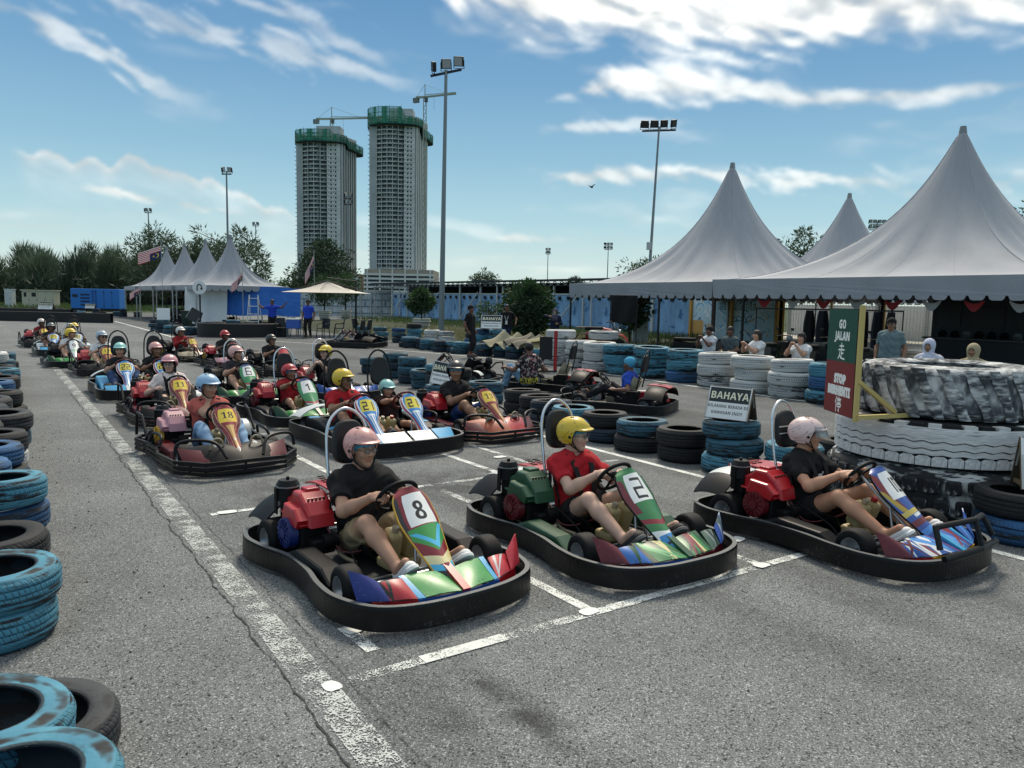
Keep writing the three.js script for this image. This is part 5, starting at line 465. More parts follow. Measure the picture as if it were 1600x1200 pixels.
// joints J: hip, neck, head {p, yaw, pitch, roll}, shL/R, hipL/R, wrists, ankles, toes  (x > 0 is the figure's left)
function person(label, pos, turn, J, o, group) {
  const t = thing('person', label, 'person', pos, turn, group); const s = o.s || 1, near = o.near, cell = near ? 0.0115 : o.mid ? 0.017 : 0.0225, m = o.girth || 1; const up = mix3(J.hip, J.neck, 0.45), ch = mix3(J.hip, J.neck, 0.78); const arms = [], legs = [], G = { torso: [], arm: [[], []], leg: [[], []] };
  const side = [1, -1]; const fwd = o.fwd || [0, 0, 1];
  const belly = 0.018 * (m - 1) * 6;
  for (const q of side) { const hx = [J.hip[0] + q * 0.072 * s * m, J.hip[1], J.hip[2]], wx = [up[0] + q * 0.06 * s * m, up[1], up[2] + belly], cx = [ch[0] + q * 0.078 * s, ch[1], ch[2] + 0.01]; G.torso.push([hx, wx, 0.108 * s * m, 0.093 * s * m], [wx, cx, 0.093 * s * m, 0.1 * s]); const sh = q > 0 ? J.shL : J.shR; G.torso.push([cx, sh, 0.085 * s, 0.05 * s], [[J.neck[0] + q * 0.02, J.neck[1] - 0.005 * s, J.neck[2]], sh, 0.046 * s, 0.046 * s]); }
  const S = { }; side.forEach((q, k) => { const sh = q > 0 ? J.shL : J.shR, w0 = q > 0 ? J.wrL : J.wrR; const [el, w] = bend(sh, w0, 0.285 * s, 0.25 * s, (q > 0 ? J.elL : J.elR) || [q * 0.6, -1, -0.3]); S[k] = { sh, el, w }; G.arm[k].push([sh, el, 0.05 * s, 0.04 * s], [el, mix3(el, w, 0.3), 0.041 * s, 0.041 * s], [mix3(el, w, 0.3), w, 0.041 * s, 0.026 * s]);
    const hp = [J.hip[0] + q * 0.09 * s, J.hip[1], J.hip[2] + 0.01], an0 = q > 0 ? J.anL : J.anR; const [kn, an] = bend(hp, an0, 0.43 * s, 0.42 * s, (q > 0 ? J.knL : J.knR) || [q * 0.15, 1, 0.4]); S[k].hp = hp; S[k].kn = kn; S[k].an = an; const calf = mix3(kn, an, 0.3); G.leg[k].push([hp, kn, 0.088 * s * m, 0.056 * s], [kn, calf, 0.054 * s, 0.056 * s], [calf, an, 0.056 * s, 0.036 * s]); });
  const limb = [...G.arm[0], ...G.arm[1], ...G.leg[0], ...G.leg[1]]; const feet = []; side.forEach((q, k) => { const to = q > 0 ? J.toL : J.toR; const d = V(...to).sub(V(...S[k].an)).normalize(); S[k].fd = d; feet.push([S[k].an, V(...S[k].an).addScaledVector(d, 0.15 * s).toArray(), 0.036 * s, 0.026 * s]); });
  const neckP = [J.neck, mix3(J.neck, J.head.p, 0.6), 0.055 * s, 0.05 * s]; const all = [...G.torso, ...limb, ...feet, neckP]; const body = (x, y, z) => { let d = 1; for (const p of all) d = smin(d, cap(x, y, z, p), 0.035); return d; };
  const pts = all.flatMap(p => [p[0], p[1]]); const lo = [0, 1, 2].map(k => Math.min(...pts.map(p => p[k])) - 0.15), hi = [0, 1, 2].map(k => Math.max(...pts.map(p => p[k])) + 0.15);
  const hm = new THREE.Matrix4().compose(V(...J.head.p), new THREE.Quaternion().setFromEuler(new THREE.Euler(J.head.pitch || 0, J.head.yaw || 0, J.head.roll || 0, 'YXZ')), V(s, s, s)); const hs = o.child ? 1.12 : 1; const hv = hash2(label.length * 7 + label.charCodeAt(10), label.charCodeAt(5) * 3 + label.charCodeAt(12)) - 0.5, hw = hash2(label.charCodeAt(14), label.charCodeAt(20) + label.length) - 0.5; hm.scale(V(hs * (1 + 0.1 * hv), hs * (1 + 0.08 * hw), hs));
  const geos = [nets(body, lo, hi, cell, (x, y, z) => { const k = 0.97 + 0.14 * (fbm(x * 26 + z * 21, y * 26 - z * 9, 3) - 0.5); return [k, k * 0.985, k * 0.97]; }), (near ? headNear : headFar).clone().applyMatrix4(hm)];
  side.forEach((q, k) => { const pose = (o.hands || ['grip', 'grip'])[k]; const fd = o.handDir && o.handDir[k] ? V(...o.handDir[k]).normalize() : V(...S[k].w).sub(V(...S[k].el)).normalize(); let palm = V(...((o.palm && o.palm[k]) || [0, -1, 0])); palm.addScaledVector(fd, -palm.dot(fd)).normalize(); const Y = palm.clone().negate(), X = Y.clone().cross(fd); const mm = new THREE.Matrix4().makeBasis(X, Y, fd); mm.scale(V(q > 0 ? -s : s, s, s)); mm.setPosition(V(...S[k].w)); const h = hand(pose, near ? 1 : 0).clone().applyMatrix4(mm); if (q > 0) { const ix = h.index.array; for (let i = 0; i < ix.length; i += 3) { const a = ix[i]; ix[i] = ix[i + 1]; ix[i + 1] = a; } } geos.push(h); });
  mk('body', mgc(geos), skin(o.skin || 0x9a6a4e), t);
  const pl = (x, y, z, P, n) => (x - P[0]) * n.x + (y - P[1]) * n.y + (z - P[2]) * n.z; const wr = (x, y, z) => { const a = Math.sin(y * 44 + 30 * x * (y - J.hip[1]) + 5 * Math.sin(x * 12 + z * 8 + label.length)), b = Math.sin(x * 34 + z * 26 + 4 * Math.sin(y * 17)); return 0.0055 * a * Math.abs(a) + 0.003 * a * b + 0.002 * b; };
  const inf = o.loose || 0.011; const sl = o.sleeve === undefined ? 0.62 : o.sleeve; const spine = V(...J.neck).sub(V(...J.hip)).normalize();
  if (o.shirt !== null) { const arm = [0, 1].map(k => { const A = S[k]; if (sl <= 1) { const e = mix3(A.sh, A.el, Math.max(0.05, sl)); return { pr: [[A.sh, e, 0.05 * s + inf * 0.5, 0.044 * s + inf * 0.9]], P: e, n: V(...A.el).sub(V(...A.sh)).normalize() }; } const e = mix3(A.el, A.w, sl - 1); return { pr: [[A.sh, A.el, 0.056 * s + inf * 0.6, 0.046 * s + inf * 0.6], [A.el, e, 0.044 * s + inf * 0.6, 0.034 * s + inf * 0.6]], P: e, n: V(...A.w).sub(V(...A.el)).normalize() }; }); const neckTop = V(...J.neck).addScaledVector(spine, 0.035 * s).toArray(); const hem = V(...J.hip).addScaledVector(spine, o.hem === undefined ? -0.02 : o.hem).toArray();
    const f = (x, y, z) => { let d = 1; for (const p of G.torso) d = smin(d, cap(x, y, z, p), 0.04); d -= inf; d = smax(d, pl(x, y, z, neckTop, spine), 0.01); d = smax(d, -(Math.hypot(x - J.neck[0], y - J.neck[1] - 0.05 * s, z - J.neck[2] - 0.03) - 0.068 * s), 0.008); for (const a of arm) { let e = 1; for (const p of a.pr) e = smin(e, cap(x, y, z, p), 0.03); e = smax(e, pl(x, y, z, a.P, a.n), 0.006); d = smin(d, e, 0.03); } d = smax(d, -pl(x, y, z, hem, spine), 0.006); return d + wr(x, y, z) - 0.007; };
    mk('shirt', nets(f, lo, hi, cell), o.shirtM || cloth(o.shirt === undefined ? 0x111214 : o.shirt), t); }
  { const leg = o.leg === undefined ? 0.62 : o.leg; const L = [0, 1].map(k => { const A = S[k]; if (leg <= 1) { const e = mix3(A.hp, A.kn, leg); return { pr: [[A.hp, A.kn, 0.092 * s * m + inf, 0.066 * s + inf]], P: e, n: V(...A.kn).sub(V(...A.hp)).normalize() }; } const e = mix3(A.kn, A.an, leg - 1); return { pr: [[A.hp, A.kn, 0.088 * s * m + inf, 0.062 * s + inf * 0.7], [A.kn, mix3(A.kn, A.an, 0.35), 0.062 * s + inf * 0.5, 0.058 * s + inf * 0.7], [mix3(A.kn, A.an, 0.35), A.an, 0.058 * s + inf * 0.7, 0.045 * s + inf * 0.6]], P: e, n: V(...A.an).sub(V(...A.kn)).normalize() }; }); const waist = V(...J.hip).addScaledVector(spine, 0.06).toArray();
    const f = (x, y, z) => { let d = 1; for (const p of G.torso.slice(0, 1).concat(G.torso.slice(4, 5))) d = smin(d, cap(x, y, z, p), 0.04); d -= inf * 0.6; d = smax(d, pl(x, y, z, waist, spine), 0.01); for (const a of L) { let e = 1; for (const p of a.pr) e = smin(e, cap(x, y, z, p), 0.02); e = smax(e, pl(x, y, z, a.P, a.n), 0.006); d = smin(d, e, 0.03); } return d + wr(x, y, z); }; mk(leg <= 1 ? 'shorts' : 'trousers', nets(f, lo, hi, cell), cloth(o.pants === undefined ? 0x15161a : o.pants), t); }
  if (o.skirt) { }
  if (o.shoe !== 'none') side.forEach((q, k) => { const fd = S[k].fd, A = S[k].an; let Y = V(...A).sub(V(...S[k].kn)).normalize().negate(); Y.addScaledVector(fd, -Y.dot(fd)).normalize(); const X = Y.clone().cross(fd); const mm = new THREE.Matrix4().makeBasis(X, Y, fd).scale(V(s, s, s)); const heel = V(...A).addScaledVector(Y, -0.075 * s).addScaledVector(fd, 0.02 * s); mm.setPosition(heel); const sh = mk('shoe', shoe(o.shoe || 'black'), shoeM, t); sh.applyMatrix4(mm); });
  const onHead = (name, g, mt) => { const x = mk(name, g, mt, t); x.applyMatrix4(hm); return x; };
  if (o.helmet !== undefined) { const h = onHead('helmet', near ? helmNear : helmFar, mat(o.helmet, 0.38, { clearcoat: 0.25, clearcoatRoughness: 0.3, vertexColors: !!near })); mk('chin_strap', [tube([[0.094, -0.02, 0.012], [0.082, -0.07, 0.035], [0.045, -0.115, 0.055], [0, -0.126, 0.06], [-0.045, -0.115, 0.055], [-0.082, -0.07, 0.035], [-0.094, -0.02, 0.012]], 0.0055, 24, 6), tube([[0.094, -0.02, -0.03], [0.08, -0.07, 0.01], [0.065, -0.098, 0.045]], 0.005, 12, 6), tube([[-0.094, -0.02, -0.03], [-0.08, -0.07, 0.01], [-0.065, -0.098, 0.045]], 0.005, 12, 6)], mat(0x0e0f11, 0.8), h); mk('edge_trim', helmTrim, mat(0x101113, 0.7), h); for (let k = -1; k <= 1; k++) mk('vent', rb(0.012, 0.006, 0.034, k * 0.035, 0.1535 - Math.abs(k) * 0.0075, -0.01, 0.003, [0, 0, -k * 0.3]), mat(0x101113, 0.7), h); for (const q of side) mk('side_button', cy(0.012, 0.012, 0.008, q * 0.114, 0.0, 0.005, [0, 0, Math.PI / 2], 12), mat(0x101214, 0.5), h); if (o.sticker) mk('sticker', sheet((u, v) => { const a = lerp(0.15, 0.6, u), e = lerp(0.95, 0.65, v), R = 1.012; return [0.116 * R * Math.cos(e) * Math.sin(a), 0.03 + 0.122 * R * Math.sin(e), -0.012 + 0.141 * R * Math.cos(e) * Math.cos(a)]; }, 6, 4, 0.001), mat(o.sticker, 0.5), h); if (o.hairnet) onHead('hair_net', hairCap, mat(o.hairnet, 0.8)).scale.multiplyScalar(1.04); if (o.visor) mk('visor', sheet((u, v) => { const a = lerp(-1.15, 1.15, u); return [Math.sin(a) * 0.122, lerp(0.085, 0.0, v), Math.cos(a) * (0.14 + 0.03 * v) - 0.01]; }, 16, 6, 0.002), mat(0xd8dde0, 0.1, { transmission: 0.85, thickness: 0 }), h); }
  if (o.hair) onHead('hair', { cap: hairCap, curl: hairCurl, long: hairLong }[o.hair], mat(o.hairC || 0x0d0c0c, 0.6)); if (o.cap !== undefined) onHead('cap', hairCap, cloth(o.cap)).scale.multiplyScalar(1.05); if (o.hijab !== undefined) onHead('hijab', hijab, cloth(o.hijab));
  if (o.glasses) { const gm = mat(o.glasses === 'sun' ? 0x0b0c0d : 0x15171a, 0.3), L = []; for (const q of side) L.push(new THREE.TorusGeometry(0.021, 0.0017, 6, 20).scale(1.1, 0.82, 1).translate(q * 0.031, 0.002, 0.101), bar([q * 0.054, 0.006, 0.099], [q * 0.084, 0.004, 0.0], 0.0016, 5)); L.push(bar([-0.009, 0.004, 0.102], [0.009, 0.004, 0.102], 0.0016, 5)); const g = onHead('glasses', mg(L), gm); for (const q of side) mk('lens', cy(0.021, 0.021, 0.001, q * 0.031, 0.002, 0.1, [Math.PI / 2, 0, 0], 18).scale(1, 0.9, 1), o.glasses === 'sun' ? gm : mat(0xe8eef0, 0.05, { transmission: 0.95, thickness: 0 }), g); }
  if (o.print) { const c = mix3(J.hip, J.neck, 0.66); const L = []; for (let k = 0; k < 7; k++) L.push(rb(0.012 + 0.03 * hash2(k, 8), 0.012 + 0.02 * hash2(k, 9), 0.006, c[0] - 0.055 + 0.018 * k, c[1] + 0.03 * (hash2(k, 4) - 0.5), c[2] + 0.117 * s + 0.012, 0.003, [-0.2, 0, 0.4 * (hash2(k, 2) - 0.5)], 1)); mk('shirt_print', L, cloth(o.print), t); }
  if (o.harness) { for (const q of side) { const c = mix3(J.hip, J.neck, 0.95), b = mix3(J.hip, J.neck, 0.3); const rz = 0.135 * s; const f = (u, v) => { const P = mix3([c[0] + q * 0.09 * s, c[1] + 0.035 * s, c[2] - 0.02], [b[0] + q * 0.06 * s, b[1], b[2]], u); const bulge = 0.11 * s * Math.pow(Math.sin(Math.PI * clamp(u * 0.62 + 0.06)), 0.6) + 0.048; return [P[0] + (v - 0.5) * 0.045, P[1] + 0.02 * Math.sin(Math.PI * u), P[2] + bulge]; }; mk('harness_strap', sheet(f, 12, 1, 0.008), mat(0x0d0e10, 0.85), t); } }
  t.userData.S = undefined; delete t.userData.S; return t;
}
// a driver in kart coordinates: origin at the kart's middle on the ground, +z forward
function driver(label, K, o = {}, group = 'drivers on the grid') {
  const s = o.s || 1, rec = o.rec === undefined ? 0.2 : o.rec, hx = o.hx || 0, hz = o.hz === undefined ? -0.24 : o.hz; const hip = [hx, 0.185, hz]; const L = 0.46 * s; const lean = o.lean || 0; const neck = [hx + lean * L, hip[1] + Math.cos(rec) * L, hz - Math.sin(rec) * L]; const hd = [neck[0] + lean * 0.1, neck[1] + 0.145 * s, neck[2] + 0.035 * s]; const yaw = o.yaw || 0; const sh = q => [neck[0] + q * 0.158 * s, neck[1] - 0.072 * s, neck[2] + 0.012];
  const wz = o.wz === undefined ? 0.16 : o.wz; const J = { hip, neck, head: { p: hd, yaw, pitch: o.pitch || 0, roll: o.roll || 0 }, shL: sh(1), shR: sh(-1), wrL: o.wrL || [hx + 0.13, 0.55, wz - 0.06], wrR: o.wrR || [hx - 0.13, 0.55, wz - 0.06], anL: [hx + 0.17 * (o.spread || 1), 0.185, 0.5 - 0.1 * (1 - s) * 4], anR: [hx - 0.17 * (o.spread || 1), 0.185, 0.5 - 0.1 * (1 - s) * 4], toL: [hx + 0.2, 0.285, 0.62], toR: [hx - 0.2, 0.285, 0.62], knL: [0.35, 1, 0.2], knR: [-0.35, 1, 0.2], elL: o.elL || [0.9, -1, -0.2], elR: o.elR || [-0.9, -1, -0.2] };
  return person(label, K.position.toArray(), K.rotation.y, J, { palm: [[-0.6, -0.8, 0.3], [0.6, -0.8, 0.3]], handDir: [[-0.3, 0.2, 1], [0.3, 0.2, 1]], ...o }, group);
}
// a standing figure, origin between the feet, facing +z
function standing(label, pos, turn, o = {}, group) { const s = o.s || 1; const h = y => y * s; const J = { hip: [0, h(0.9), 0], neck: [0, h(1.4), -0.01], head: { p: [0, h(1.55), 0.02], yaw: o.yaw || 0, pitch: o.pitch || 0 }, shL: [h(0.168), h(1.33), -0.01], shR: [-h(0.168), h(1.33), -0.01], wrL: o.wrL || [h(0.25), h(0.85), 0.05], wrR: o.wrR || [-h(0.25), h(0.85), 0.05], anL: [0.1, h(0.08), -0.02], anR: [-0.1, h(0.08), 0.02], toL: [0.13, h(0.02) + 0.03, 0.2], toR: [-0.13, h(0.02) + 0.03, 0.24], knL: [0.05, 0, 1], knR: [-0.05, 0, 1], elL: o.elL || [0.5, 0, -1], elR: o.elR || [-0.5, 0, -1] }; J.toL[1] = J.anL[1] - 0.0; J.toR[1] = J.anR[1]; return person(label, pos, turn, J, { hands: ['relax', 'relax'], palm: [[-1, 0, 0], [1, 0, 0]], leg: 1.95, hem: -0.12, ...o }, group); }
// a seated figure on a 0.45 m chair, facing +z
function seated(label, pos, turn, o = {}, group) { const s = o.s || 1, y = o.seat || 0.5; const n = y + 0.5 * s; const J = { hip: [0, y + 0.04, 0], neck: [0, n, -0.04], head: { p: [0, n + 0.155 * s, 0.0], yaw: o.yaw || 0, pitch: o.pitch || 0 }, shL: [0.158 * s, n - 0.072, -0.03], shR: [-0.158 * s, n - 0.072, -0.03], wrL: o.wrL || [0.12, y + 0.14, 0.3], wrR: o.wrR || [-0.12, y + 0.14, 0.3], anL: o.anL || [0.12, 0.09, 0.42], anR: o.anR || [-0.12, 0.09, 0.42], toL: o.toL || [0.14, 0.08, 0.6], toR: o.toR || [-0.14, 0.08, 0.6], knL: [0.1, 1, 0.6], knR: [-0.1, 1, 0.6], elL: o.elL || [0.7, -1, -0.3], elR: o.elR || [-0.7, -1, -0.3] }; return person(label, pos, turn, J, { hands: ['hold', 'hold'], leg: 1.95, ...o }, group); }
// ------------------------------------------------------------------ karts (local: origin mid-kart on the ground, +z forward, +x the driver's left)
const scuffB = dataTex(512, 256, (u, v) => { const k = 0.75 + 0.5 * (tfbm(u, v, 16, 4, 51) - 0.5) - 0.5 * sst(0.7, 0.8, tn(u, v * 0.2, 96, 52)); return [k, k, k]; }, false);
const scuffC = dataTex(512, 256, (u, v) => { const k = 0.05 + 0.04 * (tfbm(u, v, 12, 4, 53) - 0.4) + 0.16 * sst(0.72, 0.86, tn(u * 0.5, v, 128, 54)) * sst(0.5, 0.7, tfbm(u, v, 6, 3, 55)); return [k, k * 1.03, k * 1.06]; });
const plast = new THREE.MeshPhysicalMaterial({ map: scuffC, roughness: 0.4, specularIntensity: 0.6, bumpMap: scuffB, bumpScale: 0.002, side: THREE.DoubleSide });
const K = { lip: mat(0x4a5053, 0.5), black: mat(0x101214, 0.55, { clearcoat: 0, specularIntensity: 0.45 }), satin: mat(0x121417, 0.5, { clearcoat: 0, specularIntensity: 0.4 }), rubber: mat(0x101214, 0.7, { clearcoat: 0, specularIntensity: 0.5 }), steel: mat(0xb4b8ba, 0.3, { metalness: 0.85 }), chrome: mat(0xd4d7d9, 0.27, { metalness: 0.9 }), tubeB: mat(0x121416, 0.45, { clearcoat: 0, specularIntensity: 0.6 }), grey: mat(0x6d7579, 0.4), white: mat(0xc9cecd, 0.4), red: mat(0xa8121e, 0.38, { clearcoat: 0.3, clearcoatRoughness: 0.25 }), maroon: mat(0x5c121c, 0.4, { clearcoat: 0.15 }), pink: mat(0xb98a94, 0.4), yellow: mat(0xc49a2a, 0.45), blue: mat(0x1d4f9c, 0.45, { clearcoat: 0.1 }), navyF: mat(0x1a2a66, 0.45), cyan: mat(0x3a9ac8, 0.45, { clearcoat: 0.1 }), green: mat(0x2c7f3a, 0.48, { clearcoat: 0.08, specularIntensity: 0.6 }), dgreen: mat(0x1d4a30, 0.4), cream: mat(0xb9a878, 0.5, { transmission: 0.15, thickness: 0 }), alu: mat(0xb4b7b8, 0.35, { metalness: 0.6 }), dark: mat(0x0b0c0d, 0.7, { clearcoat: 0, specularIntensity: 0.5 }), orange: mat(0x9c4222, 0.5), padG: mat(0x14181a, 0.6), pan: mat(0x26282a, 0.7), beige: mat(0x9a917a, 0.6) };
const wheelTyre = (R, w) => lathe([[R * 0.55, -w / 2 + 0.012], [R * 0.62, -w / 2], [R * 0.86, -w / 2 + 0.002], [R * 0.965, -w / 2 + 0.014], [R, -w / 2 + 0.035], [R, w / 2 - 0.035], [R * 0.965, w / 2 - 0.014], [R * 0.86, w / 2 - 0.002], [R * 0.62, w / 2], [R * 0.55, w / 2 - 0.012]], 36).rotateZ(Math.PI / 2);
const wheelRim = (R, w) => mg([lathe([[0.02, -0.01], [0.05, -0.012], [R * 0.4, -w * 0.1], [R * 0.46, -w * 0.3], [R * 0.55, -w * 0.47], [R * 0.58, -w * 0.5], [R * 0.58, w * 0.5], [R * 0.55, w * 0.47], [R * 0.46, w * 0.3], [R * 0.4, w * 0.1], [0.05, 0.012], [0.02, 0.01]], 30).rotateZ(Math.PI / 2), cy(0.024, 0.024, w * 0.5, 0, 0, 0, [0, 0, Math.PI / 2], 10), ...[0, 1, 2].map(k => cy(0.008, 0.008, w * 0.34, 0, Math.cos(k * 2.1) * 0.04, Math.sin(k * 2.1) * 0.04, [0, 0, Math.PI / 2], 6))]);
const KG = { fT: wheelTyre(0.14, 0.13), fR: wheelRim(0.14, 0.13), rT: wheelTyre(0.145, 0.2), rR: wheelRim(0.145, 0.2) };
function wheels(t, fx, rx, fz, rz) { for (const s of [-1, 1]) { let w = mk('wheel', KG.fT, K.rubber, t); w.position.set(s * fx, 0.14, fz); w.rotation.y = -0.1; mk('rim', KG.fR, K.alu, w); w = mk('wheel', KG.rT, K.rubber, t); w.position.set(s * rx, 0.145, rz); mk('rim', KG.rR, K.alu, w); } mk('rear_axle', cy(0.018, 0.018, 2 * rx, 0, 0.138, rz, [0, 0, Math.PI / 2], 10), K.steel, t); mk('front_axle', bar([-fx, 0.128, fz], [fx, 0.128, fz], 0.014, 8), K.steel, t); }
// seat shell and headrest
const seatShell = sheet((u, v) => { const a = (u - 0.5) * 2; const back = sst(0.35, 0.6, v); const w = lerp(0.18, 0.2, v) * (1 - 0.25 * sst(0.8, 1, v)); const y = lerp(0.07 + 0.02 * (1 - v), lerp(0.07, 0.52, (v - 0.35) / 0.65), back) + Math.pow(Math.abs(a), 3) * 0.14 * (1 - 0.5 * back); const z = lerp(0.12 - v * 0.95, lerp(-0.24, -0.46, (v - 0.35) / 0.65), back) + Math.pow(Math.abs(a), 3) * 0.1 * back; return [a * w, y, z]; }, 16, 20, 0.012);
const KG2 = { hoop: tube([[-0.17, 0.38, -0.42], [-0.165, 0.72, -0.5], [-0.13, 0.94, -0.54], [0, 1.03, -0.56], [0.13, 0.94, -0.54], [0.165, 0.72, -0.5], [0.17, 0.38, -0.42]], 0.0115, 48, 10), pad: (() => { const s = new THREE.Shape(); for (let k = 0; k < 40; k++) { const a = k / 40 * 6.2832, q = Math.pow(Math.pow(Math.abs(Math.cos(a)), 3.2) + Math.pow(Math.abs(Math.sin(a)), 3.2), -1 / 3.2); const x = Math.cos(a) * q * (0.105 - 0.018 * Math.sin(a)), y = Math.sin(a) * q * 0.135; k ? s.lineTo(x, y) : s.moveTo(x, y); } return new THREE.ExtrudeGeometry(s, { depth: 0.02, bevelEnabled: true, bevelSize: 0.018, bevelThickness: 0.022, bevelSegments: 4 }).applyMatrix4(M4([0, 0.8, -0.51], [-0.17, 0, 0])); })(), padStripe: [bx(0.252, 0.009, 0.006, 0, 0.775, -0.463, [-0.17, 0, 0]), bx(0.252, 0.009, 0.006, 0, 0.83, -0.473, [-0.17, 0, 0])] };
function headrest(t, x, metal, stripe, tall) { const g = new THREE.Group(); const h = mk('headrest', KG2.pad, K.padG, t); h.position.x = x; if (tall) { h.scale.set(1.05, 1.22, 1); h.position.y = -0.12; } mk('hoop', KG2.hoop, metal, h); if (stripe) mk('piping', mg(KG2.padStripe), K.white, h); }
function steering(t, x, y, z, tilt, m = K.black) { const w = mk('steering_wheel', new THREE.TorusGeometry(0.135, 0.0145, 10, 36), m, t); w.position.set(x, y, z); w.rotation.x = tilt; mk('spoke', [0, 1, 2].map(k => bar([0, 0, 0], [Math.cos(k * 2.094 + 0.52) * 0.13, Math.sin(k * 2.094 + 0.52) * 0.13, 0], 0.011, 6)), K.satin, w); mk('hub', cy(0.035, 0.04, 0.03, 0, 0, 0, [Math.PI / 2, 0, 0], 16), K.satin, w); mk('steering_column', [bar([0, 0, 0], [0, -0.02, 0.52], 0.012, 8)], K.steel, w); }
// side engine: block, cowl, recoil starter, air filter, exhaust
const exProf = (pts, d, b = 0.012) => { const s = new THREE.Shape(); pts.forEach((p, i) => i ? s.lineTo(...p) : s.moveTo(...p)); return new THREE.ExtrudeGeometry(s, { depth: d, bevelEnabled: true, bevelSize: b, bevelThickness: b, bevelSegments: 2 }); };
const EG = { block: [rb(0.2, 0.2, 0.24, -0.36, 0.24, -0.38, 0.02), rb(0.16, 0.1, 0.12, -0.34, 0.19, -0.22, 0.02), cy(0.05, 0.05, 0.1, -0.3, 0.22, -0.18, [0, 0, Math.PI / 2], 14), ...[0, 1, 2, 3, 4].map(k => rb(0.21, 0.012, 0.2, -0.36, 0.28 + k * 0.02, -0.42, 0.004))],
  cowl: mg([exProf([[-0.15, 0.0], [0.12, -0.03], [0.17, -0.035], [0.155, 0.02], [0.1, 0.085], [0.03, 0.13], [-0.06, 0.13], [-0.1, 0.09], [-0.15, 0.07]], 0.15, 0.02).rotateY(-Math.PI / 2).applyMatrix4(M4([-0.27, 0.37, -0.38])), exProf([[-0.1, -0.02], [0.1, -0.04], [0.13, 0.0], [0.07, 0.05], [-0.07, 0.06]], 0.07, 0.018).rotateY(-Math.PI / 2).applyMatrix4(M4([-0.42, 0.37, -0.36])), rb(0.1, 0.03, 0.1, -0.33, 0.525, -0.41, 0.012)]), cowlRib: [rb(0.14, 0.025, 0.05, -0.345, 0.47, -0.29, 0.011, [0.75, 0, 0]), rb(0.065, 0.03, 0.06, -0.31, 0.42, -0.245, 0.014, [0.9, 0, 0]), rb(0.065, 0.03, 0.06, -0.385, 0.42, -0.245, 0.014, [0.9, 0, 0])], cowlHole: [0, 1, 2, 3, 4].map(k => cy(0.008, 0.008, 0.012, -0.4 + k * 0.027, 0.482, -0.281, [0.75, 0, 0], 8)), lip: rb(0.25, 0.014, 0.33, -0.36, 0.352, -0.38, 0.006, [0.1, 0, 0]),
  recoil: cy(0.1, 0.105, 0.06, -0.5, 0.26, -0.38, [0, 0, Math.PI / 2], 28), recoilFin: [...Array.from({ length: 14 }, (_, k) => rb(0.012, 0.045, 0.008, -0.535, 0.26 + Math.cos(k / 14 * 6.283) * 0.07, -0.38 + Math.sin(k / 14 * 6.283) * 0.07, 0.003, [k / 14 * 6.283, 0, 0], 1)), cy(0.035, 0.035, 0.02, -0.533, 0.26, -0.38, [0, 0, Math.PI / 2], 18)],
  filter: cy(0.078, 0.085, 0.1, -0.4, 0.47, -0.62, [0, Math.PI / 8, 0], 8), filterTop: [cy(0.06, 0.082, 0.035, -0.4, 0.54, -0.62, [0, Math.PI / 8, 0], 8), cy(0.012, 0.012, 0.025, -0.4, 0.565, -0.62, [0, 0, 0], 8)], filterBand: cy(0.088, 0.088, 0.008, -0.4, 0.515, -0.62, [0, Math.PI / 8, 0], 8), post: [rb(0.1, 0.14, 0.1, -0.4, 0.36, -0.6, 0.02), bx(0.01, 0.18, 0.04, -0.485, 0.42, -0.62)], muffler: [cy(0.055, 0.055, 0.22, -0.33, 0.26, -0.62, [0, 0, Math.PI / 2], 18), tube([[-0.42, 0.26, -0.62], [-0.46, 0.25, -0.7], [-0.42, 0.22, -0.78]], 0.018, 12, 8)] };
function engine(t, c) { const b = mk('engine_block', EG.block.map(g => g.clone()), K.dark, t); const co = mk('engine_cowl', EG.cowl, c.cowl, t); mk('cowl_rib', EG.cowlRib.map(g => g.clone()), c.cowl, co); mk('vent_hole', EG.cowlHole.map(g => g.clone()), K.dark, co); mk('cowl_lip', EG.lip, c.cowl, co); const r = mk('recoil_starter', EG.recoil, c.recoil, t); mk('starter_fin', EG.recoilFin.map(g => g.clone()), c.recoil, r); const f = mk('air_filter', EG.filter, K.satin, t); mk('filter_lid', EG.filterTop.map(g => g.clone()), K.satin, f); mk('filter_band', EG.filterBand, K.grey, f); mk('filter_post', EG.post.map(g => g.clone()), K.dark, t); mk('exhaust', EG.muffler.map(g => g.clone()), c.exh || K.dark, t); }
// numbered front panel: shield or keyhole outline, bowed about its middle, leaning forward
const PANEL = {};
function panelGeo(kind) { if (PANEL[kind]) return PANEL[kind]; const W = kind === 'shield' ? v => pw([[0, 0.06], [0.04, 0.105], [0.12, 0.128], [0.3, 0.137], [0.45, 0.12], [0.7, 0.085], [0.92, 0.062], [0.97, 0.04], [1, 0.004]], v) : v => pw([[0, 0.06], [0.03, 0.1], [0.1, 0.135], [0.22, 0.142], [0.33, 0.125], [0.42, 0.085], [0.52, 0.062], [0.68, 0.055], [0.8, 0.07], [0.9, 0.078], [0.96, 0.06], [1, 0.02]], v);
  const f = (u, v) => { const a = (u - 0.5) * 2, w = W(v); const y = lerp(0.645, 0.2, Math.pow(v, 0.94)) - 0.02 * Math.sin(Math.PI * v), z = lerp(0.33, 0.86, Math.pow(v, 1.08)) ; const drop = Math.pow(Math.abs(a), 1.7) * lerp(0.045, 0.05, v); return [a * w, y - drop * 0.65, z - drop * 0.9]; }; return PANEL[kind] = [sheet(f, 14, 26, 0.008), f]; }
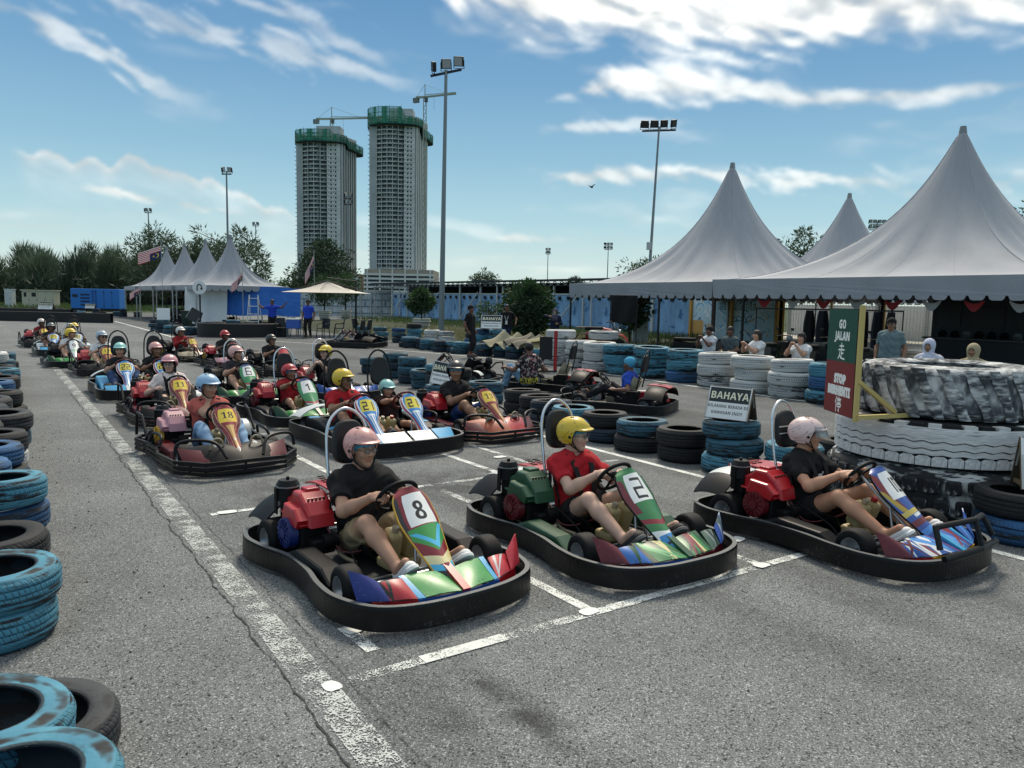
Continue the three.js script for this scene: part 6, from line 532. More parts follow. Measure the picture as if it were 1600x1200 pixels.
// graphics are printed on the panel: u left to right as seen from the front, v from the tip up
const numFont = { 8: 'bold 190px sans-serif' };
function panelTex(kind, num, c) { return canvasTex(256, 512, (g, w, h) => {
  const P = (col, pts) => { g.fillStyle = col; g.beginPath(); pts.forEach((p, i) => i ? g.lineTo(p[0] * w, p[1] * h) : g.moveTo(p[0] * w, p[1] * h)); g.closePath(); g.fill(); };
  g.fillStyle = c.base; g.fillRect(0, 0, w, h);
  if (c.style === 'k8') { P('#7d1522', [[0, 0], [1, 0], [1, 0.06], [0.86, 0.42], [0.14, 0.42], [0, 0.2]]); P('#1a1c1e', [[0, 0.05], [0.1, 0.1], [0.1, 0.42], [0, 0.42]]); P('#2f8f42', [[0.05, 0.4], [0.95, 0.36], [1, 0.66], [0, 0.66]]); P('#46b4de', [[0.04, 0.44], [0.18, 0.44], [0.55, 0.56], [0.86, 0.38], [1, 0.38], [0.58, 0.64]]); P('#7d1522', [[0, 0.5], [0.5, 0.66], [1, 0.52], [1, 0.64], [0.5, 0.74], [0, 0.66]]); P('#ddd3a0', [[0, 0.66], [0.5, 0.73], [1, 0.64], [1, 0.8], [0, 0.8]]); P('#46b4de', [[0, 0.76], [0.5, 0.84], [1, 0.74], [1, 0.84], [0.5, 0.93], [0, 0.85]]); P('#14181c', [[0, 0.84], [0.5, 0.9], [0.5, 1], [0, 1]]); P('#2f8f42', [[0.5, 0.92], [1, 0.84], [1, 1], [0.5, 1]]); }
  if (c.style === 'k2') { P('#6e1f2a', [[0, 0.1], [0.14, 0.12], [0.2, 0.5], [0.02, 0.5]]); P('#8a1c2c', [[0, 0.56], [0.6, 0.62], [1, 0.54], [1, 0.62], [0.6, 0.68], [0, 0.62]]); P('#e2e6e6', [[0, 0.72], [0.5, 0.76], [1, 0.72], [1, 0.8], [0, 0.84]]); P('#2f86c8', [[0.1, 0.8], [0.9, 0.78], [1, 1], [0, 1]]); P('#0f1a2a', [[0.2, 0.88], [0.8, 0.9], [0.8, 0.92], [0.2, 0.91]]); }
  if (c.style === 'k10') { P('#7a2026', [[0.0, 0.05], [0.16, 0.1], [0.28, 0.5], [0.1, 0.5]]); P('#7a2026', [[0.7, 0.4], [1, 0.3], [1, 0.42], [0.7, 0.5]]); P('#b59a3a', [[0.0, 0.24], [0.1, 0.28], [0.3, 0.56], [0.1, 0.52]]); P('#c8b45a', [[0, 0.54], [0.7, 0.5], [0.7, 0.55], [0, 0.6]]); P('#dfe4e6', [[0.3, 0.58], [1, 0.54], [1, 0.57], [0.3, 0.62]]); P('#6a2030', [[0, 0.66], [1, 0.6], [1, 0.66], [0, 0.73]]); P('#3f86d0', [[0, 0.78], [1, 0.7], [1, 0.76], [0, 0.85]]); }
  if (c.style === 'green') { P('#23406e', [[0, 0], [1, 0], [1, 0.07], [0, 0.07]]); P('#b23a44', [[0, 0.56], [0.5, 0.66], [1, 0.56], [1, 0.62], [0.5, 0.72], [0, 0.62]]); P('#cfe0d0', [[0, 0.62], [0.5, 0.72], [1, 0.62], [1, 0.66], [0.5, 0.76], [0, 0.66]]); }
  if (c.style === 'red') { P('#caa25c', [[0.3, 0.36], [0.7, 0.36], [0.58, 0.88], [0.42, 0.88]]); P('#5e1020', [[0, 0.0], [0.06, 0.0], [0.16, 0.4], [0.05, 0.42]]); P('#5e1020', [[1, 0.0], [0.94, 0.0], [0.84, 0.4], [0.95, 0.42]]); g.strokeStyle = '#d8b878'; g.lineWidth = 5; g.beginPath(); g.moveTo(w * 0.1, h * 0.1); g.lineTo(w * 0.2, h * 0.4); g.lineTo(w * 0.3, h * 0.9); g.moveTo(w * 0.9, h * 0.1); g.lineTo(w * 0.8, h * 0.4); g.lineTo(w * 0.7, h * 0.9); g.stroke(); g.fillStyle = '#cfcfc6'; g.beginPath(); g.arc(w / 2, h * 0.88, 30, 0, 7); g.fill(); g.fillStyle = '#20201e'; g.beginPath(); g.ellipse(w / 2, h * 0.88, 10, 16, 0.4, 0, 7); g.fill(); g.fillStyle = '#d8d4c8'; g.fillRect(w * 0.42, h * 0.63, w * 0.16, h * 0.05); }
  if (c.style === 'sky') { P('#e6ecee', [[0.28, 0.36], [0.72, 0.36], [0.7, 0.95], [0.3, 0.95]]); P('#2f86cc', [[0.36, 0.4], [0.44, 0.4], [0.46, 0.92], [0.4, 0.92]]); P('#2f86cc', [[0.56, 0.4], [0.64, 0.4], [0.6, 0.92], [0.54, 0.92]]); P('#a3202e', [[0, 0], [0.05, 0], [0.12, 0.5], [0.2, 1], [0, 1]]); P('#e6ecee', [[0.05, 0.06], [0.1, 0.04], [0.2, 0.4], [0.14, 0.42]]); P('#e6ecee', [[0.95, 0.06], [0.9, 0.04], [0.8, 0.4], [0.86, 0.42]]); g.fillStyle = '#d9b93a'; g.beginPath(); g.ellipse(w / 2, h * 0.9, 14, 20, 0, 0, 7); g.fill(); }
  if (c.style === 'white') { P('#1a1e20', [[0, 0], [0.12, 0], [0.2, 0.5], [0.3, 1], [0, 1]]); P('#1a1e20', [[1, 0], [0.88, 0], [0.8, 0.5], [0.7, 1], [1, 1]]); P('#9fd0ac', [[0.2, 0.42], [0.8, 0.42], [0.5, 0.56]]); }
  // the number plate
  const pl = kind === 'shield' ? [[0.2, 0.07], [0.82, 0.05], [0.9, 0.36], [0.16, 0.38]] : [[0.2, 0.06], [0.8, 0.06], [0.84, 0.3], [0.16, 0.3]]; P(c.plate || '#e9ebe8', pl); g.save(); g.translate(w * 0.51, h * (kind === 'shield' ? 0.225 : 0.19)); g.fillStyle = g.strokeStyle = c.ink || '#141414'; g.textAlign = 'center'; g.textBaseline = 'middle';
  if (c.seg) { g.lineWidth = 15; g.lineCap = 'square'; const D = { 0: 'abcdef', 1: 'bc', 2: 'abged', 3: 'abgcd', 6: 'afgedc', 9: 'abcdfg' }; const n = num.length; [...num].forEach((ch, i) => { const W = n > 1 ? 40 : 76, H = n > 1 ? 74 : 104, x = (i - (n - 1) / 2) * 68 - W / 2, y = -H / 2; const L = { a: [0, 0, W, 0], b: [W, 0, W, H / 2], c: [W, H / 2, W, H], d: [0, H, W, H], e: [0, H / 2, 0, H], f: [0, 0, 0, H / 2], g: [0, H / 2, W, H / 2] }; for (const s of D[ch] || '') { const q = L[s]; g.beginPath(); g.moveTo(x + q[0], y + q[1]); g.lineTo(x + q[2], y + q[3]); g.stroke(); } }); }
  else { g.scale(kind === 'shield' ? 1.15 : 1.3, 1); g.font = kind === 'shield' ? 'bold 130px sans-serif' : c.serif ? 'bold 82px serif' : 'bold 80px sans-serif'; g.fillText(num, 0, kind === 'shield' ? 4 : -6, 118); if (c.style === 'red' && num) { g.strokeStyle = '#7a6a1a'; g.lineWidth = 2.5; g.beginPath(); g.ellipse(0, 42, 17, 8, 0, 0, 7); g.moveTo(-10, 42); g.lineTo(10, 42); g.stroke(); } }
  g.restore(); }); }
function panel(t, x, kind, num, c) { const [g] = panelGeo(kind); const tx = panelTex(kind, num, c); tx.wrapS = tx.wrapT = THREE.ClampToEdgeWrapping; const gg = g; const m = new THREE.MeshPhysicalMaterial({ map: tx, roughness: 0.35, clearcoat: 0.4, clearcoatRoughness: 0.25, side: THREE.DoubleSide }); const o = mk('number_panel', gg, m, t); o.position.x = x; const f = panelGeo(kind)[1]; for (const q of [0, 1]) mk('panel_edge', tube(Array.from({ length: 14 }, (_, i) => f(q, 0.03 + i / 14 * 0.93)), 0.007, 28, 6), c.edge || K.dark, o); mk('panel_bracket', [bar([0, 0.2, 0.66], [0, 0.5, 0.4], 0.014, 8), bar([-0.06, 0.1, 0.5], [0, 0.48, 0.4], 0.01, 6), bar([0.06, 0.1, 0.5], [0, 0.48, 0.4], 0.01, 6)], K.steel, o); return o; }
// flip v so the canvas top is the panel top
{ for (const k of ['shield', 'key']) { const u = panelGeo(k)[0].attributes.uv; for (let i = 0; i < u.count; i++) u.setXY(i, u.getX(i), 1 - u.getY(i)); } }
const cans = (t, x = 0, z = 0.22) => { for (const s of [-1, 1]) { const c = mk('fuel_can', rb(0.095, 0.2, 0.13, x + s * 0.062, 0.26, z, 0.03, [0.35, s * 0.15, 0], 3), K.cream, t); mk('can_cap', cy(0.022, 0.025, 0.03, x + s * 0.062, 0.37, z + 0.045, [0.35, 0, 0], 14), s > 0 ? K.red : K.beige, c); } mk('can_base', rb(0.24, 0.07, 0.2, x, 0.13, z - 0.02, 0.03), K.cream, t); };
const pedals = (t, x = 0) => { for (const s of [-1, 1]) mk('pedal', [bar([x + s * 0.2, 0.07, 0.66], [x + s * 0.2, 0.2, 0.7], 0.009, 6), rb(0.07, 0.05, 0.012, x + s * 0.2, 0.2, 0.7, 0.005)], K.tubeB, t); };
function floor(t, w) { const s = new THREE.Shape(); [[-w, -0.55], [w, -0.55], [w, 0.3], [w * 0.75, 0.82], [-w * 0.75, 0.82], [-w, 0.3]].forEach((p, i) => i ? s.lineTo(p[0], -p[1]) : s.moveTo(p[0], -p[1])); mk('floor_pan', new THREE.ExtrudeGeometry(s, { depth: 0.012, bevelEnabled: false }).rotateX(-Math.PI / 2).translate(0, 0.06, 0), K.pan, t); mk('chassis_rail', [-1, 1].map(q => tube([[q * w * 0.8, 0.075, -0.85], [q * w * 0.85, 0.075, -0.3], [q * w * 0.9, 0.075, 0.3], [q * w * 0.65, 0.08, 0.85]], 0.016, 20, 8)), K.tubeB, t); }
// smooth plastic bumper: waisted ring with a lip
const ringA = smoothPath([[0, 1.0], [0.3, 0.975], [0.53, 0.86], [0.635, 0.62], [0.635, 0.38], [0.585, 0.1], [0.575, -0.2], [0.64, -0.5], [0.65, -0.75], [0.54, -0.95], [0.25, -1.0], [0, -1.0], [-0.25, -1.0], [-0.54, -0.95], [-0.65, -0.75], [-0.64, -0.5], [-0.575, -0.2], [-0.585, 0.1], [-0.635, 0.38], [-0.635, 0.62], [-0.53, 0.86], [-0.3, 0.975]], 132);
const bumpProf = (y0, y1) => [[-0.02, y0], [0.0, y0 - 0.005], [0.014, y0 + 0.01], [0.018, (y0 + y1) / 2], [0.012, y1 - 0.02], [0.02, y1 - 0.008], [0.018, y1 + 0.004], [-0.012, y1 + 0.004], [-0.016, y1 - 0.01]];
const flip = p => p.slice().reverse();
const bumpA = sweepRing(ringA, bumpProf(0.035, 0.165)); const lipA = sweepRing(ringA, [[-0.012, 0.1695], [0.018, 0.1695], [0.018, 0.1725], [-0.012, 0.1725]]);
const ringC = smoothPath([[0, 1.12], [0.4, 1.1], [0.68, 0.97], [0.78, 0.7], [0.77, 0.3], [0.74, -0.1], [0.78, -0.6], [0.76, -0.95], [0.6, -1.1], [0, -1.12], [-0.6, -1.1], [-0.76, -0.95], [-0.78, -0.6], [-0.74, -0.1], [-0.77, 0.3], [-0.78, 0.7], [-0.68, 0.97], [-0.4, 1.1]], 132); const bumpC = sweepRing(ringC, bumpProf(0.04, 0.2)), lipC = sweepRing(ringC, [[-0.012, 0.2045], [0.018, 0.2045], [0.018, 0.2075], [-0.012, 0.2075]]);
function bolts(t, ring, y, n) { for (let k = 0; k < n; k++) { const i = Math.floor((k + 0.5) / n * ring.length), a = ring[i], b = ring[(i + 1) % ring.length]; const dx = b[0] - a[0], dz = b[1] - a[1], l = Math.hypot(dx, dz); const g = mk('bumper_bolt', boltG, K.steel, t); g.position.set(a[0] + dz / l * 0.018, y, a[1] - dx / l * 0.018); g.rotation.y = Math.atan2(dz, -dx); } } function plates(t, ring) { for (const f of [0.09, 0.2, 0.3, 0.7, 0.8, 0.91]) { const i = Math.floor(f * ring.length), a = ring[i], b = ring[(i + 1) % ring.length]; const dx = b[0] - a[0], dz = b[1] - a[1], l = Math.hypot(dx, dz); const g = mk('bumper_joint', plateG, K.satin, t); g.position.set(a[0] + dz / l * 0.02, 0.1, a[1] - dx / l * 0.02); g.rotation.y = Math.atan2(dz, -dx); } } const plateG = rb(0.11, 0.085, 0.012, 0, 0, 0, 0.005, [0, 0, 0], 1); const boltG = cy(0.009, 0.011, 0.01, 0, 0, 0, [Math.PI / 2, 0, 0], 10);
const slot = (() => { const L = []; for (const c of [0, 1]) for (let k = 0; k < 4; k++) L.push(rb(0.05, 0.008, 0.014, -0.05 + c * 0.075, 0.487 - k * 0.006, -0.86 + k * 0.035, 0.003)); return L; })();
function rearCover(t, c, fend) { const f = (x0, x1) => (u, v) => { const x = lerp(x0, x1, u); return [x, 0.475 - 0.02 * v - 0.05 * Math.pow(1 - v, 3), lerp(-0.98, -0.6, v)]; }; mk('rear_cover', sheet(f(-0.12, 0.17), 6, 8, 0.012), c, t); mk('cover_slot', slot.map(g => g.clone()), K.dark, t); for (const s of [-1, 1]) { for (const [e, q0, q1] of [[0, 0, 0.58], [1, 0.585, 1]]) { const m = sheet((u, v) => { const q = lerp(q0, q1, u); const x = s * lerp(0.17, 0.6, q) + (s < 0 ? 0.05 : 0); return [x, 0.455 - 0.02 * v - 0.17 * Math.pow(q, 3) - 0.05 * Math.pow(1 - v, 3), lerp(-0.97, -0.66, v)]; }, 8, 6, 0.012); mk(e ? 'fender_end' : 'rear_fender', m, e ? K.satin : fend, t); } } mk('cover_bracket', [bar([-0.1, 0.1, -0.8], [-0.1, 0.46, -0.8], 0.012, 6), bar([0.14, 0.1, -0.8], [0.14, 0.46, -0.8], 0.012, 6)], K.tubeB, t); }
// body panels carry a printed livery: angular shards, scuffs and scratches
const LIV = {}; function livery(base, cols, sd) { const key = base + cols + sd; if (LIV[key]) return LIV[key]; const tx = canvasTex(256, 256, (g, w, h) => { const R = k => hash2(sd * 31 + k, sd * 7 + k * 3); g.fillStyle = base; g.fillRect(0, 0, w, h); cols.forEach((c, i) => { for (let k = 0; k < 2; k++) { const q = i * 9 + k * 4; g.fillStyle = c; g.beginPath(); const x = R(q) * w; g.moveTo(x, 0); g.lineTo(x + 30 + 50 * R(q + 1), 0); g.lineTo(R(q + 2) * w, h); g.lineTo(R(q + 2) * w - 16, h); g.closePath(); g.fill(); } }); for (let k = 0; k < 46; k++) { g.strokeStyle = k % 3 ? 'rgba(20,20,22,0.35)' : 'rgba(225,225,220,0.4)'; g.lineWidth = 0.6 + 2.2 * R(k + 90); g.beginPath(); const x = R(k + 100) * w, y = R(k + 160) * h; g.moveTo(x, y); g.lineTo(x + 50 * (R(k + 220) - 0.5), y + 34 * (R(k + 280) - 0.5)); g.stroke(); } for (let k = 0; k < 14; k++) { g.fillStyle = 'rgba(16,16,18,0.4)'; g.beginPath(); g.ellipse(R(k + 340) * w, R(k + 400) < 0.5 ? R(k + 420) * 30 : h - R(k + 420) * 30, 3 + 10 * R(k + 440), 2 + 5 * R(k + 460), 0, 0, 7); g.fill(); } }); return LIV[key] = new THREE.MeshPhysicalMaterial({ map: tx, roughness: 0.42, clearcoat: 0.12, clearcoatRoughness: 0.3, side: THREE.DoubleSide }); }
function noseA(t, n) { const q = (name, m, a, b, c, d) => { const bulge = name === 'nose_panel' || name === 'nose_wing' || name === 'wing_tip' ? 0.018 : 0; mk(name, sheet((u, v) => { const w = bulge * Math.sin(Math.PI * u) * Math.sin(Math.PI * (0.15 + 0.7 * v)); return [0, 1, 2].map(k => (a[k] * (1 - u) + b[k] * u) * (1 - v) + (d[k] * (1 - u) + c[k] * u) * v + (k === 1 ? w : k === 2 ? w * 0.5 : 0)); }, 6, 6, 0.008), m, t); }; for (const s of [-1, 1]) { const c = s < 0 ? n.L : n.R; q('nose_panel', c[0], [0, 0.17, 0.955], [s * 0.235, 0.165, 0.9], [s * 0.26, 0.235, 0.7], [s * 0.03, 0.225, 0.74]); q('nose_stripe', c[1], [s * 0.238, 0.163, 0.902], [s * 0.275, 0.16, 0.885], [s * 0.3, 0.238, 0.7], [s * 0.262, 0.238, 0.702]); q('nose_wing', c[2], [s * 0.278, 0.158, 0.884], [s * 0.43, 0.156, 0.815], [s * 0.46, 0.226, 0.71], [s * 0.302, 0.24, 0.745]); q('wing_tip', c[3], [s * 0.42, 0.162, 0.83], [s * 0.565, 0.15, 0.73], [s * 0.59, 0.32, 0.655], [s * 0.45, 0.25, 0.735]); q('nose_skirt', c[4], [0, 0.075, 0.965], [s * 0.28, 0.075, 0.905], [s * 0.28, 0.158, 0.892], [0, 0.168, 0.96]); q('wing_skirt', c[5], [s * 0.282, 0.075, 0.905], [s * 0.5, 0.075, 0.78], [s * 0.5, 0.153, 0.765], [s * 0.282, 0.156, 0.888]); } mk('nose_crease', beam([0, 0.175, 0.958], [0, 0.262, 0.74], 0.05, 0.02), n.C, t); }
function kartA(label, x, z, turn, c, group = 'karts on the grid') { const t = thing('racing_kart', label, 'kart', [x, 0, z], turn, group); mk('bumper', bumpA, plast, t); mk('bumper_lip', lipA, K.lip, t); bolts(t, ringA, 0.1, 18); plates(t, ringA); floor(t, 0.42); wheels(t, 0.495, 0.46, 0.47, -0.66); mk('seat', seatShell, c.seat || K.black, t); headrest(t, 0, c.hoop || K.chrome, c.stripe); steering(t, 0, 0.55, 0.17, 0.65); engine(t, c); rearCover(t, c.rear || K.red, c.fend || K.grey); if (c.panel) panel(t, 0, 'shield', c.num, c.panel); if (c.nose) noseA(t, c.nose); cans(t, 0, 0.22); pedals(t); for (const s of [-1, 1]) mk('side_pod', exProf([[-0.3, 0], [0.28, 0], [0.3, 0.04], [0.2, 0.1], [-0.15, 0.12], [-0.3, 0.06]], 0.1, 0.02).rotateY(-Math.PI / 2).applyMatrix4(M4([s * 0.49 + 0.05, 0.08, 0.02])), c.pod || K.satin, t); mk('throttle_cable', tube([[-0.3, 0.3, -0.15], [-0.28, 0.2, 0.1], [-0.33, 0.1, 0.35], [-0.22, 0.16, 0.62]], 0.006, 24, 6), K.dark, t); mk('fuel_hose', tube([[-0.06, 0.34, 0.24], [-0.12, 0.2, 0.05], [-0.25, 0.16, -0.1], [-0.3, 0.3, -0.22]], 0.007, 24, 6), K.maroon, t); mk('spark_lead', tube([[-0.28, 0.42, -0.22], [-0.24, 0.5, -0.28], [-0.26, 0.46, -0.4], [-0.3, 0.36, -0.5]], 0.006, 18, 6), K.dark, t); mk('chain', tube([[0.2, 0.145, -0.66], [0.2, 0.2, -0.6], [0.05, 0.24, -0.42], [-0.2, 0.26, -0.4]], 0.009, 16, 5), K.steel, t); mk('brake_disc', cy(0.09, 0.09, 0.008, 0.22, 0.145, -0.66, [0, 0, Math.PI / 2], 24), K.steel, t); mk('tie_rod', bar([-0.4, 0.13, 0.4], [0.4, 0.13, 0.4], 0.008, 6), K.steel, t); mk('seat_bracket', tube([[-0.2, 0.1, 0.0], [-0.24, 0.13, -0.15], [-0.22, 0.25, -0.3]], 0.014, 14, 7), K.beige, t); if (c.guard) mk('nose_guard', [poly([[-0.34, 0.24, 0.96], [-0.3, 0.37, 0.9], [0.02, 0.4, 1.0], [0.3, 0.37, 0.92], [0.34, 0.24, 0.98]], 0.02, 10), poly([[-0.36, 0.19, 1.0], [0, 0.22, 1.06], [0.38, 0.19, 0.99]], 0.022, 10), poly([[0.02, 0.4, 1.0], [0.02, 0.22, 1.06]], 0.018)], K.tubeB, t); return t; }
// welded bumper of stacked flat bars with corner hoops
const octB = (o, f, r) => [[-0.4, f], [0.4, f], [0.62, f - 0.28], [0.66, 0.25], [0.6, -0.05], [0.6, -0.45], [0.66, -0.78], [0.55, r], [-0.55, r], [-0.66, -0.78], [-0.6, -0.45], [-0.6, -0.05], [-0.66, 0.25], [-0.62, f - 0.28]];
function barsB(col) { const P = octB(0, 1.02, -1.0), L = []; for (const y of [0.065, 0.115, 0.165]) for (let i = 0; i < P.length; i++) { const a = P[i], b = P[(i + 1) % P.length]; L.push(beam([a[0], y, a[1]], [b[0], y, b[1]], 0.026, 0.034)); L.push(cy(0.0125, 0.0125, 0.034, a[0], y, a[1], [0, 0, 0], 8)); } for (let i = 0; i < P.length; i++) { const a = P[i], b = P[(i + 1) % P.length], m = [lerp(a[0], b[0], 0.5) * 0.97, lerp(a[1], b[1], 0.5) * 0.97]; L.push(bx(0.02, 0.13, 0.02, m[0], 0.115, m[1])); } return L; } const barsBG = mg(barsB());
function kartB(label, x, z, turn, c, group = 'karts on the grid') { const t = thing('racing_kart', label, 'kart', [x, 0, z], turn, group); mk('bumper', barsBG, K.tubeB, t); for (const s of [-1, 1]) { mk('corner_hoop', tube([[s * 0.18, 0.2, 0.98], [s * 0.26, 0.34, 0.86], [s * 0.44, 0.37, 0.76], [s * 0.58, 0.34, 0.72], [s * 0.61, 0.22, 0.72]], 0.017, 28, 8), K.tubeB, t); mk('side_guard', poly([[s * 0.62, 0.2, -0.92], [s * 0.62, 0.46, -0.86], [s * 0.6, 0.44, -0.72], [s * 0.6, 0.22, -0.5]], 0.017), K.tubeB, t); mk('side_hoop', tube([[s * 0.6, 0.2, 0.05], [s * 0.56, 0.3, -0.02], [s * 0.57, 0.3, -0.3], [s * 0.6, 0.2, -0.38]], 0.016, 20, 8), K.tubeB, t); }
  floor(t, 0.42); wheels(t, 0.46, 0.45, 0.44, -0.62); mk('seat', seatShell, K.black, t); if (c.rest) headrest(t, 0, K.tubeB, false); steering(t, 0, 0.55, 0.17, 0.65); engine(t, c); mk('chain_guard', exProf([[-0.3, 0], [0.25, 0], [0.2, 0.14], [-0.2, 0.16]], 0.05, 0.015).rotateY(-Math.PI / 2).applyMatrix4(M4([0.36, 0.14, -0.4])), K.satin, t); mk('rear_fender', sheet((u, v) => { const a = lerp(0.1, 2.6, u); return [0.36 + v * 0.18, 0.15 + Math.sin(a) * 0.18, -0.62 + Math.cos(a) * 0.2]; }, 14, 2, 0.01), K.white, t); panel(t, 0, 'key', c.num, c.panel); cans(t, 0, 0.2); pedals(t);
  for (const s of [-1, 1]) { const m = s < 0 ? c.nose[0] : c.nose[1]; mk('nose_fairing', sheet((u, v) => [s * lerp(0.0, 0.52, u), 0.12 + 0.15 * Math.sin(v * 1.6) - 0.05 * u + 0.04 * Math.sin(u * 3) * v, lerp(0.97, 0.66, v) - 0.2 * u * u], 10, 8, 0.008), m, t); mk('fairing_side', quad([s * 0.3, 0.14, 0.86], [s * 0.53, 0.13, 0.72], [s * 0.55, 0.27, 0.58], [s * 0.34, 0.24, 0.68], 0.008), c.nose[2] || m, t); mk('foot_loop', tube([[s * 0.13, 0.25, 0.72], [s * 0.15, 0.33, 0.72], [s * 0.2, 0.36, 0.72], [s * 0.25, 0.33, 0.72], [s * 0.27, 0.25, 0.72]], 0.011, 18, 7), K.beige, t); } mk('side_pod', exProf([[-0.35, 0], [0.3, 0], [0.25, 0.09], [-0.3, 0.12]], 0.1, 0.02).rotateY(-Math.PI / 2).applyMatrix4(M4([-0.43, 0.08, 0.0])), c.pod || K.satin, t); return t; }
// two-seater
function kartC(label, x, z, turn, c, group = 'karts on the grid') { const t = thing('two_seat_kart', label, 'kart', [x, 0, z], turn, group); mk('bumper', bumpC, plast, t); mk('bumper_lip', lipC, K.lip, t); bolts(t, ringC, 0.12, 22); floor(t, 0.6); wheels(t, 0.6, 0.58, 0.55, -0.72);
  for (const s of [-1, 1]) { const g = mk('seat', seatShell, K.black, t); g.position.x = s * 0.3; headrest(t, s * 0.3, K.tubeB, false, true); steering(t, s * 0.3, 0.55, 0.17, 0.65, c.wheel || K.maroon); panel(t, s * 0.3, 'key', c.num, c.panel); mk('side_pod', exProf([[-0.46, 0], [0.42, 0], [0.44, 0.06], [0.3, 0.13], [-0.1, 0.2], [-0.42, 0.2]], 0.14, 0.02).rotateY(-Math.PI / 2).applyMatrix4(M4([s * 0.6 + 0.07, 0.09, -0.12])), c.pod[0], t); mk('pod_stripe', [quad([s * 0.68, 0.31, -0.5], [s * 0.56, 0.315, -0.5], [s * 0.56, 0.25, 0.15], [s * 0.68, 0.245, 0.15], 0.008)], c.pod[1], t); mk('rear_fender', sheet((u, v) => { const q = u; return [s * lerp(0.3, 0.74, q), 0.42 - 0.13 * Math.pow(q, 3) - 0.06 * Math.pow(1 - v, 3), lerp(-1.06, -0.64, v)]; }, 10, 6, 0.012), c.pod[2], t); for (const q of [0, 1]) mk('nose_panel', quad([s * (0.02 + q * 0.34), 0.16, 1.07 - 0.06 * q], [s * (0.35 + q * 0.3), 0.15, 1.0 - 0.16 * q], [s * (0.35 + q * 0.32), 0.25, 0.76 - 0.06 * q], [s * (0.02 + q * 0.34), 0.26, 0.8 - 0.03 * q], 0.008, 3), q ? c.pod[1] : c.pod[2], t); pedals(t, s * 0.3); } mk('engine_block', EG.block.map(g => g.clone().translate(0.36, 0.0, -0.42)), K.dark, t); mk('engine_cowl', EG.cowl.clone().translate(0.36, 0, -0.42), c.cowl || K.satin, t); cans(t, 0, 0.28); return t; }
// stripped kart with no bodywork
function kartD(label, x, z, turn, group) { const t = thing('racing_kart', label, 'kart', [x, 0, z], turn, group); mk('bumper', bumpA, plast, t); mk('bumper_lip', lipA, K.lip, t); floor(t, 0.42); wheels(t, 0.495, 0.46, 0.47, -0.66); mk('seat', seatShell, K.beige, t); headrest(t, 0, K.tubeB, false); steering(t, 0, 0.5, 0.2, 0.75); mk('engine_block', EG.block.map(g => g.clone().translate(0.72, 0, 0)), K.dark, t); mk('side_cover', exProf([[-0.5, 0], [0.2, 0], [0.16, 0.1], [-0.42, 0.16]], 0.16, 0.02).rotateY(-Math.PI / 2).applyMatrix4(M4([-0.4, 0.14, -0.3])), K.red, t); mk('cover_top', quad([-0.6, 0.31, -0.75], [-0.4, 0.315, -0.75], [-0.4, 0.265, -0.1], [-0.6, 0.26, -0.1], 0.01), K.white, t); rearCover(t, K.red, K.satin); mk('panel_arm', beam([0, 0.12, 0.86], [0, 0.62, 0.42], 0.13, 0.02), K.satin, t); mk('fuel_can', rb(0.2, 0.14, 0.16, 0.02, 0.2, 0.36, 0.05), K.white, t); mk('brake_hose', tube([[0.1, 0.1, 0.8], [0.2, 0.3, 0.6], [0.05, 0.35, 0.5], [-0.1, 0.2, 0.5]], 0.008, 20, 6), K.dark, t); pedals(t); mk('nose_loop', tube([[-0.3, 0.1, 0.75], [-0.28, 0.26, 0.9], [0, 0.3, 0.94], [0.28, 0.26, 0.9], [0.3, 0.1, 0.75]], 0.013, 24, 7), K.tubeB, t); return t; }
// ------------------------------------------------------------------ the grid: karts and drivers
const P8 = { base: '#7d1522', style: 'k8' }, PG = { base: '#2f8a52', style: 'green' }, PR = { base: '#8a1626', style: 'red', plate: '#e6c83c', serif: true, edge: K.beige }, PS = { base: '#2f86cc', style: 'sky', plate: '#e2cf3a', seg: true, edge: K.white };
const greenNose = { L: [K.green, K.dgreen, K.green, K.dgreen, K.dgreen, K.green], R: [K.green, K.maroon, K.green, K.dgreen, K.dgreen, K.green], C: K.maroon };
const k8 = kartA('red, green and cyan kart number 8, nearest on the left of the front row', 2.14, -4.55, 0.07, { num: '8', cowl: K.red, recoil: K.navyF, rear: K.red, fend: K.grey, panel: { ...P8, edge: K.yellow }, nose: { L: [livery('#3a8f48', [], 3), K.cyan, livery('#a8202c', ['#16181a'], 5), livery('#22307c', [], 6), K.blue, K.red], R: [livery('#3a8f48', [], 4), K.cyan, livery('#b8323c', ['#b9bcbc'], 7), livery('#b42634', [], 8), K.blue, K.red], C: K.red } });
const k2 = kartA('green and maroon kart number 2, middle of the front row', 3.76, -4.27, -0.02, { num: '2', cowl: K.dgreen, recoil: K.maroon, rear: K.red, fend: K.white, pod: K.dgreen, panel: { base: '#2c7a44', style: 'k2', seg: true }, nose: { L: [livery('#2f7a44', ['#1a2a20', '#c9bf8a', '#5aa86a'], 11), livery('#1d4a30', ['#6a2a30'], 12), livery('#2a66b0', ['#1a4a34'], 13), livery('#641822', [], 14), K.blue, K.maroon], R: [livery('#2f7a44', ['#12201a', '#d2c48c', '#7a2a34'], 15), K.dgreen, livery('#3c5a4c', ['#7a868a', '#1a2a20'], 16), livery('#2450a0', ['#a8b4b4', '#5a6a70'], 17), K.maroon, K.maroon], C: K.dgreen } });
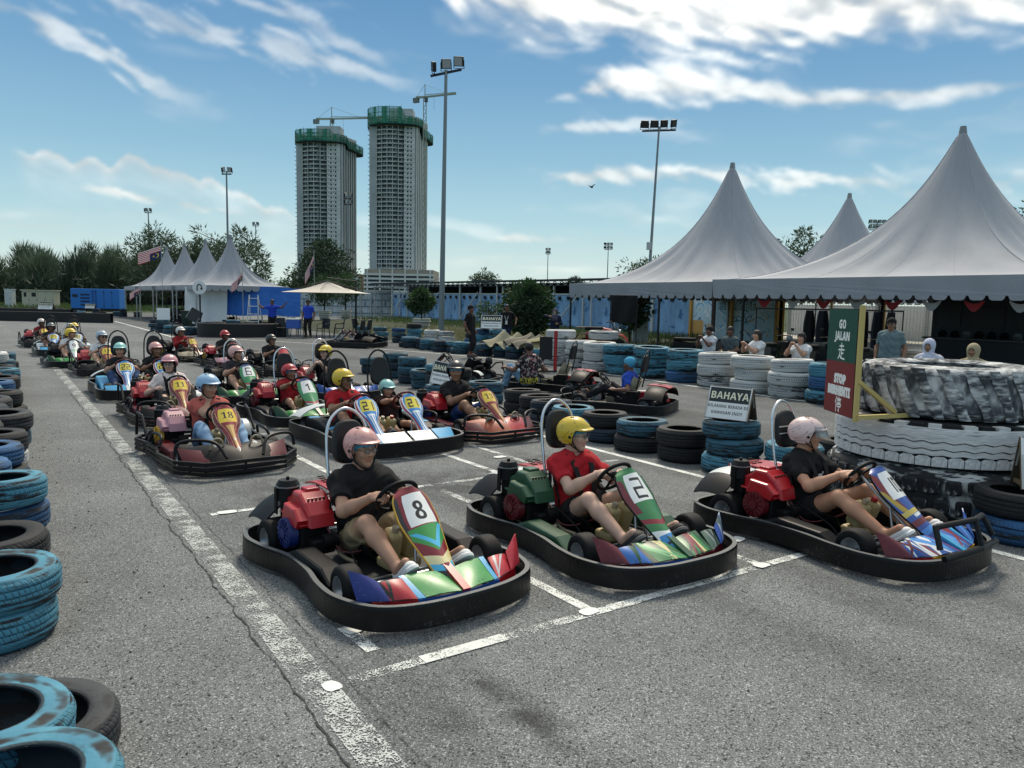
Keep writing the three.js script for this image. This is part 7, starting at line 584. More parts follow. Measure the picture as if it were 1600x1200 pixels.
const k10 = kartA('blue kart number 10 with tube nose guard, right of the front row', 5.45, -3.38, 0.0, { num: '10', cowl: K.red, recoil: K.maroon, rear: K.red, fend: K.white, stripe: true, guard: true, panel: { base: '#23509c', style: 'k10', seg: true }, nose: { L: [livery('#24549e', ['#7a2028', '#d8dde0', '#3f8ad0'], 21), K.white, livery('#24549e', ['#d8dde0', '#5a1a24'], 22), livery('#641822', [], 23), K.yellow, K.red], R: [livery('#24549e', ['#3f8ad0', '#7a2028'], 24), K.cyan, livery('#24549e', ['#3f8ad0'], 25), K.blue, K.yellow, K.red], C: K.cyan } });
const k18 = kartB('maroon kart number 18 with welded bar bumper, second row left', 2.1, -8.78, 0.05, { num: '18', cowl: K.pink, recoil: K.yellow, panel: PR, nose: [K.satin, K.satin, K.maroon], pod: K.maroon });
const k21 = kartC('blue and white two-seat kart with yellow 21 plates, man in red at its wheel', 4.05, -8.85, 0.02, { num: '21', panel: PS, pod: [K.satin, K.cyan, K.white] });
const k13 = kartB('red kart number 13 with orange nose, beside the tyre row', 5.52, -8.95, 0.06, { num: '13', cowl: K.red, recoil: K.navyF, panel: PR, nose: [K.orange, K.red, K.maroon], pod: K.maroon });
const k11 = kartB('maroon kart number 11 whose driver wears a pale pink top', 2.3, -12.0, 0.0, { num: '11', cowl: K.red, recoil: K.maroon, panel: PR, nose: [K.maroon, K.maroon, K.satin], pod: K.maroon });
const k1 = kartA('green kart number 1 driven by a boy in red', 3.85, -11.2, 0.03, { num: '1', cowl: K.red, recoil: K.maroon, panel: PG, nose: greenNose });
const k6 = kartA('green kart number 6 behind kart 1', 3.78, -13.9, 0.0, { num: '6', cowl: K.satin, recoil: K.dark, rear: K.satin, fend: K.satin, panel: { ...PG, seg: true }, nose: greenNose });
const k3 = kartA('blue and white kart number 3 beyond kart 1', 5.35, -13.6, 0.05, { num: '3', cowl: K.red, recoil: K.maroon, rear: K.red, fend: K.white, panel: { base: '#28508c', style: 'k2', seg: true }, nose: { L: [K.blue, K.white, K.blue, K.blue, K.navyF, K.blue], R: [K.blue, K.white, K.blue, K.blue, K.navyF, K.blue], C: K.white } });
const k22 = kartC('two-seat kart with yellow 22 plates carrying mint and pink helmeted drivers', 2.38, -15.3, -0.02, { num: '22', panel: PS, pod: [K.cyan, K.cyan, K.white] });
const kq = kartB('dark kart with a red panel behind kart 3', 5.75, -18.1, 0.1, { num: '', cowl: K.satin, recoil: K.dark, panel: { base: '#a3202e', style: 'red', plate: '#c8323c', ink: '#e8e0d8' }, nose: [K.satin, K.satin] });
const k12 = kartB('maroon kart number 12 behind kart 22', 2.3, -19.6, 0.0, { num: '12', cowl: K.red, recoil: K.maroon, panel: PR, nose: [K.satin, K.satin], rest: false });
const k17 = kartB('maroon kart number 17 farther back on the right', 5.3, -20.6, 0.06, { num: '17', cowl: K.red, recoil: K.yellow, panel: PR, nose: [K.pink, K.maroon] });
const k16 = kartB('maroon kart number 16 set apart at the back of the grid', 4.75, -23.0, 0.25, { num: '16', cowl: K.satin, recoil: K.yellow, panel: PR, nose: [K.beige, K.maroon], rest: true });
const k9 = kartA('white and green kart number 9 near the back on the left', 1.9, -22.3, 0.0, { num: '9', cowl: K.satin, recoil: K.dark, rear: K.satin, fend: K.satin, pod: K.dgreen, panel: { base: '#d8dcd8', style: 'white' }, nose: greenNose });
const k23 = kartC('blue and white two-seat kart number 23 near the back on the left', 2.05, -26.4, 0.0, { num: '23', panel: PS, pod: [K.white, K.cyan, K.white] });
const kr = kartB('red and black kart last in the queue on the left', 1.75, -30.5, 0.05, { num: '', cowl: K.red, recoil: K.navyF, panel: PR, nose: [K.satin, K.satin] });
const tanA = 0xb38a72, tanB = 0x8f6a52, tanC = 0x6c4a3a, fair = 0xc4a18e;
driver('young person in black T-shirt and pink helmet steering kart 8', k8, { near: 1, yaw: 0.14, helmet: 0xd5a09a, hairnet: 0x4a9cc0, shirt: 0x0c0d0f, pants: 0x9a8768, leg: 0.72, skin: tanA, glasses: 1, shoe: 'white', hands: ['grip', 'point'], loose: 0.02, print: 0x8a9096 });
driver('person in red shirt, yellow helmet and glasses steering kart 2', k2, { near: 1, yaw: 0.48, helmet: 0xd9bb34, sticker: 0x2f86b4, hairnet: 0x5a9cb4, shirt: 0xa81520, pants: 0x0e0f12, leg: 0.5, skin: fair, glasses: 1, shoe: 'black', harness: 1, wrR: [-0.06, 0.56, 0.08], print: 0x2c3f8c });
driver('person in black T-shirt and pink visored helmet steering kart 10', k10, { near: 1, yaw: 0.62, helmet: 0xe6ccc9, sticker: 0x3a3c40, visor: 1, shirt: 0x0c0d0f, pants: 0x101114, leg: 0.55, skin: 0xbd8c70, shoe: 'white', harness: 1, hair: 'cap', hairC: 0x141a2a, print: 0xc8cccc });
driver('person in coral shirt and pale blue helmet resting chin on hand in kart 18', k18, { mid: 1, yaw: 0.38, pitch: 0.12, helmet: 0x8fb4d2, shirt: 0xb0584f, pants: 0x7f9fc0, leg: 1.95, skin: tanA, shoe: 'white', harness: 1, wrR: [-0.02, 0.62, -0.2], elR: [-0.6, -0.6, 1], wrL: [0.12, 0.5, 0.06], handDir: [[-0.3, 0.2, 1], [0.25, 1, -0.3]], palm: [[-0.6, -0.8, 0.3], [0.2, 0.2, -1]], hands: ['grip', 'grip'], rec: 0.08 });
driver('smiling person in pale pink top and pink helmet in kart 11', k11, { mid: 1, yaw: -0.42, helmet: 0xc88c94, shirt: 0xd9cdc8, pants: 0x16181c, leg: 1.95, skin: fair, glasses: 1, harness: 1, hair: 'long', wrR: [-0.24, 0.46, 0.0] });
driver('person in red shirt, yellow helmet and sunglasses driving two-seat kart 21', k21, { mid: 1, hx: -0.3, yaw: 0.62, helmet: 0xd9bb34, shirt: 0xa81520, pants: 0x17191c, leg: 1.0, skin: tanB, glasses: 'sun', harness: 1 });
driver('child in mint helmet on the passenger side of kart 21', k21, { mid: 1, hx: 0.3, s: 0.76, child: 1, yaw: 0.1, pitch: 0.15, helmet: 0x8fc9c6, hairnet: 0x4a9cc0, shirt: 0x2a1416, pants: 0x121316, leg: 0.6, skin: tanA, shoe: 'black' });
driver('laughing person in black T-shirt, black helmet and blue shorts in kart 13', k13, { mid: 1, yaw: -0.6, helmet: 0x14181c, hairnet: 0x4a9cc0, shirt: 0x0d0e10, pants: 0x1e3c74, leg: 0.75, skin: tanB, s: 1.06, lean: -0.1 });
driver('boy in red T-shirt and red helmet driving kart 1', k1, { mid: 1, yaw: 0.35, s: 0.82, child: 1, helmet: 0xa81a24, hairnet: 0x4a8cc4, shirt: 0x9c1a22, pants: 0x1a1a18, leg: 0.7, skin: tanB, shoe: 'grey' });
driver('person in dark patterned top and pink helmet looking aside in kart 6', k6, { mid: 1, yaw: 0.7, helmet: 0xd9a9a2, shirt: 0x2a2a2e, pants: 0x14161a, leg: 0.6, skin: tanA, hair: 'cap' });
driver('person in black top and yellow helmet turned left with hands clasped in kart 3', k3, { mid: 1, yaw: -1.15, helmet: 0xd9bb34, shirt: 0x101114, pants: 0x15171a, leg: 1.9, skin: fair, glasses: 1, hair: 'cap', wrL: [-0.2, 0.62, -0.1], wrR: [-0.26, 0.62, -0.12], hands: ['grip', 'grip'] });
driver('person in black shirt and mint helmet at the left wheel of kart 22', k22, { hx: -0.3, yaw: -0.25, helmet: 0x8fc9c6, shirt: 0x101215, pants: 0x24406a, leg: 1.95, skin: tanA });
driver('person in black shirt and pink helmet at the right wheel of kart 22', k22, { hx: 0.3, yaw: 0.35, helmet: 0xd5a09a, shirt: 0x101215, pants: 0x16181c, leg: 1.95, skin: tanB });
driver('person in white shirt, grey helmet and sunglasses in kart 12', k12, { yaw: 0.4, helmet: 0x9fb0bc, shirt: 0xc9cccc, pants: 0x1a1c20, leg: 0.55, skin: tanA, glasses: 'sun', harness: 1, s: 1.06 });
driver('person in black shirt and black helmet in the red-panelled kart', kq, { yaw: 0.35, helmet: 0x14171a, shirt: 0x0d0e10, pants: 0x121316, leg: 1.9, skin: tanB, glasses: 1 });
driver('person in dark shirt and red helmet in kart 17', k17, { yaw: 0.3, pitch: 0.2, helmet: 0xa81a24, shirt: 0x101114, pants: 0x121316, leg: 1.9, skin: tanC });
driver('person in red shirt, white helmet and sunglasses in kart 16', k16, { yaw: 0.2, helmet: 0xcfcfca, shirt: 0x8a141c, pants: 0x121316, leg: 1.9, skin: tanB, glasses: 'sun', sleeve: 1.8 });
driver('person in white shirt and yellow helmet turned away in kart 9', k9, { yaw: 0.9, helmet: 0xd9bb34, shirt: 0xcacccb, pants: 0x1a1c20, leg: 0.55, skin: tanA, wrL: [0.5, 0.45, -0.1] });
driver('person in dark green shirt and dark helmet driving two-seat kart 23', k23, { hx: -0.3, yaw: -0.2, helmet: 0x5c6468, shirt: 0x16241e, pants: 0x16181c, leg: 0.6, skin: tanC });
driver('person in navy shirt and yellow helmet on the passenger side of kart 23', k23, { hx: 0.3, yaw: 0.4, helmet: 0xd9bb34, shirt: 0x141c30, pants: 0x16181c, leg: 1.9, skin: tanB });
driver('person in red shirt and white helmet in the last kart of the queue', kr, { yaw: 0.5, helmet: 0xcfcac4, shirt: 0x7a1418, pants: 0x16181c, leg: 1.9, skin: tanC });
// parked karts beyond the middle tyre row
const PK = 'karts parked beyond the tyre row'; const p1 = kartD('stripped black and red kart with a youth in blue, parked beyond the tyre row', 9.0, -9.85, -2.62, PK); const p2 = kartD('stripped black and red kart with a youth in patterned shirt, farther of the two parked', 9.75, -12.7, -2.62, PK);
kartB('black kart with tube bumper parked behind the patterned shirt youth', 8.6, -14.6, -2.5, { num: '', cowl: K.satin, recoil: K.dark, panel: { base: '#15181b', style: 'red', plate: '#20262a' }, nose: [K.satin, K.satin] }, PK);
driver('youth in blue T-shirt and pale blue cap sitting in a parked kart', p1, { mid: 1, yaw: -0.1, s: 0.98, shirt: 0x1d46a8, pants: 0x12141a, leg: 1.9, cap: 0x4aa0c4, skin: tanC, wrL: [0.3, 0.36, -0.08], wrR: [-0.2, 0.36, 0.05], hands: ['relax', 'relax'], rec: 0.05 }, 'people on the parked karts');
const patt = new THREE.MeshStandardMaterial({ color: 0x1a1718, roughness: 0.95, side: THREE.DoubleSide });
seated('youth in dark patterned shirt and jeans sitting with back turned on a parked kart', [8.95, 0, -12.35], 3.25, { mid: 1, seat: 0.24, yaw: -0.7, shirtM: new THREE.MeshStandardMaterial({ vertexColors: true, roughness: 0.95, side: THREE.DoubleSide }), pants: 0x6f90ac, skin: tanC, hair: 'cap', anL: [0.2, 0.1, 0.5], anR: [-0.25, 0.1, 0.45], toL: [0.22, 0.1, 0.7], toR: [-0.3, 0.1, 0.65], wrL: [0.3, 0.5, 0.35], wrR: [-0.35, 0.42, 0.05], loose: 0.028, hem: -0.08 }, 'people on the parked karts').traverse(o => { if (o.name === 'shirt') { const p = o.geometry.attributes.position, c = o.geometry.attributes.color; for (let i = 0; i < p.count; i++) { const x = p.getX(i), y = p.getY(i), z = p.getZ(i); const n = fbm(x * 38 + z * 30, y * 38, 3); const k = n > 0.6 ? [0.42, 0.36, 0.32] : n > 0.55 && fbm(x * 9, y * 9 + 4, 2) > 0.5 ? [0.3, 0.03, 0.05] : [0.015, 0.014, 0.018]; const hemY = y < 0.33 && n > 0.47 ? [0.5, 0.42, 0.05] : k; c.setXYZ(i, ...hemY); } } });
// ------------------------------------------------------------------ bystanders
const toCam = -YAW; const BY = 'onlookers';
standing('barefoot man in black shirt and cropped trousers standing at the far tyre curve', [13.0, 0, -21.2], -YAW + 1.15, { mid: 1, s: 1.0, shirt: 0x0b0c0e, pants: 0x0e1018, leg: 1.7, skin: tanC, cap: 0x0b0c0e, shoe: 'slip', girth: 1.08 }, BY);
standing('man in black shirt with a white lanyard behind the corrugated sheets', [16.6, 0, -24.4], -YAW - 0.1, { s: 1.02, shirt: 0x0b0c0e, pants: 0x141c38, skin: tanC, hair: 'cap', wrL: [0.35, 1.0, 0.05], girth: 1.1 }, BY).add((() => { const m = new THREE.Mesh(mg([bx(0.09, 0.14, 0.01, 0, 1.02, 0.175), tube([[-0.09, 1.4, 0.06], [-0.05, 1.2, 0.15], [0, 1.09, 0.175], [0.05, 1.2, 0.15], [0.09, 1.4, 0.06]], 0.009, 14, 5)]), K.white); m.name = 'lanyard'; m.castShadow = true; return m; })());
const phone = (t, p, c = K.dark) => { const m = new THREE.Mesh(rb(0.075, 0.15, 0.01, 0, 0, 0, 0.008), c); m.name = numbered('phone'); m.position.set(...p); m.castShadow = true; scene.add(m); return m; };
standing('woman in navy dress and patterned headscarf filming with a phone', [18.3, 0, -23.6], -YAW - 0.15, { s: 0.94, shirt: 0x141a36, pants: 0x10142a, hijab: 0x4a4458, skin: tanB, sleeve: 1.9, wrR: [-0.2, 1.28, 0.3], wrL: [0.14, 1.0, 0.2], hem: -0.35, hands: ['hold', 'hold'] }, BY); tag(phone(0, [17.98, 1.42, -23.22], K.beige), 'pale phone held up by the woman in navy', 'phone').rotation.y = -YAW;
{ const [x, z] = camW(-11.3, 36.2); standing('man in blue T-shirt with both arms stretched out wide', [x, 0, z], -YAW + 0.1, { s: 1.02, shirt: 0x1d3fae, pants: 0x0d0e12, leg: 0.9, skin: tanC, hair: 'cap', wrL: [0.62, 1.52, 0.06], wrR: [-0.62, 1.5, 0.06], elL: [0, -1, 0], elR: [0, -1, 0], hands: ['flat', 'grip'] }, BY); }
{ const [x, z] = camW(-9.3, 35); standing('man in blue T-shirt with curly hair standing beside the chairs', [x, 0, z], -YAW - 0.1, { s: 1.03, shirt: 0x1d3fae, pants: 0x0d0e12, skin: tanC, hair: 'curl' }, BY); }
for (const dz of [[-11.3, 36.2], [-9.3, 35]]) { const [x, z] = camW(...dz); }
seated('woman in white T-shirt photographing from under the left near marquee', [15.4, 0, -13.4], -YAW - 0.9, { s: 0.98, seat: 0.52, shirt: 0xc8ccd0, pants: 0x14161a, skin: tanC, hair: 'curl', wrL: [0.03, 0.98, 0.3], wrR: [-0.06, 0.98, 0.3] }, BY);
seated('woman in patterned grey top sitting in shade behind the photographing woman', [16.1, 0, -13.3], -YAW - 0.6, { seat: 0.5, shirt: 0x4a585c, pants: 0x14161a, skin: tanC, hair: 'cap' }, BY);
seated('long-haired woman in white T-shirt holding up a phone, left of the pair', [14.6, 0, -11.3], -YAW - 1.15, { seat: 0.5, shirt: 0xcccfd0, pants: 0x1a1c20, skin: tanA, hair: 'long', hairC: 0x16100e, wrL: [0.05, 0.95, 0.34], wrR: [-0.05, 0.95, 0.34] }, BY);
seated('long-haired woman in white blouse holding a phone near the GO board', [14.4, 0, -10.0], -YAW - 0.85, { seat: 0.5, shirt: 0xcfd2d2, pants: 0x1a1c20, skin: tanA, hair: 'long', hairC: 0x16100e, wrL: [0.05, 1.0, 0.3], wrR: [-0.07, 1.0, 0.3] }, BY);
standing('man in grey-green T-shirt and cap behind the giant tyres', [14.5, 0, -8.1], -YAW - 0.7, { mid: 1, s: 0.98, shirt: 0x63767a, pants: 0x1a1d22, skin: tanB, cap: 0x0c0d0f, glasses: 'sun', girth: 1.1 }, BY);
seated('woman in white headscarf sitting behind the giant tyres', [13.6, 0, -6.9], -YAW - 0.75, { mid: 1, seat: 0.52, shirt: 0xb9bcc8, pants: 0x1c1e24, hijab: 0xbcc0d2, skin: tanB, sleeve: 1.9 }, BY);
seated('woman in beige headscarf sitting behind the giant tyres', [14.0, 0, -6.35], -YAW - 0.85, { mid: 1, seat: 0.46, shirt: 0x8f8468, pants: 0x1c1e24, hijab: 0xa3987a, skin: tanB, sleeve: 1.9 }, BY);
standing('man in black shirt half hidden behind the GO board', [15.2, 0, -9.4], -YAW - 0.4, { s: 0.96, shirt: 0x0c0d0f, pants: 0x101216, skin: tanC, hair: 'cap' }, BY);
// ------------------------------------------------------------------ furniture and yard things
function chair(label, X, D, turn, c = 0x14181a, W) { const [x, z] = W || camW(X, D); const t = thing('plastic_chair', label, 'chair', [x, 0, z], turn, 'black plastic chairs'); const m = mat(c, 0.45); mk('seat', rb(0.42, 0.03, 0.42, 0, 0.43, 0, 0.012), m, t); mk('backrest', sheet((u, v) => [lerp(-0.21, 0.21, u), 0.44 + v * 0.44, -0.2 - 0.06 * v - 0.03 * Math.sin(u * 3.14)], 6, 6, 0.015), m, t); for (const a of [-1, 1]) { for (const b of [-1, 1]) mk('leg', bar([a * 0.22, 0, b * 0.22], [a * 0.19, 0.43, b * 0.18], 0.02, 6), m, t); mk('armrest', tube([[a * 0.21, 0.44, 0.17], [a * 0.23, 0.63, 0.12], [a * 0.23, 0.64, -0.12], [a * 0.2, 0.7, -0.22]], 0.016, 14, 6), m, t); } }
chair('black plastic chair nearest the man with outstretched arms', -10.6, 35.2, -YAW + 0.4); chair('black plastic chair behind the blue cool box', -10.2, 36.4, -YAW + 1.2); chair('black plastic chair just right of the curly-haired man', -8.7, 35.3, -YAW - 0.4); chair('black plastic chair second right of the curly-haired man', -8.1, 35.8, -YAW - 1.3); chair('black plastic chair at the right end of the group under the parasol', -7.3, 36.5, -YAW + 2.4); chair('black chair under the woman photographing from the marquee', 0, 0, -YAW - 0.9, 0x111316, [15.4, -13.4]); chair('black chair under the woman in the grey top', 0, 0, -YAW - 0.6, 0x111316, [16.1, -13.3]); chair('black chair under the long-haired woman in white T-shirt', 0, 0, -YAW - 1.15, 0x111316, [14.6, -11.3]); chair('black chair under the woman in white blouse', 0, 0, -YAW - 0.85, 0x111316, [14.4, -10.0]); chair('black chair under the woman in white headscarf', 0, 0, -YAW - 0.75, 0x111316, [13.6, -6.9]); chair('black chair under the woman in beige headscarf', 0, 0, -YAW - 0.85, 0x111316, [14.0, -6.35]);
{ const [x, z] = camW(-9.9, 34.8); const t = thing('cool_box', 'blue cool box on legs between the chairs', 'cool box', [x, 0, z], -YAW); mk('box', rb(0.6, 0.4, 0.4, 0, 0.62, 0, 0.03), mat(0x2a56a8, 0.5), t); mk('lid', rb(0.63, 0.07, 0.43, 0, 0.85, 0, 0.02), K.white, t); for (const a of [-1, 1]) for (const b of [-1, 1]) mk('leg', bar([a * 0.26, 0, b * 0.16], [a * 0.26, 0.42, b * 0.16], 0.018, 6), K.grey, t); }
{ const [x, z] = camW(-9.1, 37.9); const t = thing('parasol', 'wide beige cantilever parasol over the chairs', 'parasol', [x, 0, z], -YAW); mk('canopy', sheet((u, v) => { const a = u * 6.2832, k = Math.PI / 4, r = 1.85 * v / Math.max(Math.abs(Math.cos(a)), Math.abs(Math.sin(a))) ; return [Math.cos(a) * r, 2.62 - 0.55 * v - 0.08 * Math.sin(Math.PI * v), Math.sin(a) * r * 0.8]; }, 48, 8, 0.01), mat(0xc9c2b4, 0.85, { transmission: 0.15, thickness: 0 }), t); mk('pole', bar([1.25, 0, -0.6], [1.25, 2.7, -0.6], 0.05, 10), poleDark, t); mk('arm', bar([1.25, 2.68, -0.6], [0, 2.8, 0], 0.03, 8), poleDark, t); mk('base', rb(0.7, 0.1, 0.7, 1.25, 0.05, -0.6, 0.02), poleDark, t); for (let k = 0; k < 8; k++) { const a = k / 8 * 6.283; mk('rib', bar([0, 2.7, 0], [Math.cos(a) * 1.8, 2.2, Math.sin(a) * 1.4], 0.012, 5), poleDark, t); } }
{ const [x, z] = camW(-12.1, 36.0); const t = thing('step_ladder', 'white folding step ladder beside the man with outstretched arms', 'ladder', [x, 0, z], -YAW); for (const a of [-1, 1]) { mk('rail', bar([a * 0.3, 0, 0.25], [a * 0.2, 1.9, 0], 0.022, 6), K.white, t); mk('rear_leg', bar([a * 0.32, 0, -0.45], [a * 0.2, 1.88, -0.03], 0.018, 6), K.white, t); } for (let k = 0; k < 5; k++) mk('step', bx(0.56 - k * 0.035, 0.03, 0.09, 0, 0.3 + k * 0.36, 0.21 - k * 0.045), K.white, t); }
{ const [x, z] = camW(-44.6, 83); const t = thing('generator_set', 'bright blue container generator on the far left verge', 'generator', [x, 0, z], -YAW + 0.12); const m = mat(0x1f6fc0, 0.5); mk('housing', rb(4.9, 2.1, 1.6, 0, 1.3, 0, 0.05), m, t); for (let k = 0; k < 4; k++) mk('louvre', bx(0.9, 0.16, 0.05, -1.0, 0.65 + k * 0.36, 0.81), mat(0x0c2c50, 0.6), t); mk('panel_window', bx(0.5, 0.3, 0.05, -2.0, 1.6, 0.81), lampBlk, t); for (const q of [0.1, 0.9, 1.7]) { mk('door_seam', bx(0.03, 1.9, 0.02, q, 1.3, 0.806), mat(0x0e3c70, 0.6), t); mk('hinge', [bx(0.1, 0.12, 0.04, q, 0.6, 0.815), bx(0.1, 0.12, 0.04, q, 2.0, 0.815)], lampBlk, t); } mk('ladder', [bx(0.04, 2, 0.05, -0.25, 1.3, 0.84), bx(0.04, 2, 0.05, 0.1, 1.3, 0.84), ...[0, 1, 2, 3, 4, 5].map(k => bx(0.35, 0.04, 0.04, -0.07, 0.5 + k * 0.32, 0.84))], mat(0x174f8c, 0.5), t); mk('exhaust', cy(0.09, 0.09, 0.3, 1.9, 2.5, 0, [0, 0, 0], 12), lampBlk, t); mk('skid', bx(4.9, 0.25, 1.4, 0, 0.125, 0), lampBlk, t); }
{ const [x, z] = camW(-55, 90); const t = thing('electrical_kiosk', 'beige four-door electrical cabinet on the far left verge', 'cabinet', [x, 0, z], -YAW); const m = mat(0xb5b39c, 0.6); mk('housing', bx(3.7, 2.0, 1.2, 0, 1.05, 0), m, t); mk('roof', bx(3.95, 0.12, 1.45, 0, 2.1, 0), m, t); for (let k = 0; k < 4; k++) { mk('door', bx(0.88, 1.8, 0.03, -1.38 + k * 0.92, 1.05, 0.615), m, t); mk('handle', bx(0.04, 0.16, 0.03, -1.05 + k * 0.92, 1.0, 0.645), lampBlk, t); } mk('meter_window', [bx(0.3, 0.5, 0.03, -1.45, 1.6, 0.64), bx(0.5, 0.45, 0.03, -0.45, 1.6, 0.64)], lampBlk, t); }
{ const [x, z] = camW(-58.6, 90); const t = thing('electrical_cabinet', 'narrow white electrical cabinet at the far left', 'cabinet', [x, 0, z], -YAW); mk('housing', bx(0.85, 2.1, 0.7, 0, 1.05, 0), K.white, t); mk('cap', bx(0.98, 0.1, 0.8, 0, 2.15, 0), K.white, t); mk('door', bx(0.72, 1.7, 0.02, 0, 1.0, 0.362), mat(0xb9c0c2, 0.5), t); mk('handle', bx(0.04, 0.14, 0.03, 0.24, 1.1, 0.385), lampBlk, t); }
{ const [x, z] = camW(5.6, 34); const t = thing('electrical_cabinet', 'narrow white electrical cabinet against the blue hoarding under the marquee', 'cabinet', [x, 0, z], -YAW); mk('housing', bx(0.66, 1.45, 0.4, 0, 0.73, 0), K.white, t); mk('cap', bx(0.74, 0.07, 0.48, 0, 1.48, 0), K.white, t); mk('door', bx(0.56, 1.2, 0.02, 0, 0.75, 0.212), mat(0xc3c9c8, 0.5), t); mk('handle', bx(0.03, 0.1, 0.03, 0.2, 0.8, 0.235), lampBlk, t); const u = thing('lamp_box', 'grey box on a post above the white cabinet', 'box', [x + 0.3, 0, z - 0.2], -YAW); mk('post', bar([0, 0, 0], [0, 1.85, 0], 0.03, 8), steelPale, u); mk('case', rb(0.62, 0.38, 0.2, 0, 2.0, 0, 0.03), mat(0x84908f, 0.5), u); mk('cover', rb(0.54, 0.3, 0.02, 0, 2.0, 0.105, 0.008), mat(0x9aa4a2, 0.5), u); }
{ const [x, z] = camW(4.35, 30.5); const t = thing('banner', 'dark banner on a frame under the left near marquee', 'banner', [x, 0, z], -YAW); mk('cloth', sheet((u, v) => [lerp(-0.5, 0.5, u), 2.12 - 1.05 * v, 0.03 * Math.sin(u * 9 + v * 3)], 12, 10, 0.01), mat(0x0d0f12, 0.8), t); mk('frame', [bar([-0.52, 0, 0], [-0.52, 2.15, 0], 0.02, 6), bar([0.52, 0, 0], [0.52, 2.15, 0], 0.02, 6), bar([-0.52, 2.14, 0], [0.52, 2.14, 0], 0.02, 6)], poleDark, t); }
// quad bike behind the white tyres
{ const t = thing('quad_bike', 'red quad bike with black racks behind the white tyre stacks', 'quad bike', [16.9, 0.12, -19.3], -YAW + 1.4); for (const [a, b] of [[-1, -1], [1, -1], [-1, 1], [1, 1]]) { const w = mk('wheel', wheelTyre(0.27, 0.22), K.rubber, t); w.position.set(a * 0.4, 0.27, b * 0.55); mk('rim', wheelRim(0.27, 0.2), K.alu, w); } mk('body', [rb(0.34, 0.3, 1.0, 0, 0.62, 0, 0.1), rb(0.3, 0.2, 0.4, 0, 0.78, 0.2, 0.08, [0.2, 0, 0])], K.red, t); for (const s of [-1, 1]) for (const b of [-1, 1]) mk('fender', sheet((u, v) => { const a = lerp(0.3, 2.8, u); return [s * lerp(0.16, 0.5, v), 0.32 + Math.sin(a) * 0.38, b * 0.55 + Math.cos(a) * 0.36]; }, 12, 3, 0.015), b > 0 ? K.red : K.dark, t); mk('seat', rb(0.3, 0.12, 0.62, 0, 0.86, -0.22, 0.05), K.dark, t); mk('handlebar', [tube([[-0.38, 1.08, 0.2], [-0.2, 1.1, 0.32], [0, 1.02, 0.36], [0.2, 1.1, 0.32], [0.38, 1.08, 0.2]], 0.016, 20, 7), bar([0, 0.8, 0.45], [0, 1.03, 0.36], 0.02, 7)], K.dark, t); mk('rack', [bar([-0.3, 0.9, -0.5], [0.3, 0.9, -0.5], 0.012, 6), bar([-0.3, 0.9, -0.8], [0.3, 0.9, -0.8], 0.012, 6), bar([-0.3, 0.9, -0.8], [-0.3, 0.9, -0.5], 0.012, 6), bar([0.3, 0.9, -0.8], [0.3, 0.9, -0.5], 0.012, 6)], K.tubeB, t); mk('headlight', cy(0.07, 0.07, 0.06, 0, 0.78, 0.62, [Math.PI / 2, 0, 0], 16), K.white, t); }
// parked scooters in the shade
function scooter(label, x, z, turn, c) { const t = thing('motor_scooter', label, 'scooter', [x, 0, z], turn, 'scooters in the shade of the marquees'); for (const b of [-0.62, 0.62]) { const w = mk('wheel', wheelTyre(0.28, 0.09), K.rubber, t); w.position.set(0, 0.28, b); mk('rim', wheelRim(0.28, 0.07), K.alu, w); } mk('body', [rb(0.22, 0.26, 0.7, 0, 0.6, -0.35, 0.08, [0.15, 0, 0]), rb(0.3, 0.5, 0.08, 0, 0.65, 0.36, 0.04, [-0.3, 0, 0]), rb(0.2, 0.1, 0.5, 0, 0.34, 0.05, 0.03)], c, t); mk('seat', rb(0.24, 0.1, 0.66, 0, 0.8, -0.35, 0.05), K.dark, t); mk('fork', [bar([0, 0.28, 0.62], [0, 0.95, 0.4], 0.03, 8)], K.tubeB, t); mk('handlebar', [tube([[-0.32, 1.02, 0.25], [-0.1, 1.04, 0.36], [0.1, 1.04, 0.36], [0.32, 1.02, 0.25]], 0.015, 14, 6)], K.dark, t); mk('headlight', new THREE.SphereGeometry(0.09, 14, 10).translate(0, 0.96, 0.44), K.grey, t); for (const s of [-1, 1]) mk('mirror', [bar([s * 0.2, 1.04, 0.3], [s * 0.28, 1.2, 0.28], 0.007, 5), rb(0.12, 0.07, 0.015, s * 0.3, 1.22, 0.28, 0.006)], K.dark, t); mk('front_fender', sheet((u, v) => { const a = lerp(0.4, 2.6, u); return [lerp(-0.06, 0.06, v), 0.28 + Math.sin(a) * 0.31, 0.62 + Math.cos(a) * 0.31]; }, 10, 2, 0.01), c, t); }
scooter('dark scooter left of the photographing woman under the marquee', 17.4, -15.6, -YAW + 1.2, K.dark); scooter('dark scooter behind the long-haired women, left one', 17.6, -13.0, -YAW + 1.9, K.satin); scooter('dark scooter behind the long-haired women, middle one', 17.9, -11.9, -YAW + 1.8, K.dark); scooter('dark scooter behind the long-haired women, right one', 18.0, -10.6, -YAW + 1.9, K.satin);
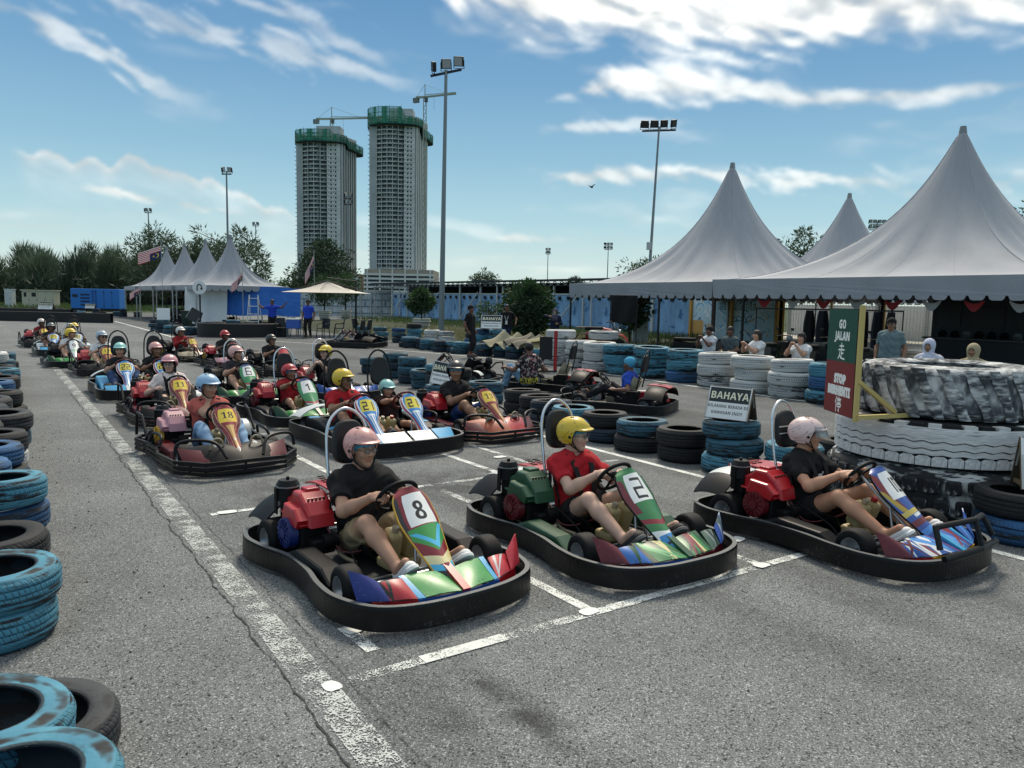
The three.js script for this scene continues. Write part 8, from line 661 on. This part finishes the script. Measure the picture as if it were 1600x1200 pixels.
// dark stall at the back of the right near marquee
{ const t = thing('stall', 'dark stall with back boards and counter under the right near marquee', 'stall', [23.6, 0, -12]); mk('back_wall', bx(0.1, 2.5, 6.4, 1.4, 1.25, 2.6), mat(0x3c4348, 0.9), t); mk('side_wall', bx(4.6, 2.5, 0.1, 3.7, 1.25, -0.6), mat(0x3c4348, 0.9), t); mk('roof_board', bx(4.4, 0.06, 6.4, 3.4, 2.5, 2.6), mat(0x3c4348, 0.9), t); mk('counter', rb(0.7, 0.95, 5.2, 0.2, 0.48, 2.6, 0.02), mat(0x2c2e30, 0.8), t); mk('counter_top', rb(0.85, 0.05, 5.4, 0.2, 0.98, 2.6, 0.015), mat(0x4a4a48, 0.6), t); [[-0.1, 1.75, 0.7, 0.9], [1.0, 1.6, 1.0, 0.7], [2.4, 1.75, 1.3, 1.0], [3.9, 1.6, 0.9, 0.8], [5.0, 1.7, 1.0, 1.0]].forEach(([z, y, w, h]) => mk('notice_board', bx(0.03, h, w, 1.33, y, z), mat(0x1a2328, 0.5), t)); for (let k = 0; k < 7; k++) mk('shelf', bx(0.35, 0.03, 0.8, 1.15, 0.6 + 0.3 * (k % 2), -0.2 + k * 0.85), mat(0x16191b, 0.8), t); for (let k = 0; k < 14; k++) { const g = mk('stored_helmet', helmFar, K[['satin', 'dark', 'grey', 'dark'][k % 4]], t); g.position.set(0.2, 1.06, 0.3 + k * 0.34); g.rotation.y = -1.5 + 0.3 * Math.sin(k * 5); } }
{ const t = thing('equipment_rack', 'dark rack of hung suits and gear left of the stall', 'rack', [20.6, 0, -13.6]); mk('rail', [bar([0, 1.75, -2.4], [0, 1.75, 2.4], 0.02, 6), bar([0, 0, -2.4], [0, 1.75, -2.4], 0.02, 6), bar([0, 0, 2.4], [0, 1.75, 2.4], 0.02, 6)], poleDark, t); for (let k = 4; k < 11; k++) mk('hung_suit', sheet((u, v) => [lerp(-0.22, 0.22, u) * (0.7 + 0.5 * Math.sin(v * 2.4)), 1.72 - v * (0.9 + 0.25 * hash2(k, 2)), -2.1 + k * 0.42 + 0.05 * Math.sin(u * 8 + k)], 6, 8, 0.05), mat([0x0f1113, 0x141a22, 0x1a1416, 0x111417][k % 4], 0.9), t); }
// strings of bunting along the eave
for (let k = 0; k < 9; k++) { const z = -16.4 + k * 1.08; const o = tag(mk('bunting', sheet((u, v) => [0, 2.08 - 0.16 * Math.sin(u * 3.14) * (0.6 + v) - v * 0.05, z + u * 0.5], 8, 1, 0.006), mat(k % 2 ? 0xb8bcc0 : 0xa03038, 0.8)), `small ${k % 2 ? 'white' : 'red'} bunting strip, ${ord[k]} from the left under the right near marquee eave`, 'bunting', 'bunting under the eave'); o.position.x = 21.15; }
// corrugated sheets dumped on the tyres
[[14.5, 0.5, -19.0, 0.3], [14.35, 0.56, -20.0, -0.2], [14.2, 0.52, -20.9, 0.15]].forEach(([x, y, z, a], i) => { const o = tag(mk('corrugated_sheet', sheet((u, v) => [lerp(-0.5, 0.5, v), 0.09 * Math.sin(u * 14) + 0.06 * Math.sin(v * 5 + i), lerp(-0.75, 0.75, u)], 44, 6, 0.012), mat([0x8d8a66, 0x7c7668, 0x908c74][i], 0.9)), `buckled beige corrugated sheet lying on the far tyres, ${['right', 'middle', 'left'][i]} one of three`, 'roofing sheet', 'corrugated sheets'); o.position.set(x, y, z); o.rotation.set(0.05, a, 0.35); });
{ const t = thing('board_stand', 'dark board with a red upright beside the patterned shirt youth', 'board', [12.2, 0, -16.0], -YAW); mk('board', rb(0.34, 0.6, 0.04, -0.05, 0.62, 0, 0.01), mat(0x14161a, 0.7), t); mk('upright', bx(0.09, 1.05, 0.07, 0.2, 0.55, 0), mat(0x9a1a1c, 0.5), t); mk('foot', bx(0.5, 0.05, 0.3, 0, 0.025, 0), poleDark, t); }
// two-seater waiting dark and empty by the far curve, kart store under the small marquees
kartC('empty dark two-seat kart with blue flashes parked by the far curve', 11.6, -27.3, 0.72 + Math.PI, { num: '', panel: { ...PS, base: '#16191c', plate: '#1c2024' }, pod: [K.satin, K.satin, K.dark] }, 'karts parked far off');
[[11.2, -52.6], [11.4, -55.8], [11.2, -59.6], [12.6, -50.5]].forEach(([x, z], i) => kartB(`dark stored kart, ${ord[i]} from the left under the small marquees`, x, z, 0.6 + i, { num: '', cowl: K.satin, recoil: K.dark, panel: { base: '#1a1416', style: 'red', plate: '#3a3420' }, nose: [K.satin, K.satin], rest: true }, 'karts parked far off'));
{ const t = thing('gear_shelf', 'dark loaded shelf of kart parts under the small marquees', 'shelf', [11.6, 0, -57.5]); for (const z of [-4.5, -1.5, 1.5, 4.5]) for (const x of [0, 1]) mk('post', bar([x, 0, z], [x, 1.9, z], 0.03, 6), poleDark, t); for (let k = 0; k < 3; k++) mk('shelf_board', bx(1.1, 0.04, 9.2, 0.5, 0.5 + k * 0.6, 0), poleDark, t); for (let k = 0; k < 26; k++) mk('stored_part', rb(0.3 + 0.3 * hash2(k, 1), 0.2 + 0.3 * hash2(k, 2), 0.3 + 0.4 * hash2(k, 3), 0.3 + 0.4 * hash2(k, 4), 0.66 + 0.6 * (k % 3), -4.3 + k * 0.34, 0.03), mat([0x121416, 0x1c2022, 0x241c1a, 0x3a2a20][k % 4], 0.8), t); }
{ const [x, z] = camW(-18.6, 44); const t = thing('wheelie_bin', 'dark green wheelie bin beside the hung white sheet', 'bin', [x, 0, z], -YAW); mk('bin_body', lathe([[0.0, 0], [0.27, 0], [0.36, 0.9], [0.34, 0.9], [0, 0.85]], 4).rotateY(Math.PI / 4), mat(0x16302a, 0.6), t); mk('lid', rb(0.58, 0.06, 0.6, 0, 0.93, 0, 0.02), mat(0x132a24, 0.6), t); for (const s of [-1, 1]) mk('wheel', cy(0.1, 0.1, 0.05, s * 0.24, 0.1, -0.24, [0, 0, Math.PI / 2], 14), K.rubber, t); }
for (const [k, l] of [[0, 'dark'], [1, 'white']]) { const [x, z] = camW(-15.6 + k * -1.4, 37.5); aFrame(`${l} blank folding board on the tyre island before the small marquees`, x, 0.62, z, -YAW + 0.4 * k, 0.6, 0.6, canvasTex(64, 64, (g) => { g.fillStyle = k ? '#cfd4d4' : '#1a2024'; g.fillRect(0, 0, 64, 64); }), k ? 0 : -0.5); }
// loose chips and small stones on the asphalt
{ const g = new THREE.DodecahedronGeometry(1, 0); const im = new THREE.InstancedMesh(g, mat(0x6b6a66, 0.9), 420); const q = new THREE.Object3D(); for (let i = 0; i < 420; i++) { q.position.set(rr(-1.5, 7), 0.008, rr(-14, -1.2)); if (q.position.x > 0.5 && rnd() < 0.5) q.position.x = rr(0.35, 1.0); const s = rr(0.003, 0.009); q.scale.set(s, s * 0.6, s); q.rotation.set(rr(0, 3), rr(0, 3), 0); q.updateMatrix(); im.setMatrixAt(i, q.matrix); } im.name = 'loose_grit'; im.userData = { kind: 'stuff', label: 'loose stone chips scattered on the asphalt', category: 'grit' }; im.castShadow = true; scene.add(im); }
renderer.render(scene, camera);
